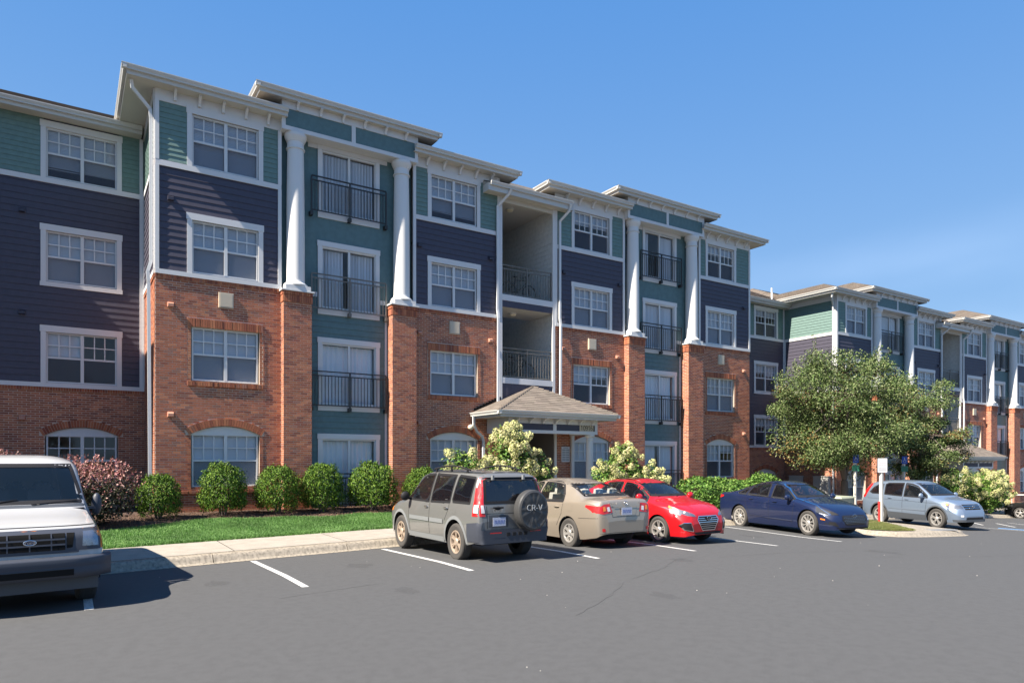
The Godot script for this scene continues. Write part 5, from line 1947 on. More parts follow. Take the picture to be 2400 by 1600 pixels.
func build_car(called: String, label: String, category: String, at: Vector3, turn: float, s: Dictionary) -> Node3D:
	var root := thing(called, label, category, at, turn, "vehicles parked in the stalls")
	var c := Car.new()
	c.s = s
	c.L = s.L
	var off := Vector3(0, 0, -s.L / 2)
	var hold := Node3D.new()
	var paint: Material = M[s.paint]
	# stations
	var zs := []
	var z := 0.0
	while z < s.L:
		zs.append(z)
		var e := minf(z, s.L - z)
		z += 0.012 if e < 0.1 else 0.03 if e < 0.4 else 0.055
	zs.append(s.L)
	for w in [s.rz, s.fz]:
		for i in 19:
			zs.append(w + (s.arch - 0.0005) * cos(PI * i / 18.0))
		zs.append(w + s.arch + 0.001); zs.append(w - s.arch - 0.001)
	zs.sort()
	var rows := []
	var last := -1.0
	for q in zs:
		if q - last < 0.0009 or q < 0.0 or q > s.L:
			continue
		last = q
		rows.append(c.row(q))
	var ins_side := []
	for p in s.side_glass:
		ins_side.append_array(Geometry2D.offset_polygon(P(p[0]), -0.022))
	var ins_front := Geometry2D.offset_polygon(P(s.windscreen), -0.03)
	var ins_rear := []
	if s.has("backlight"):
		ins_rear = Geometry2D.offset_polygon(P(s.backlight), -0.03)
	var b := B.new()
	var w: int = rows[0].size()
	b.sheet(rows)
	var ix := PackedInt32Array()
	for j in rows.size() - 1:
		for i in w - 1:
			var m: Vector3 = (rows[j][i] + rows[j + 1][i] + rows[j][i + 1] + rows[j + 1][i + 1]) / 4.0
			var cut := false
			if m.y > s.glass_low:
				for p in ins_side:
					if absf(m.x) > s.W * 0.55 and Geometry2D.is_point_in_polygon(Vector2(m.z, m.y), p):
						cut = true
				if m.z > s.ws_back:
					for p in ins_front:
						if Geometry2D.is_point_in_polygon(Vector2(m.x, m.y), p):
							cut = true
				elif m.z < s.get("bl_front", -1.0):
					for p in ins_rear:
						if Geometry2D.is_point_in_polygon(Vector2(m.x, m.y), p):
							cut = true
			if not cut:
				var o := j * w + i
				ix.append(o); ix.append(o + w); ix.append(o + 1); ix.append(o + 1); ix.append(o + w); ix.append(o + w + 1)
	b.ix = ix
	for e in 2:
		var r: PackedVector3Array = rows[0] if e == 0 else rows[rows.size() - 1]
		var mid := Vector3(0, (r[0].y + r[w / 2].y) / 2, r[0].z)
		for i in w - 1:
			if e == 0:
				b.tri(mid, r[i], r[i + 1])
			else:
				b.tri(mid, r[i + 1], r[i])
		if e == 0:
			b.tri(mid, r[w - 1], r[0])
		else:
			b.tri(mid, r[0], r[w - 1])
	var parts := []
	parts.append(part("body", b, paint, root))
	# underside and wheel wells
	b = B.new()
	var sy: float = c.sill(s.L / 2)
	b.box(Vector3(-s.W + 0.36, sy - 0.01, 0.5), Vector3(s.W - 0.36, sy + 0.14, s.L - 0.4))
	b.box(Vector3(-s.W + 0.2, sy + 0.16, 0.1), Vector3(s.W - 0.2, sy + 0.2, s.L - 0.15))
	b.box(Vector3(-s.W + 0.06, sy + 0.0, s.rz + s.arch), Vector3(s.W - 0.06, sy + 0.12, s.fz - s.arch))
	for wz in [s.rz, s.fz]:
		for sg in [-1.0, 1.0]:
			var n := 14
			for i in n:
				var a0 := PI * i / n
				var a1 := PI * (i + 1) / n
				var xo: float = (s.W - 0.035) * sg
				var xi: float = (s.W - 0.34) * sg
				var p0 := Vector3(0, s.r + sin(a0) * s.arch, wz + cos(a0) * s.arch)
				var p1 := Vector3(0, s.r + sin(a1) * s.arch, wz + cos(a1) * s.arch)
				b.quad(p0 + Vector3(xo, 0, 0), p1 + Vector3(xo, 0, 0), p1 + Vector3(xi, 0, 0), p0 + Vector3(xi, 0, 0))
				b.tri(Vector3(xi, s.r, wz), p0 + Vector3(xi, 0, 0), p1 + Vector3(xi, 0, 0))
	parts.append(part("underbody", b, M.black_plastic, root))
	# arch lips
	if s.has("lip_mat"):
		b = B.new()
		for wz in [s.rz, s.fz]:
			for mode in [0, 1]:
				var inner := []
				var outer := []
				for i in 25:
					var a := PI * i / 24.0
					var yy: float = s.r + sin(a) * s.arch
					inner.append(c.lay(mode, Vector2(wz + cos(a) * s.arch, yy), 0.012))
					outer.append(c.lay(mode, Vector2(wz + cos(a) * (s.arch + s.lip_w), s.r + sin(a) * (s.arch + s.lip_w)), 0.006))
				for i in 24:
					if mode == 0:
						b.quad(inner[i], inner[i + 1], outer[i + 1], outer[i])
					else:
						b.quad(outer[i], outer[i + 1], inner[i + 1], inner[i])
		parts.append(part("arch_trim", b, M[s.lip_mat], root))
	# glass
	for p in s.side_glass:
		for mode in [0, 1]:
			var g := group_part("side_window", root)
			parts.append(g)
			b = B.new()
			lay_ring(c, b, P(p[0]), mode, 0.004, 0.012, 0.03)
			part("seal", b, M.black_plastic, g)
			b = B.new()
			lay_patch(c, b, P(p[0]), mode, 0.001, 0.14)
			part("pane", b, M[p[1]], g)
	var g := group_part("windscreen", root)
	parts.append(g)
	b = B.new()
	lay_ring(c, b, P(s.windscreen), 2, 0.004, 0.01, 0.045)
	part("seal", b, M.black_plastic, g)
	b = B.new()
	lay_patch(c, b, P(s.windscreen), 2, 0.001, 0.1)
	part("pane", b, M[s.get("ws_mat", "car_glass")], g)
	for wp in s.get("wipers", []):
		b = B.new()
		var q0 := c.lay(2, Vector2(wp[0], wp[1]), 0.03)
		var q1 := c.lay(2, Vector2(wp[2], wp[3]), 0.02)
		b.cyl(q0, q1, 0.009, 0.007, 6)
		part("wiper", b, M.black_plastic, g)
	if s.has("backlight"):
		g = group_part("rear_window", root)
		parts.append(g)
		b = B.new()
		lay_ring(c, b, P(s.backlight), 3, 0.004, 0.01, 0.045)
		part("seal", b, M.black_plastic, g)
		b = B.new()
		lay_patch(c, b, P(s.backlight), 3, 0.001, 0.1)
		part("pane", b, M[s.get("bl_mat", "car_glass")], g)
	# laid-on pieces: [name, polygon, mode, material, offset, mirrored]
	for f in s.get("patches", []):
		var polys := [[P(f[1]), f[2]]]
		if f[5]:
			if f[2] == 0:
				polys.append([P(f[1]), 1])
			else:
				polys.append([flip(P(f[1])), f[2]])
		for q in polys:
			b = B.new()
			lay_patch(c, b, q[0], q[1], f[4], 0.035 if q[1] in [2, 3] else 0.06)
			parts.append(part(f[0], b, M[f[3]], root))
	for f in s.get("lines", []):
		for mode in ([0, 1] if f[1] == 0 else [f[1]]):
			b = B.new()
			var pts := []
			for i in range(0, f[2].size(), 2):
				pts.append(Vector2(f[2][i], f[2][i + 1]))
			lay_line(c, b, pts, mode, f[4], f[5])
			parts.append(part(f[0], b, M[f[3]], root))
			if f.size() > 6 and f[1] != 0:
				b = B.new()
				var mir := []
				for q in pts:
					mir.append(Vector2(-q.x, q.y))
				mir.reverse()
				lay_line(c, b, mir, mode, f[4], f[5])
				parts.append(part(f[0], b, M[f[3]], root))
	for h in s.get("handles", []):
		for mode in [0, 1]:
			b = B.new()
			var q := c.lay(mode, Vector2(h[0], h[1]), 0.02)
			b.ball(q, Vector3(0.018, 0.018, 0.1), 10, 6)
			parts.append(part("door_handle", b, M[h[2]], root))
	if s.has("mirror"):
		var mz: float = s.mirror[0]
		var my: float = s.mirror[1]
		for mode in [0, 1]:
			var sg := 1.0 if mode == 0 else -1.0
			b = B.new()
			var q := c.lay(mode, Vector2(mz, my), 0.0)
			var sz: Vector3 = s.mirror[2]
			b.ball(q + Vector3(sg * (sz.x + 0.05), 0.06, -0.02), sz, 14, 8)
			b.obox(Transform3D(Basis(), q + Vector3(sg * 0.04, 0.01, 0)), Vector3(0.14, 0.04, 0.07))
			parts.append(part("wing_mirror", b, M[s.mirror[3]], root))
	# cabin
	b = B.new()
	var cab: Array = s.cabin  # rear bench z, front seat z, dash z, seat height
	b.box(Vector3(-s.W + 0.14, 0.28, cab[0] - 0.4), Vector3(s.W - 0.14, 0.34, cab[2] + 0.25))
	b.box(Vector3(-s.W + 0.16, cab[3], cab[2]), Vector3(s.W - 0.16, cab[3] + 0.42, cab[2] + 0.4))
	parts.append(part("dashboard", b, M.upholstery_dark, root))
	b = B.new()
	var sm: Material = M[s.get("seat_mat", "upholstery_dark")]
	for x in [-0.37, 0.37]:
		seat(b, x, cab[3], cab[1], 0.48)
	for x in [-0.42, 0.0, 0.42]:
		seat(b, x, cab[3], cab[0], 0.4)
	parts.append(part("seats", b, sm, root))
	b = B.new()
	var sw := Vector3(0.37, cab[3] + 0.36, cab[2] - 0.22)
	for i in 20:
		var a0 := TAU * i / 20
		var a1 := TAU * (i + 1) / 20
		b.cyl(sw + Vector3(cos(a0) * 0.18, sin(a0) * 0.17, sin(a0) * -0.07), sw + Vector3(cos(a1) * 0.18, sin(a1) * 0.17, sin(a1) * -0.07), 0.014, 0.014, 6, false)
	parts.append(part("steering_wheel", b, M.black_plastic, root))
	for wz in [s.rz, s.fz]:
		for sg in [-1.0, 1.0]:
			wheel(root, Vector3(sg * (s.W - s.tyre_w / 2 - s.get("inset", 0.015)), s.r, wz), sg, s)
	for ch in root.get_children():
		ch.position += off
	hold.free()
	root.set_meta("shift", s.L / 2)
	return root

func oval(rx: float, ry: float, n := 20) -> PackedVector2Array:
	var p := PackedVector2Array()
	for i in n:
		p.append(Vector2(cos(TAU * i / n) * rx, sin(TAU * i / n) * ry))
	return p

func emblem(root: Node3D, at: Vector3, facing: float, rx: float, ry: float, m: Material, letter := "", fill: Material = null) -> void:
	var o := group_part("emblem", root)
	o.position = at
	o.rotation.y = facing
	var b := B.new()
	var n := 24
	for i in n:
		var a0 := TAU * i / n
		var a1 := TAU * (i + 1) / n
		b.cyl(Vector3(cos(a0) * rx, sin(a0) * ry, 0.008), Vector3(cos(a1) * rx, sin(a1) * ry, 0.008), 0.007, 0.007, 6, false)
	part("ring", b, m, o)
	if fill != null:
		b = B.new()
		b.poly(oval(rx, ry), Transform3D(), 0.006)
		part("field", b, fill, o)
	if letter != "":
		lettering(o, letter, Vector3(0, 0, 0.012), Vector3.ZERO, ry * 1.25, m, 0.006, 1.15, "Droid Serif" if letter.length() > 1 else "Droid Sans")

func plate(root: Node3D, at: Vector3, facing: float) -> void:
	var o := group_part("licence_plate", root)
	o.position = at
	o.rotation.y = facing
	var b := B.new()
	b.box(Vector3(-0.152, -0.076, 0), Vector3(0.152, 0.076, 0.006))
	part("sheet", b, M.plate, o)
	b = B.new()
	for i in 7:
		var x := -0.115 + i * 0.036
		b.box(Vector3(x, -0.03, 0.006), Vector3(x + 0.012, 0.03, 0.008))
		b.box(Vector3(x + 0.012, -0.03 if i % 2 else 0.018, 0.006), Vector3(x + 0.024, -0.018 if i % 2 else 0.03, 0.008))
	part("print", b, M.plate_print, o)

func ends(L: float, rear: Array, front: Array) -> Array:
	var t := rear.duplicate()
	for i in range(front.size() - 1, -1, -1):
		t.append([L - front[i][0], front[i][1]])
	return t

func place(called: String, label: String, category: String, x: float, wz: float, nose_in: bool, turn: float, s: Dictionary, scale := Vector3.ONE) -> Node3D:
	# x: centre line, wz: world z of the rear (nose in) or the front wheels
	var lz: float = s.rz if nose_in else s.fz
	var z: float = wz + (lz - s.L / 2) if nose_in else wz - (lz - s.L / 2)
	var o := build_car(called, label, category, Vector3(x, ground_y(x, z), z), (PI if nose_in else 0.0) + turn, s)
	o.scale = scale
	return o

func vehicles() -> void:
	grey_suv()
	gold_sedan()
	red_sedan()
	blue_sedan()
	silver_suv()
	white_van()
	black_sedan()

func grey_suv() -> void:
	var L := 4.42
	var s := {
		"L": L, "W": 0.885, "paint": "paint_gunmetal", "rz": 0.92, "fz": 3.54, "r": 0.345, "arch": 0.42, "tyre_w": 0.225, "rim": 0.215, "spokes": 6, "twin": [-0.12, 0.12], "spoke_w": 0.034, "rim_mat": "alloy_dusty",
		"top": [[0.0, 0.78], [0.015, 0.95], [0.03, 1.04], [0.1, 1.3], [0.17, 1.5], [0.22, 1.575], [0.32, 1.625], [0.7, 1.66], [1.6, 1.68], [2.4, 1.66], [2.68, 1.6], [2.95, 1.42], [3.38, 1.11], [3.55, 1.06], [3.95, 1.0], [4.2, 0.93], [4.33, 0.83], [4.4, 0.68], [4.42, 0.58]],
		"drop": [[0.0, 0.02], [0.15, 0.05], [0.25, 0.06], [0.6, 0.06], [2.5, 0.07], [3.3, 0.07], [3.5, 0.04], [L, 0.03]],
		"belt": [[0.0, 0.92], [0.06, 1.02], [0.5, 1.04], [3.2, 1.0], [3.6, 0.92], [4.2, 0.8], [L, 0.5]],
		"plan": ends(L, [[0.0, 0.9], [0.02, 0.95], [0.08, 0.975], [0.3, 0.99], [0.8, 1.0]], [[0.0, 0.6], [0.05, 0.74], [0.15, 0.87], [0.4, 0.96], [0.9, 1.0]]),
		"roofw": [[0.0, 0.9], [0.05, 0.86], [0.2, 0.77], [0.5, 0.765], [2.4, 0.755], [2.9, 0.78], [3.4, 0.85], [3.7, 0.84], [L, 0.7]],
		"sill": [[0.0, 0.42], [0.3, 0.36], [0.6, 0.3], [3.8, 0.3], [4.2, 0.3], [L, 0.34]], "ymid": 0.68, "tuck": 0.05, "lean": 0.03, "crown": 3.4, "glass_low": 1.0, "ws_back": 2.5, "bl_front": 0.6,
		"side_glass": [[[0.36, 1.07, 0.335, 1.5, 0.37, 1.545, 0.98, 1.575, 1.02, 1.53, 1.08, 1.13, 1.04, 1.07], "tinted_glass"], [[1.16, 1.06, 1.12, 1.575, 2.0, 1.59, 2.02, 1.04], "tinted_glass"], [[2.1, 1.04, 2.08, 1.59, 2.42, 1.575, 2.62, 1.52, 3.14, 1.13, 3.22, 1.05], "tinted_glass"]],
		"windscreen": [-0.68, 1.12, 0.68, 1.12, 0.58, 1.6, -0.58, 1.6], "backlight": [-0.7, 1.08, 0.7, 1.08, 0.63, 1.53, -0.63, 1.53], "bl_mat": "tinted_glass",
		"lip_mat": "grey_cladding", "lip_w": 0.065,
		"patches": [
			["tail_lamp", [0.015, 0.86, 0.24, 0.86, 0.225, 1.14, 0.29, 1.52, 0.21, 1.55, 0.05, 1.1], 0, "red_lens", 0.006, true],
			["reversing_lamp", [0.05, 0.92, 0.2, 0.92, 0.195, 1.06, 0.06, 1.06], 0, "white_lens", 0.012, true],
			["upper_lamp", [0.21, 1.36, 0.255, 1.36, 0.28, 1.5, 0.225, 1.52], 0, "white_lens", 0.012, true],
			["tail_lamp", [0.7, 0.86, 0.83, 0.86, 0.81, 1.12, 0.68, 1.5, 0.655, 1.5, 0.72, 1.1], 3, "red_lens", 0.006, true],
			["reversing_lamp", [0.715, 0.92, 0.8, 0.92, 0.79, 1.06, 0.73, 1.06], 3, "white_lens", 0.012, true],
			["bumper", [-0.83, 0.37, 0.83, 0.37, 0.85, 0.62, -0.85, 0.62], 3, "slate_plastic", 0.035, false],
			["side_bumper", [0.0, 0.4, 0.44, 0.4, 0.42, 0.72, 0.0, 0.76], 0, "slate_plastic", 0.012, true],
			["plate_recess", [0.16, 0.66, 0.62, 0.66, 0.62, 0.88, 0.16, 0.88], 3, "grey_plastic", 0.004, false],
			["reflector", [0.35, 0.555, 0.62, 0.555, 0.62, 0.575, 0.35, 0.575], 3, "red_lens", 0.045, true],
			["door_moulding", [1.42, 0.66, 2.02, 0.66, 2.02, 0.74, 1.42, 0.74], 0, "grey_cladding", 0.014, true],
			["door_moulding", [2.06, 0.66, 3.02, 0.66, 3.02, 0.74, 2.06, 0.74], 0, "grey_cladding", 0.014, true],
			["sill_moulding", [1.4, 0.31, 3.06, 0.31, 3.06, 0.41, 1.4, 0.41], 0, "grey_cladding", 0.012, true],
			["indicator", [4.0, 0.78, 4.28, 0.74, 4.26, 0.9, 4.02, 0.93], 0, "amber_lens", 0.006, true],
			["fuel_door", [0.9, 0.86, 1.08, 0.86, 1.08, 0.95, 0.9, 0.95], 0, "paint_gunmetal", 0.003, true],
			["rear_lip", [-0.6, 1.545, 0.6, 1.545, 0.58, 1.595, -0.58, 1.595], 3, "paint_gunmetal", 0.03, false]],
		"lines": [["seam", 0, [2.06, 0.42, 2.06, 1.04, 2.05, 1.6], "seam", 0.002, 0.012], ["seam", 0, [1.36, 0.72, 1.2, 0.95, 1.13, 1.58], "seam", 0.002, 0.012], ["seam", 0, [3.02, 0.42, 3.12, 1.02], "seam", 0.002, 0.012], ["seam", 3, [-0.66, 0.64, -0.66, 1.04], "seam", 0.002, 0.012], ["seam", 3, [0.66, 0.64, 0.66, 1.04], "seam", 0.002, 0.012], ["seam", 3, [-0.66, 0.905, 0.66, 0.905], "seam", 0.002, 0.008], ["seam", 0, [0.3, 1.62, 2.4, 1.63], "seam", 0.004, 0.02]],
		"handles": [[1.3, 0.95, "chrome"], [2.2, 0.94, "chrome"]], "mirror": [3.05, 1.06, Vector3(0.11, 0.095, 0.07), "black_plastic"], "cabin": [1.25, 2.25, 3.0, 0.62],
	}
	var o := place("parked_suv", "dark grey SUV with a covered spare wheel on its tailgate, seen from behind", "suv", 7.03, 9.88, true, 0.02, s, Vector3(0.93, 1.045, 0.94))
	var d := Vector3(0, 0, -L / 2)
	# spare wheel under a vinyl cover
	var sp := group_part("spare_wheel_cover", o)
	sp.position = d + Vector3(-0.3, 0.95, -0.03)
	sp.rotation.y = PI
	var b := B.new()
	b.lathe(Transform3D(Basis(Vector3.RIGHT, PI / 2), Vector3.ZERO), [Vector2(0.31, 0.0), Vector2(0.36, 0.02), Vector2(0.372, 0.06), Vector2(0.372, 0.18), Vector2(0.36, 0.215), Vector2(0.325, 0.232)], 40)
	var rows := []
	for j in 8:
		var row := PackedVector3Array()
		var r := 0.325 * (1.0 - j / 7.0)
		for i in 49:
			var a := TAU * i / 48.0
			var crease := 0.009 * sin(a * 9.0 + sin(a * 4.0) * 2.0) * (r / 0.325) + 0.006 * sin(a * 23.0) * (r / 0.325)
			row.append(Vector3(cos(a) * r, sin(a) * r, 0.232 + (crease if j > 0 else 0.0) + 0.004 * sin(r * 40.0)))
		rows.append(row)
	b.sheet(rows, true)
	part("cover", b, M.vinyl_cover, sp)
	lettering(sp, "CR-V", Vector3(0.0, 0.05, 0.245), Vector3.ZERO, 0.1, M.gutter, 0.004, 1.45)
	plate(o, d + Vector3(0.39, 0.76, -0.022), PI)
	lettering(o, "CR-V", d + Vector3(0.42, 0.96, -0.02), Vector3(0, PI, 0), 0.06, M.chrome, 0.006, 1.5)
	b = B.new()
	b.cyl(d + Vector3(0.54, 1.01, -0.03), d + Vector3(0.3, 1.01, -0.03), 0.018, 0.018, 10)
	b.ball(d + Vector3(0.42, 1.0, -0.02), Vector3(0.08, 0.035, 0.02), 10, 6)
	part("tailgate_handle", b, M.black_plastic, o)
	for x in [-0.62, 0.62]:
		b = B.new()
		var pts := []
		for i in 9:
			var u := i / 8.0
			pts.append(d + Vector3(x, 1.66 + 0.075 * sin(PI * u) + 0.01, lerpf(0.7, 2.3, u)))
		b.tube(pts, 0.017, 8)
		for u in [0.08, 0.5, 0.92]:
			b.cyl(d + Vector3(x, 1.6, lerpf(0.7, 2.3, u)), d + Vector3(x, 1.67 + 0.075 * sin(PI * u), lerpf(0.7, 2.3, u)), 0.03, 0.02, 8)
		part("roof_rail", b, M.black_plastic, o)
	for x in [-0.3, 0.45]:
		b = B.new()
		b.box(d + Vector3(x - 0.02, 1.5, 0.1), d + Vector3(x + 0.02, 1.58, 0.16))
		part("glass_hinge", b, M.grey_cladding, o)
	for k in 4:
		b = B.new()
		b.box(d + Vector3(-0.28 + k * 0.14, 0.5, -0.045), d + Vector3(-0.2 + k * 0.14, 0.56, -0.03))
		part("bumper_tread", b, M.black_plastic, o)

func sedan(over: Dictionary) -> Dictionary:
	var s := {"tuck": 0.06, "lean": 0.035, "crown": 2.6, "ymid": 0.62, "tyre_w": 0.2, "twin": [0.0], "spoke_w": 0.06, "rim_mat": "alloy"}
	s.merge(over, true)
	var L: float = s.L
	if not s.has("plan"):
		s.plan = ends(L, [[0.0, 0.6], [0.02, 0.76], [0.06, 0.86], [0.16, 0.93], [0.45, 0.98], [0.95, 1.0]], [[0.0, 0.52], [0.05, 0.68], [0.14, 0.83], [0.3, 0.92], [0.6, 0.98], [1.1, 1.0]])
	if not s.has("sill"):
		s.sill = ends(L, [[0.0, 0.36], [0.12, 0.28], [0.5, 0.22], [1.2, 0.19]], [[0.0, 0.24], [0.1, 0.2], [0.8, 0.19]])
	return s

func gold_sedan() -> void:
	var L := 4.5
	var s := sedan({
		"L": L, "W": 0.88, "paint": "paint_gold", "rz": 0.99, "fz": 3.59, "r": 0.317, "arch": 0.365, "rim": 0.2, "spokes": 7, "twin": [0.0], "spoke_w": 0.075, "rim_mat": "alloy", "seat_mat": "upholstery_light",
		"top": [[0.0, 0.62], [0.012, 0.75], [0.03, 0.88], [0.055, 1.0], [0.1, 1.045], [0.25, 1.065], [0.52, 1.09], [0.75, 1.19], [1.05, 1.33], [1.3, 1.41], [1.8, 1.46], [2.25, 1.463], [2.62, 1.42], [2.95, 1.27], [3.42, 1.03], [3.6, 0.99], [4.0, 0.92], [4.25, 0.83], [4.4, 0.7], [4.48, 0.55], [4.5, 0.46]],
		"drop": [[0.0, 0.02], [0.4, 0.03], [0.6, 0.06], [1.2, 0.1], [2.0, 0.08], [2.6, 0.085], [3.3, 0.09], [3.5, 0.045], [L, 0.03]],
		"belt": [[0.0, 0.84], [0.06, 0.93], [0.5, 0.985], [1.4, 0.96], [3.3, 0.9], [3.8, 0.8], [L, 0.42]],
		"roofw": [[0.0, 0.7], [0.3, 0.82], [0.55, 0.8], [0.9, 0.72], [1.3, 0.66], [2.4, 0.655], [2.9, 0.72], [3.4, 0.8], [3.8, 0.8], [L, 0.55]],
		"glass_low": 0.93, "ws_back": 2.2, "bl_front": 1.6,
		"side_glass": [[[1.2, 0.99, 1.26, 1.13, 1.44, 1.32, 1.6, 1.37, 2.16, 1.395, 2.2, 0.965], "clear_glass"], [[2.27, 0.96, 2.24, 1.395, 2.5, 1.38, 2.78, 1.28, 3.2, 1.02, 3.24, 0.94], "clear_glass"]],
		"windscreen": [-0.66, 1.05, 0.66, 1.05, 0.53, 1.4, -0.53, 1.4], "backlight": [-0.64, 1.105, 0.64, 1.105, 0.53, 1.385, -0.53, 1.385], "bl_mat": "clear_glass", "ws_mat": "clear_glass",
		"patches": [
			["tail_lamp", [0.4, 0.79, 0.66, 0.76, 0.82, 0.79, 0.83, 0.87, 0.62, 0.96, 0.46, 0.97], 3, "red_lens", 0.006, true],
			["tail_lamp", [0.05, 0.79, 0.16, 0.8, 0.42, 0.9, 0.4, 0.94, 0.06, 0.92], 0, "red_lens", 0.006, true],
			["indicator", [0.58, 0.83, 0.66, 0.82, 0.66, 0.91, 0.6, 0.92], 3, "amber_lens", 0.012, true],
			["reversing_lamp", [0.46, 0.82, 0.54, 0.81, 0.55, 0.9, 0.48, 0.91], 3, "white_lens", 0.012, true],
			["plate_recess", [-0.28, 0.72, 0.28, 0.72, 0.34, 0.9, -0.34, 0.9], 3, "paint_gold", 0.003, false],
			["reflector", [0.6, 0.4, 0.68, 0.41, 0.68, 0.47, 0.61, 0.47], 3, "red_lens", 0.006, true],
			["fuel_door", [0.86, 0.79, 1.06, 0.79, 1.06, 0.91, 0.86, 0.93], 0, "paint_gold", 0.003, true]],
		"lines": [["seam", 0, [2.23, 0.26, 2.23, 0.96], "seam", 0.002, 0.01], ["seam", 0, [1.42, 0.46, 1.24, 0.72, 1.2, 0.98], "seam", 0.002, 0.01], ["seam", 0, [3.16, 0.3, 3.26, 0.92], "seam", 0.002, 0.01], ["seam", 0, [0.02, 0.68, 0.62, 0.66], "seam", 0.002, 0.008], ["seam", 3, [-0.4, 0.7, 0.4, 0.7], "seam", 0.002, 0.009], ["seam", 3, [-0.4, 0.7, -0.47, 1.02], "seam", 0.002, 0.009], ["seam", 3, [0.4, 0.7, 0.47, 1.02], "seam", 0.002, 0.009], ["trunk_moulding", 3, [-0.38, 0.915, 0.38, 0.915], "paint_gold", 0.02, 0.03], ["bumper_crease", 3, [-0.72, 0.36, -0.4, 0.38, 0.4, 0.38, 0.72, 0.36], "seam", 0.002, 0.008], ["belt_moulding", 0, [1.2, 0.968, 3.24, 0.925], "black_plastic", 0.007, 0.014]],
		"handles": [[1.42, 0.86, "paint_gold"], [2.45, 0.84, "paint_gold"]], "mirror": [3.1, 0.96, Vector3(0.1, 0.08, 0.07), "paint_gold"], "cabin": [1.15, 2.15, 2.95, 0.5],
	})
	var o := place("parked_car", "gold beige sedan parked between the grey SUV and the red car", "car", 10.28, 9.25, true, 0.0, s, Vector3(0.98, 1.06, 1.0))
	var d := Vector3(0, 0, -L / 2)
	plate(o, d + Vector3(0, 0.81, -0.012), PI)
	emblem(o, d + Vector3(0, 0.975, 0.028), PI, 0.055, 0.038, M.chrome)
	lettering(o, "COROLLA", d + Vector3(0.38, 0.97, 0.025), Vector3(0, PI, 0), 0.035, M.chrome, 0.005, 1.3)
	lettering(o, "LE", d + Vector3(-0.42, 0.97, 0.028), Vector3(0, PI, 0), 0.035, M.chrome, 0.005, 1.3)

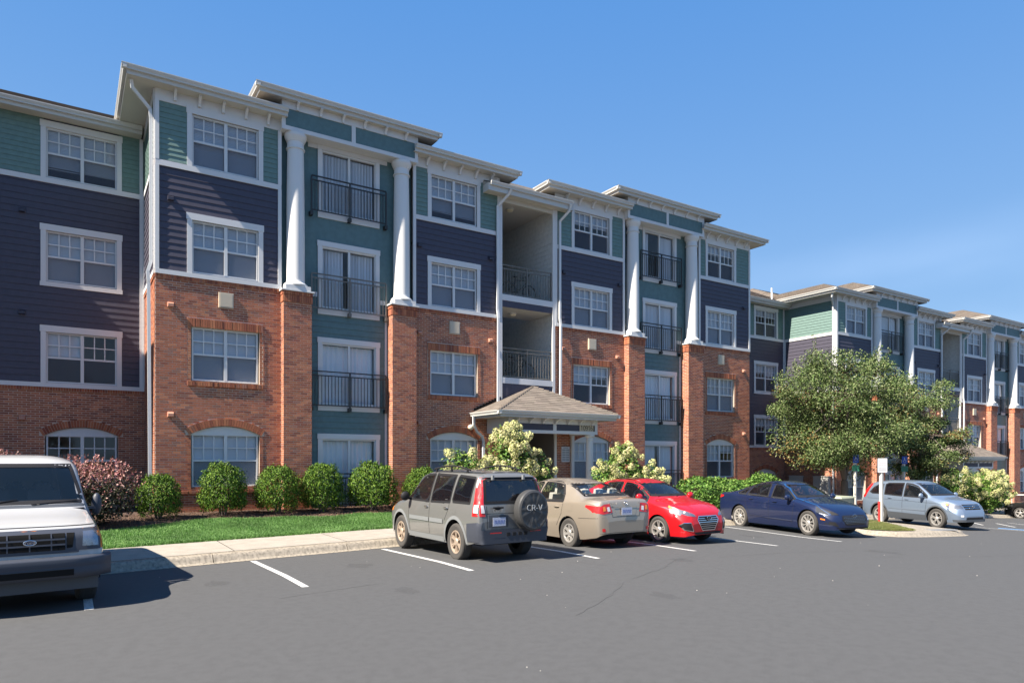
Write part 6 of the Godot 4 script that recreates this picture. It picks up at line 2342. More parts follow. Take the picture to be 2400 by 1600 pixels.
func red_sedan() -> void:
	var L := 4.38
	var s := sedan({
		"L": L, "W": 0.865, "paint": "paint_red", "rz": 0.96, "fz": 3.54, "r": 0.31, "arch": 0.355, "rim": 0.22, "spokes": 5, "twin": [-0.16, 0.16], "spoke_w": 0.036,
		"top": [[0.0, 0.6], [0.015, 0.75], [0.04, 0.92], [0.08, 1.02], [0.16, 1.06], [0.5, 1.1], [0.75, 1.22], [1.05, 1.35], [1.4, 1.42], [1.9, 1.45], [2.25, 1.44], [2.55, 1.395], [2.9, 1.25], [3.32, 1.035], [3.5, 0.99], [3.9, 0.91], [4.12, 0.84], [4.25, 0.77], [4.32, 0.7], [4.36, 0.6], [4.38, 0.5]],
		"drop": [[0.0, 0.02], [0.4, 0.03], [0.6, 0.06], [1.2, 0.1], [2.0, 0.08], [2.6, 0.085], [3.2, 0.09], [3.45, 0.045], [L, 0.03]],
		"belt": [[0.0, 0.85], [0.06, 0.93], [0.5, 0.99], [1.4, 0.96], [3.2, 0.9], [3.7, 0.8], [L, 0.45]],
		"roofw": [[0.0, 0.7], [0.3, 0.82], [0.55, 0.8], [0.9, 0.72], [1.3, 0.66], [2.4, 0.65], [2.8, 0.71], [3.3, 0.8], [3.8, 0.82], [L, 0.6]],
		"plan": ends(L, [[0.0, 0.6], [0.02, 0.76], [0.06, 0.86], [0.16, 0.93], [0.45, 0.98], [0.95, 1.0]], [[0.0, 0.6], [0.03, 0.74], [0.1, 0.86], [0.25, 0.93], [0.5, 0.98], [1.0, 1.0]]),
		"glass_low": 0.93, "ws_back": 2.1, "bl_front": 1.6,
		"side_glass": [[[1.22, 1.0, 1.3, 1.16, 1.48, 1.32, 1.62, 1.365, 2.08, 1.375, 2.12, 0.97], "tinted_glass"], [[2.19, 0.965, 2.16, 1.375, 2.4, 1.36, 2.7, 1.26, 3.1, 1.03, 3.14, 0.945], "tinted_glass"]],
		"windscreen": [-0.66, 1.055, 0.66, 1.055, 0.53, 1.375, -0.53, 1.375], "backlight": [-0.6, 1.13, 0.6, 1.13, 0.52, 1.37, -0.52, 1.37],
		"wipers": [[-0.5, 1.05, 0.0, 1.085], [0.08, 1.05, 0.55, 1.08]],
		"patches": [
			["grille", [-0.22, 0.345, 0.22, 0.345, 0.36, 0.57, 0.31, 0.635, -0.31, 0.635, -0.36, 0.57], 2, "black_plastic", 0.008, false],
			["head_lamp_bowl", [0.4, 0.64, 0.62, 0.66, 0.78, 0.74, 0.82, 0.84, 0.6, 0.76, 0.44, 0.69], 2, "lamp_bowl", 0.004, true],
			["head_lamp_lens", [0.39, 0.635, 0.63, 0.655, 0.79, 0.735, 0.83, 0.85, 0.6, 0.77, 0.43, 0.7], 2, "lens", 0.016, true],
			["head_lamp_bowl", [3.9, 0.72, 4.16, 0.66, 4.18, 0.76, 3.78, 0.88], 0, "lamp_bowl", 0.005, true],
			["indicator", [3.8, 0.83, 3.9, 0.79, 3.98, 0.79, 3.8, 0.87], 0, "amber_lens", 0.012, true],
			["fog_recess", [0.53, 0.33, 0.72, 0.36, 0.78, 0.45, 0.74, 0.5, 0.6, 0.5], 2, "black_plastic", 0.006, true],
			["lower_grille", [-0.42, 0.245, 0.42, 0.245, 0.5, 0.3, -0.5, 0.3], 2, "black_plastic", 0.006, false],
			["bonnet_seam_panel", [-0.28, 0.63, 0.28, 0.63, 0.3, 0.645, -0.3, 0.645], 2, "seam", 0.003, false],
			["sunroof", [-0.42, 1.65, 0.42, 1.65, 0.42, 2.3, -0.42, 2.3], 4, "tinted_glass", 0.004, false]],
		"lines": [["seam", 0, [2.15, 0.28, 2.15, 0.95], "seam", 0.002, 0.01], ["seam", 0, [1.4, 0.46, 1.22, 0.72, 1.2, 0.98], "seam", 0.002, 0.01], ["seam", 0, [3.08, 0.3, 3.16, 0.92], "seam", 0.002, 0.01], ["fog_trim", 2, [0.52, 0.32, 0.73, 0.355, 0.79, 0.45, 0.75, 0.51, 0.59, 0.51, 0.52, 0.32], "chrome", 0.012, 0.016, true], ["bonnet_crease", 4, [0.42, 3.5, 0.33, 4.2], "paint_red", 0.006, 0.02, true], ["window_trim", 0, [1.2, 0.975, 3.16, 0.93], "chrome", 0.007, 0.014], ["grille_trim", 2, [-0.22, 0.335, 0.22, 0.335, 0.37, 0.57, 0.32, 0.645, -0.32, 0.645, -0.37, 0.57, -0.22, 0.335], "chrome", 0.016, 0.018]],
		"handles": [[1.4, 0.86, "paint_red"], [2.4, 0.85, "paint_red"]], "mirror": [3.02, 0.97, Vector3(0.11, 0.085, 0.075), "paint_red"], "cabin": [1.15, 2.1, 2.85, 0.5],
	})
	for k in 6:
		var y := 0.385 + k * 0.043
		var w := lerpf(0.23, 0.35, minf(1.0, k / 4.5))
		s.lines.append(["grille_bar", 2, [-w, y, w, y], "chrome", 0.018, 0.013])
	var o := place("parked_car", "bright red sedan with a wide chrome-barred grille facing the lot", "car", 12.64, 9.64, false, 0.02, s, Vector3(0.97, 1.06, 0.98))
	var d := Vector3(0, 0, -L / 2)
	emblem(o, d + Vector3(0, 0.6, L + 0.022), 0.0, 0.075, 0.042, M.chrome, "H", M.black_plastic)
	for x in [-0.66, 0.66]:
		var b := B.new()
		b.ball(d + Vector3(x, 0.43, L - 0.13), Vector3(0.035, 0.035, 0.03), 12, 8)
		part("fog_lamp", b, M.white_lens, o)
		b = B.new()
		b.ball(d + Vector3(x * 0.93, 0.72, L - 0.2), Vector3(0.045, 0.04, 0.04), 12, 8)
		part("projector", b, M.white_lens, o)

func blue_sedan() -> void:
	var L := 4.9
	var s := sedan({
		"L": L, "W": 0.93, "paint": "paint_blue", "rz": 1.12, "fz": 3.96, "r": 0.338, "arch": 0.385, "rim": 0.245, "spokes": 10, "twin": [-0.09, 0.09], "spoke_w": 0.02, "tyre_w": 0.225,
		"top": [[0.0, 0.72], [0.02, 0.85], [0.05, 0.98], [0.09, 1.035], [0.2, 1.06], [0.45, 1.085], [0.8, 1.17], [1.2, 1.295], [1.6, 1.39], [2.1, 1.44], [2.45, 1.442], [2.8, 1.39], [3.15, 1.24], [3.65, 1.0], [3.85, 0.955], [4.25, 0.88], [4.55, 0.79], [4.72, 0.7], [4.82, 0.6], [4.88, 0.48], [4.9, 0.4]],
		"drop": [[0.0, 0.02], [0.4, 0.03], [0.8, 0.07], [1.4, 0.1], [2.2, 0.08], [2.8, 0.085], [3.5, 0.09], [3.75, 0.045], [L, 0.03]],
		"belt": [[0.0, 0.88], [0.06, 0.95], [0.6, 1.0], [1.6, 0.96], [3.5, 0.88], [4.0, 0.78], [L, 0.38]],
		"roofw": [[0.0, 0.72], [0.3, 0.84], [0.7, 0.79], [1.1, 0.71], [1.6, 0.65], [2.6, 0.645], [3.1, 0.71], [3.6, 0.79], [4.1, 0.82], [L, 0.6]],
		"glass_low": 0.9, "ws_back": 2.4, "bl_front": 1.9,
		"side_glass": [[[1.0, 1.06, 1.24, 1.17, 1.45, 1.245, 1.36, 1.03, 1.1, 1.025], "tinted_glass"], [[1.43, 1.03, 1.53, 1.27, 1.75, 1.33, 2.3, 1.365, 2.36, 0.985], "tinted_glass"], [[2.5, 0.98, 2.46, 1.365, 2.7, 1.345, 3.0, 1.23, 3.38, 1.0, 3.4, 0.935], "tinted_glass"]],
		"windscreen": [-0.7, 1.02, 0.7, 1.02, 0.55, 1.38, -0.55, 1.38], "backlight": [-0.62, 1.13, 0.62, 1.13, 0.53, 1.37, -0.53, 1.37],
		"wipers": [[-0.5, 1.01, 0.05, 1.05], [0.12, 1.01, 0.6, 1.04]],
		"patches": [
			["grille", [-0.38, 0.33, 0.38, 0.33, 0.52, 0.47, 0.46, 0.585, -0.46, 0.585, -0.52, 0.47], 2, "black_plastic", 0.008, false],
			["head_lamp_bowl", [0.56, 0.6, 0.72, 0.595, 0.84, 0.74, 0.8, 0.76, 0.66, 0.68], 2, "black_plastic", 0.006, true],
			["head_lamp_bowl", [4.28, 0.66, 4.62, 0.6, 4.6, 0.66, 4.2, 0.8], 0, "black_plastic", 0.006, true],
			["head_lamp_lens", [4.26, 0.655, 4.64, 0.59, 4.62, 0.67, 4.18, 0.81], 0, "lens", 0.013, true],
			["tail_lamp", [0.05, 0.86, 0.34, 0.92, 0.36, 0.97, 0.06, 0.97], 0, "red_lens", 0.007, true],
			["side_marker", [4.42, 0.47, 4.56, 0.455, 4.56, 0.485, 4.42, 0.505], 0, "amber_lens", 0.007, true],
			["air_intake", [0.6, 0.28, 0.86, 0.36, 0.84, 0.42, 0.72, 0.42], 2, "black_plastic", 0.007, true],
			["lower_lip", [-0.6, 0.225, 0.6, 0.225, 0.66, 0.27, -0.66, 0.27], 2, "black_plastic", 0.01, false]],
		"lines": [["seam", 0, [2.43, 0.28, 2.42, 0.97], "seam", 0.002, 0.01], ["seam", 0, [1.6, 0.46, 1.42, 0.74, 1.36, 1.02], "seam", 0.002, 0.01], ["seam", 0, [3.36, 0.3, 3.46, 0.9], "seam", 0.002, 0.01], ["window_trim", 0, [0.98, 1.07, 1.24, 1.185, 1.5, 1.275, 1.75, 1.345, 2.3, 1.38, 2.7, 1.36, 3.0, 1.245, 3.42, 0.98, 4.2, 0.83, 4.66, 0.6, 4.6, 0.585, 4.28, 0.65], "chrome", 0.008, 0.016], ["window_trim", 0, [0.98, 1.06, 1.1, 1.015, 2.4, 0.975, 3.42, 0.92], "chrome", 0.007, 0.012], ["lower_crease", 0, [1.6, 0.44, 2.4, 0.4, 3.4, 0.37], "paint_blue", 0.012, 0.03], ["side_crease", 0, [0.6, 0.84, 1.6, 0.83, 3.5, 0.78], "paint_blue", 0.008, 0.025], ["lip_line", 2, [-0.7, 0.285, 0.7, 0.285], "paint_blue", 0.02, 0.02]],
		"handles": [[1.66, 0.9, "paint_blue"], [2.68, 0.86, "paint_blue"]], "mirror": [3.3, 0.95, Vector3(0.11, 0.08, 0.08), "paint_blue"], "cabin": [1.35, 2.35, 3.2, 0.48],
	})
	for i in 10:
		for j in 6:
			var x := -0.42 + (i + (0.5 if j % 2 else 0.0)) * 0.088
			var y := 0.36 + j * 0.038
			if absf(x) < 0.36 + (y - 0.33) * 0.9:
				s.lines.append(["grille_stud", 2, [x - 0.018, y, x + 0.018, y], "chrome", 0.014, 0.008])
	var o := place("parked_car", "dark blue fastback sedan at the end of the row beside the island", "car", 18.98, 9.72, false, -0.13, s, Vector3(0.96, 1.07, 0.95))
	var d := Vector3(0, 0, -L / 2)
	emblem(o, d + Vector3(0, 0.56, L - 0.03), 0.0, 0.075, 0.042, M.chrome, "H", M.black_plastic)

func silver_suv() -> void:
	var L := 4.54
	var s := {
		"L": L, "W": 0.905, "paint": "paint_silver_blue", "rz": 0.98, "fz": 3.6, "r": 0.355, "arch": 0.42, "tyre_w": 0.225, "rim": 0.24, "spokes": 5, "twin": [-0.16, 0.16], "spoke_w": 0.036, "rim_mat": "alloy",
		"top": [[0.0, 0.66], [0.015, 0.82], [0.05, 1.0], [0.12, 1.2], [0.24, 1.42], [0.38, 1.55], [0.6, 1.62], [1.2, 1.67], [1.8, 1.68], [2.3, 1.66], [2.62, 1.58], [2.95, 1.42], [3.4, 1.15], [3.58, 1.09], [3.95, 1.02], [4.2, 0.95], [4.36, 0.85], [4.46, 0.72], [4.52, 0.58], [4.54, 0.48]],
		"drop": [[0.0, 0.02], [0.3, 0.06], [0.7, 0.07], [2.5, 0.08], [3.3, 0.08], [3.5, 0.045], [L, 0.03]],
		"belt": [[0.0, 0.85], [0.1, 1.0], [0.5, 1.1], [1.5, 1.05], [3.2, 1.0], [3.7, 0.9], [L, 0.44]],
		"plan": ends(L, [[0.0, 0.7], [0.02, 0.82], [0.08, 0.9], [0.3, 0.965], [0.8, 1.0]], [[0.0, 0.58], [0.05, 0.72], [0.15, 0.86], [0.4, 0.955], [0.9, 1.0]]),
		"roofw": [[0.0, 0.75], [0.2, 0.76], [0.5, 0.72], [2.4, 0.71], [2.9, 0.75], [3.4, 0.83], [3.8, 0.82], [L, 0.6]],
		"sill": [[0.0, 0.4], [0.3, 0.34], [0.6, 0.26], [3.9, 0.26], [4.3, 0.26], [L, 0.3]], "ymid": 0.7, "tuck": 0.06, "lean": 0.04, "crown": 2.9, "glass_low": 1.0, "ws_back": 2.2, "bl_front": 0.8,
		"side_glass": [[[0.46, 1.2, 0.62, 1.38, 0.84, 1.49, 1.08, 1.51, 1.14, 1.13, 0.62, 1.14], "tinted_glass"], [[1.22, 1.12, 1.17, 1.5, 1.3, 1.555, 2.04, 1.57, 2.06, 1.085], "tinted_glass"], [[2.14, 1.08, 2.12, 1.57, 2.4, 1.55, 2.66, 1.47, 3.14, 1.16, 3.2, 1.06], "car_glass"]],
		"windscreen": [-0.7, 1.16, 0.7, 1.16, 0.57, 1.57, -0.57, 1.57], "backlight": [-0.62, 1.12, 0.62, 1.12, 0.56, 1.5, -0.56, 1.5], "bl_mat": "tinted_glass",
		"lip_mat": "grey_plastic", "lip_w": 0.05,
		"patches": [
			["tail_lamp", [0.1, 0.98, 0.26, 1.0, 0.52, 1.5, 0.46, 1.55, 0.24, 1.3], 0, "red_lens", 0.007, true],
			["head_lamp_bowl", [3.98, 0.78, 4.36, 0.72, 4.34, 0.84, 3.9, 0.96], 0, "lamp_bowl", 0.005, true],
			["head_lamp_lens", [3.96, 0.77, 4.38, 0.71, 4.36, 0.85, 3.88, 0.97], 0, "lens", 0.014, true],
			["indicator", [3.92, 0.86, 4.02, 0.82, 4.06, 0.86, 3.94, 0.92], 0, "amber_lens", 0.02, true],
			["head_lamp_bowl", [0.48, 0.74, 0.68, 0.74, 0.76, 0.86, 0.5, 0.86], 2, "lamp_bowl", 0.004, true],
			["grille", [-0.42, 0.7, 0.42, 0.7, 0.46, 0.88, -0.46, 0.88], 2, "black_plastic", 0.006, false],
			["air_dam", [-0.5, 0.32, 0.5, 0.32, 0.44, 0.44, -0.44, 0.44], 2, "black_plastic", 0.008, false],
			["bumper_base", [-0.8, 0.28, 0.8, 0.28, 0.82, 0.36, -0.82, 0.36], 2, "grey_plastic", 0.012, false],
			["fog_lamp", [0.58, 0.46, 0.68, 0.46, 0.68, 0.52, 0.58, 0.52], 2, "white_lens", 0.01, true],
			["sill_cladding", [1.42, 0.27, 3.16, 0.27, 3.16, 0.46, 1.42, 0.5], 0, "grey_plastic", 0.012, true],
			["door_moulding", [1.46, 0.62, 2.04, 0.615, 2.04, 0.655, 1.46, 0.66], 0, "paint_silver_blue", 0.018, true],
			["door_moulding", [2.1, 0.615, 3.14, 0.605, 3.14, 0.645, 2.1, 0.655], 0, "paint_silver_blue", 0.018, true]],
		"lines": [["seam", 0, [2.1, 0.3, 2.1, 1.07], "seam", 0.002, 0.012], ["seam", 0, [1.42, 0.5, 1.2, 0.8, 1.15, 1.12], "seam", 0.002, 0.012], ["seam", 0, [3.12, 0.32, 3.2, 1.04], "seam", 0.002, 0.012], ["grille_bar", 2, [-0.44, 0.83, 0.44, 0.83], "chrome", 0.014, 0.025], ["grille_bar", 2, [-0.42, 0.76, 0.42, 0.76], "chrome", 0.014, 0.02], ["side_crease", 0, [0.4, 0.96, 1.6, 0.94, 3.9, 0.88], "seam", 0.002, 0.008]],
		"handles": [[1.5, 1.0, "paint_silver_blue"], [2.3, 0.98, "paint_silver_blue"]], "mirror": [3.05, 1.08, Vector3(0.11, 0.1, 0.075), "paint_silver_blue"], "cabin": [1.3, 2.3, 3.05, 0.62],
	}
	var o := place("parked_suv", "silver blue SUV parked beyond the traffic island, nose to the lot", "suv", 28.3, 8.9, false, -0.2, s, Vector3(0.96, 1.06, 0.94))
	var d := Vector3(0, 0, -L / 2)
	emblem(o, d + Vector3(0, 0.8, L - 0.07), 0.0, 0.07, 0.055, M.chrome, "H")

func white_van() -> void:
	var L := 5.4
	var s := {
		"L": L, "W": 0.97, "paint": "paint_white", "rz": 1.05, "fz": 4.56, "r": 0.365, "arch": 0.43, "tyre_w": 0.24, "rim": 0.205, "spokes": 8, "twin": [0.0], "spoke_w": 0.06, "rim_mat": "grey_steel", "inset": 0.06,
		"top": [[0.0, 1.6], [0.02, 1.85], [0.08, 2.0], [0.3, 2.07], [2.0, 2.1], [3.2, 2.09], [3.5, 2.05], [3.7, 1.96], [3.95, 1.72], [4.34, 1.345], [4.55, 1.28], [4.95, 1.2], [5.18, 1.14], [5.3, 1.08], [5.35, 1.02], [5.37, 0.9], [5.385, 0.7], [5.4, 0.6]],
		"drop": [[0.0, 0.08], [3.2, 0.1], [3.9, 0.09], [4.4, 0.06], [4.6, 0.05], [5.3, 0.05], [L, 0.02]],
		"belt": [[0.0, 1.15], [4.3, 1.15], [4.8, 1.06], [5.3, 0.95], [L, 0.58]],
		"plan": ends(L, [[0.0, 0.88], [0.05, 0.95], [0.3, 1.0], [0.8, 1.0]], [[0.0, 0.86], [0.02, 0.9], [0.06, 0.935], [0.2, 0.965], [0.5, 0.99], [1.0, 1.0]]),
		"roofw": [[0.0, 0.8], [3.3, 0.8], [3.9, 0.82], [4.4, 0.86], [5.0, 0.87], [L, 0.8]],
		"sill": [[0.0, 0.4], [0.4, 0.36], [5.0, 0.36], [5.1, 0.56], [L, 0.57]], "ymid": 0.8, "tuck": 0.05, "lean": 0.03, "crown": 4.0, "glass_low": 1.2, "ws_back": 3.1,
		"side_glass": [[[3.15, 1.25, 3.1, 1.85, 3.5, 1.86, 3.66, 1.82, 4.06, 1.42, 4.12, 1.25], "car_glass"]],
		"windscreen": [-0.83, 1.39, 0.83, 1.39, 0.7, 1.95, -0.7, 1.95], "ws_mat": "clear_glass", "seat_mat": "upholstery_dark",
		"wipers": [[-0.6, 1.38, -0.08, 1.45], [0.1, 1.38, 0.72, 1.42]],
		"patches": [
			["grille", [-0.6, 0.79, 0.6, 0.79, 0.63, 1.1, -0.63, 1.1], 2, "slate_plastic", 0.012, false],
			["grille_opening", [-0.43, 0.83, 0.43, 0.83, 0.43, 1.05, -0.43, 1.05], 2, "black_paint", 0.016, false],
			["grille_opening", [0.45, 0.85, 0.52, 0.86, 0.55, 1.05, 0.45, 1.05], 2, "black_paint", 0.016, true],
			["lamp_surround", [0.6, 0.82, 0.88, 0.82, 0.88, 1.1, 0.62, 1.1], 2, "slate_plastic", 0.012, true],
			["head_lamp_bowl", [0.645, 0.87, 0.85, 0.87, 0.85, 1.06, 0.66, 1.06], 2, "lamp_bowl", 0.018, true],
			["head_lamp_lens", [0.64, 0.865, 0.855, 0.865, 0.855, 1.065, 0.655, 1.065], 2, "lens", 0.028, true],
			["indicator", [0.885, 0.83, 0.93, 0.83, 0.93, 1.09, 0.885, 1.09], 2, "amber_lens", 0.012, true],
			["indicator", [5.12, 0.83, 5.3, 0.83, 5.3, 1.09, 5.14, 1.09], 0, "amber_lens", 0.006, true],
			["cowl_panel", [-0.84, 1.335, 0.84, 1.335, 0.84, 1.375, -0.84, 1.375], 2, "grey_plastic", 0.004, false]],
		"lines": [["seam", 0, [4.45, 0.5, 4.45, 1.2], "seam", 0.002, 0.012], ["seam", 2, [-0.9, 1.13, 0.9, 1.13], "seam", 0.003, 0.012]],
		"handles": [[3.6, 1.1, "black_plastic"]], "mirror": [3.95, 1.28, Vector3(0.08, 0.17, 0.07), "slate_plastic"], "cabin": [2.2, 3.2, 3.95, 0.9],
	}
	for k in 2:
		s.lines.append(["grille_bar", 2, [-0.43, 0.905 + k * 0.07, 0.43, 0.905 + k * 0.07], "slate_plastic", 0.03, 0.022])
	for x in [-0.26, 0.0, 0.26]:
		s.lines.append(["grille_bar", 2, [x, 0.83, x, 1.05], "slate_plastic", 0.026, 0.018])
	var o := place("parked_van", "white van with a dark grey bumper and black grille at the left edge", "van", -0.68, 10.4, false, 0.1, s, Vector3(0.86, 0.96, 1.0))
	var d := Vector3(0, 0, -L / 2)
	# full-width bumper with an opening
	var b := B.new()
	var rows := []
	for p in [[0.46, 0.1], [0.47, 0.17], [0.55, 0.19], [0.6, 0.17], [0.63, 0.18], [0.71, 0.185], [0.745, 0.16], [0.75, 0.05]]:
		var row := PackedVector3Array()
		for i in 25:
			var x := lerpf(-1.03, 1.03, i / 24.0)
			var e := absf(x) / 1.03
			row.append(d + Vector3(x, p[0], L - 0.06 + p[1] - 0.22 * pow(e, 6.0)))
		rows.append(row)
	b.sheet(rows)
	part("bumper", b, M.slate_plastic, o)
	b = B.new()
	b.box(d + Vector3(-0.52, 0.51, L + 0.1), d + Vector3(0.52, 0.59, L + 0.132))
	part("bumper_slot", b, M.black_paint, o)
	b = B.new()
	b.box(d + Vector3(-0.85, 0.3, L - 0.3), d + Vector3(0.85, 0.46, L - 0.02))
	part("valance", b, M.grey_plastic, o)
	emblem(o, d + Vector3(0, 0.95, L + 0.03), 0.0, 0.075, 0.031, M.chrome, "Ford", M.sign_navy)

func black_sedan() -> void:
	var L := 4.5
	var s := sedan({
		"L": L, "W": 0.87, "paint": "paint_black", "rz": 0.98, "fz": 3.58, "r": 0.315, "arch": 0.36, "rim": 0.22, "spokes": 5, "twin": [0.0], "spoke_w": 0.075,
		"top": [[0.0, 0.62], [0.03, 0.85], [0.1, 1.0], [0.5, 1.05], [0.9, 1.2], [1.4, 1.36], [2.1, 1.4], [2.5, 1.35], [3.35, 1.0], [3.9, 0.9], [4.25, 0.8], [4.4, 0.68], [4.48, 0.54], [4.5, 0.46]],
		"drop": [[0.0, 0.02], [0.5, 0.05], [1.2, 0.09], [2.5, 0.085], [3.2, 0.08], [3.45, 0.04], [L, 0.03]],
		"belt": [[0.0, 0.84], [0.5, 0.97], [1.4, 0.94], [3.3, 0.88], [3.8, 0.78], [L, 0.42]],
		"roofw": [[0.0, 0.72], [0.5, 0.8], [1.3, 0.66], [2.4, 0.65], [3.3, 0.79], [3.8, 0.8], [L, 0.55]],
		"glass_low": 0.9, "ws_back": 2.2, "bl_front": 1.6,
		"side_glass": [[[1.2, 0.97, 1.5, 1.28, 2.1, 1.33, 2.15, 0.94], "tinted_glass"], [[2.22, 0.94, 2.2, 1.33, 2.5, 1.29, 3.1, 1.0, 3.16, 0.92], "tinted_glass"]],
		"windscreen": [-0.64, 1.03, 0.64, 1.03, 0.53, 1.33, -0.53, 1.33], "backlight": [-0.6, 1.08, 0.6, 1.08, 0.52, 1.3, -0.52, 1.3],
		"patches": [["side_marker", [4.22, 0.5, 4.4, 0.48, 4.4, 0.52, 4.22, 0.54], 0, "white_lens", 0.007, true], ["head_lamp", [3.95, 0.66, 4.3, 0.62, 4.28, 0.72, 3.95, 0.78], 0, "lens", 0.008, true]],
		"lines": [], "handles": [[1.4, 0.85, "paint_black"], [2.4, 0.83, "paint_black"]], "mirror": [3.05, 0.95, Vector3(0.1, 0.08, 0.07), "paint_black"], "cabin": [1.15, 2.15, 2.9, 0.5],
	})
	var lz: float = s.fz
	var z := 4.95 + (lz - L / 2)
	build_car("parked_car", "black car cut off by the right edge, by the large hydrangea", "car", Vector3(45.1, ground_y(45.0, z), z), PI, s)

func leaf(b: B, p: Vector3, nrm: Vector3, along: Vector3, l: float, w: float) -> void:
	var a := (along - nrm * along.dot(nrm)).normalized()
	var s := nrm.cross(a) * w * 0.5
	var base := p - a * l * 0.5
	var tip := p + a * l * 0.5
	var mid := p + nrm * l * 0.06
	var k := b.v.size()
	b.v.append(base); b.v.append(mid + s); b.v.append(tip); b.v.append(mid - s)
	for i in 4:
		b.n.append(nrm); b.c.append(b.col)
	b.ix.append(k); b.ix.append(k + 1); b.ix.append(k + 2); b.ix.append(k); b.ix.append(k + 2); b.ix.append(k + 3)

func rdir() -> Vector3:
	while true:
		var d := Vector3(rng.randf_range(-1, 1), rng.randf_range(-1, 1), rng.randf_range(-1, 1))
		var l := d.length()
		if l > 0.05 and l < 1.0:
			return d / l
	return Vector3.UP

func pick(tones: Array) -> Color:
	var c: Color = tones[rng.randi() % tones.size()]
	var k := rng.randf_range(0.75, 1.25)
	return Color(c.r * k, c.g * k, c.b * k)

func ball_foliage(count: int, size: float, rough: float, tones: Array, sd: int) -> ArrayMesh:
	# leaves through the outer half of a lumpy ball of radius 1 standing on y = 0
	var f := FastNoiseLite.new()
	f.seed = sd
	f.frequency = 1.3
	var b := B.new()
	for i in count:
		var d := rdir()
		if d.y < -0.75:
			d.y = -d.y
		var r := 1.0 + rough * f.get_noise_3dv(d * 1.4) + rough * 0.6 * f.get_noise_3dv(d * 4.0)
		var t := pow(rng.randf(), 0.35)
		r *= lerpf(0.45, 1.0, t)
		if rng.randf() < 0.03:
			r *= rng.randf_range(1.03, 1.12)
		var wide := 1.0 + 0.2 * maxf(0.0, -d.y)
		var p := Vector3(d.x * r * wide, 1.0 + d.y * r, d.z * r * wide)
		if p.y < 0.05:
			p.y = 0.05 + rng.randf() * 0.1
		b.col = pick(tones)
		leaf(b, p, (d + rdir() * 0.85).normalized(), rdir() + Vector3(0, 0.4, 0), size * rng.randf_range(0.7, 1.3), size * 0.55)
	return b.mesh()

func stems_mesh(n: int, spread: float, h: float, r: float) -> ArrayMesh:
	var b := B.new()
	for i in n:
		var a := TAU * i / n + rng.randf() * 0.5
		var k := rng.randf_range(0.4, 1.0) * spread
		var p0 := Vector3(cos(a) * 0.08, -0.1, sin(a) * 0.08)
		var p1 := Vector3(cos(a) * k * 0.5, h * 0.5, sin(a) * k * 0.5)
		var p2 := Vector3(cos(a) * k, h, sin(a) * k)
		b.cyl(p0, p1, r, r * 0.75, 6, false)
		b.cyl(p1, p2, r * 0.75, r * 0.3, 6, false)
	return b.mesh()

func flower_mesh() -> ArrayMesh:
	# a cone-shaped head of many four-petalled florets, base at the origin, pointing up, 1 unit tall
	var b := B.new()
	for i in 120:
		var h := rng.randf()
		var a := rng.randf() * TAU
		var r := 0.52 * sqrt(maxf(0.0, 1.0 - pow(absf(h - 0.38) / 0.64, 2.2))) * (0.86 + 0.14 * rng.randf()) + 0.02
		var p := Vector3(cos(a) * r, h, sin(a) * r)
		var nrm := (Vector3(cos(a), 0.55, sin(a)) + rdir() * 0.5).normalized()
		b.col = pick([Color(0.46, 0.47, 0.2), Color(0.52, 0.5, 0.25), Color(0.37, 0.41, 0.15), Color(0.48, 0.43, 0.23)])
		var t := rdir()
		leaf(b, p, nrm, t, 0.24, 0.13)
		leaf(b, p + nrm * 0.01, nrm, nrm.cross(t), 0.24, 0.13)
	return b.mesh()

func hydrangea(label: String, at: Vector3, lobes: Array, heads: int) -> void:
	# lobes: [centre offset, radii]
	var o := thing("hydrangea", label, "shrub", at, 0.0, "hydrangeas in flower")
	var b := B.new()
	var greens := [Color(0.06, 0.13, 0.022), Color(0.1, 0.19, 0.035), Color(0.045, 0.09, 0.018), Color(0.15, 0.22, 0.045)]
	for l in lobes:
		var n := int(2600 * l[1].x * l[1].y * l[1].z / 0.8) + 800
		for i in n:
			var d := rdir()
			var p: Vector3 = l[0] + d * Vector3(l[1]) * pow(rng.randf(), 0.4) * (1.0 + 0.18 * sin(d.x * 7.0 + d.y * 5.0 + d.z * 6.0))
			if p.y < 0.05:
				continue
			b.col = pick(greens)
			leaf(b, p, (d * 0.6 + Vector3(0, 0.5, 0.2) + rdir() * 0.7).normalized(), rdir(), rng.randf_range(0.07, 0.13), rng.randf_range(0.045, 0.075))
	part("foliage", b, M.leaf, o)
	partm("stems", stems_mesh(11, 0.8, 1.5, 0.02), M.bark, o)
	for i in heads:
		var l: Array = lobes[rng.randi() % lobes.size()]
		var d := rdir()
		d.y = absf(d.y) * 1.1 - 0.35
		if d.z < -0.2 and rng.randf() < 0.7:
			d.z = -d.z
		d = d.normalized()
		var p: Vector3 = l[0] + d * Vector3(l[1]) * rng.randf_range(0.95, 1.12)
		if p.y < 0.35:
			continue
		var m := partm("flower_head", flowers[rng.randi() % flowers.size()], M.petal, o)
		var up := (d + Vector3(0, 0.75, 0.15) + rdir() * 0.35).normalized()
		var x := up.cross(Vector3(0.3, 0.1, 1)).normalized()
		var s := rng.randf_range(0.19, 0.29)
		m.transform = Transform3D(Basis(x, up, x.cross(up)).scaled(Vector3(s, s, s)), p - up * 0.06)

var flowers := []

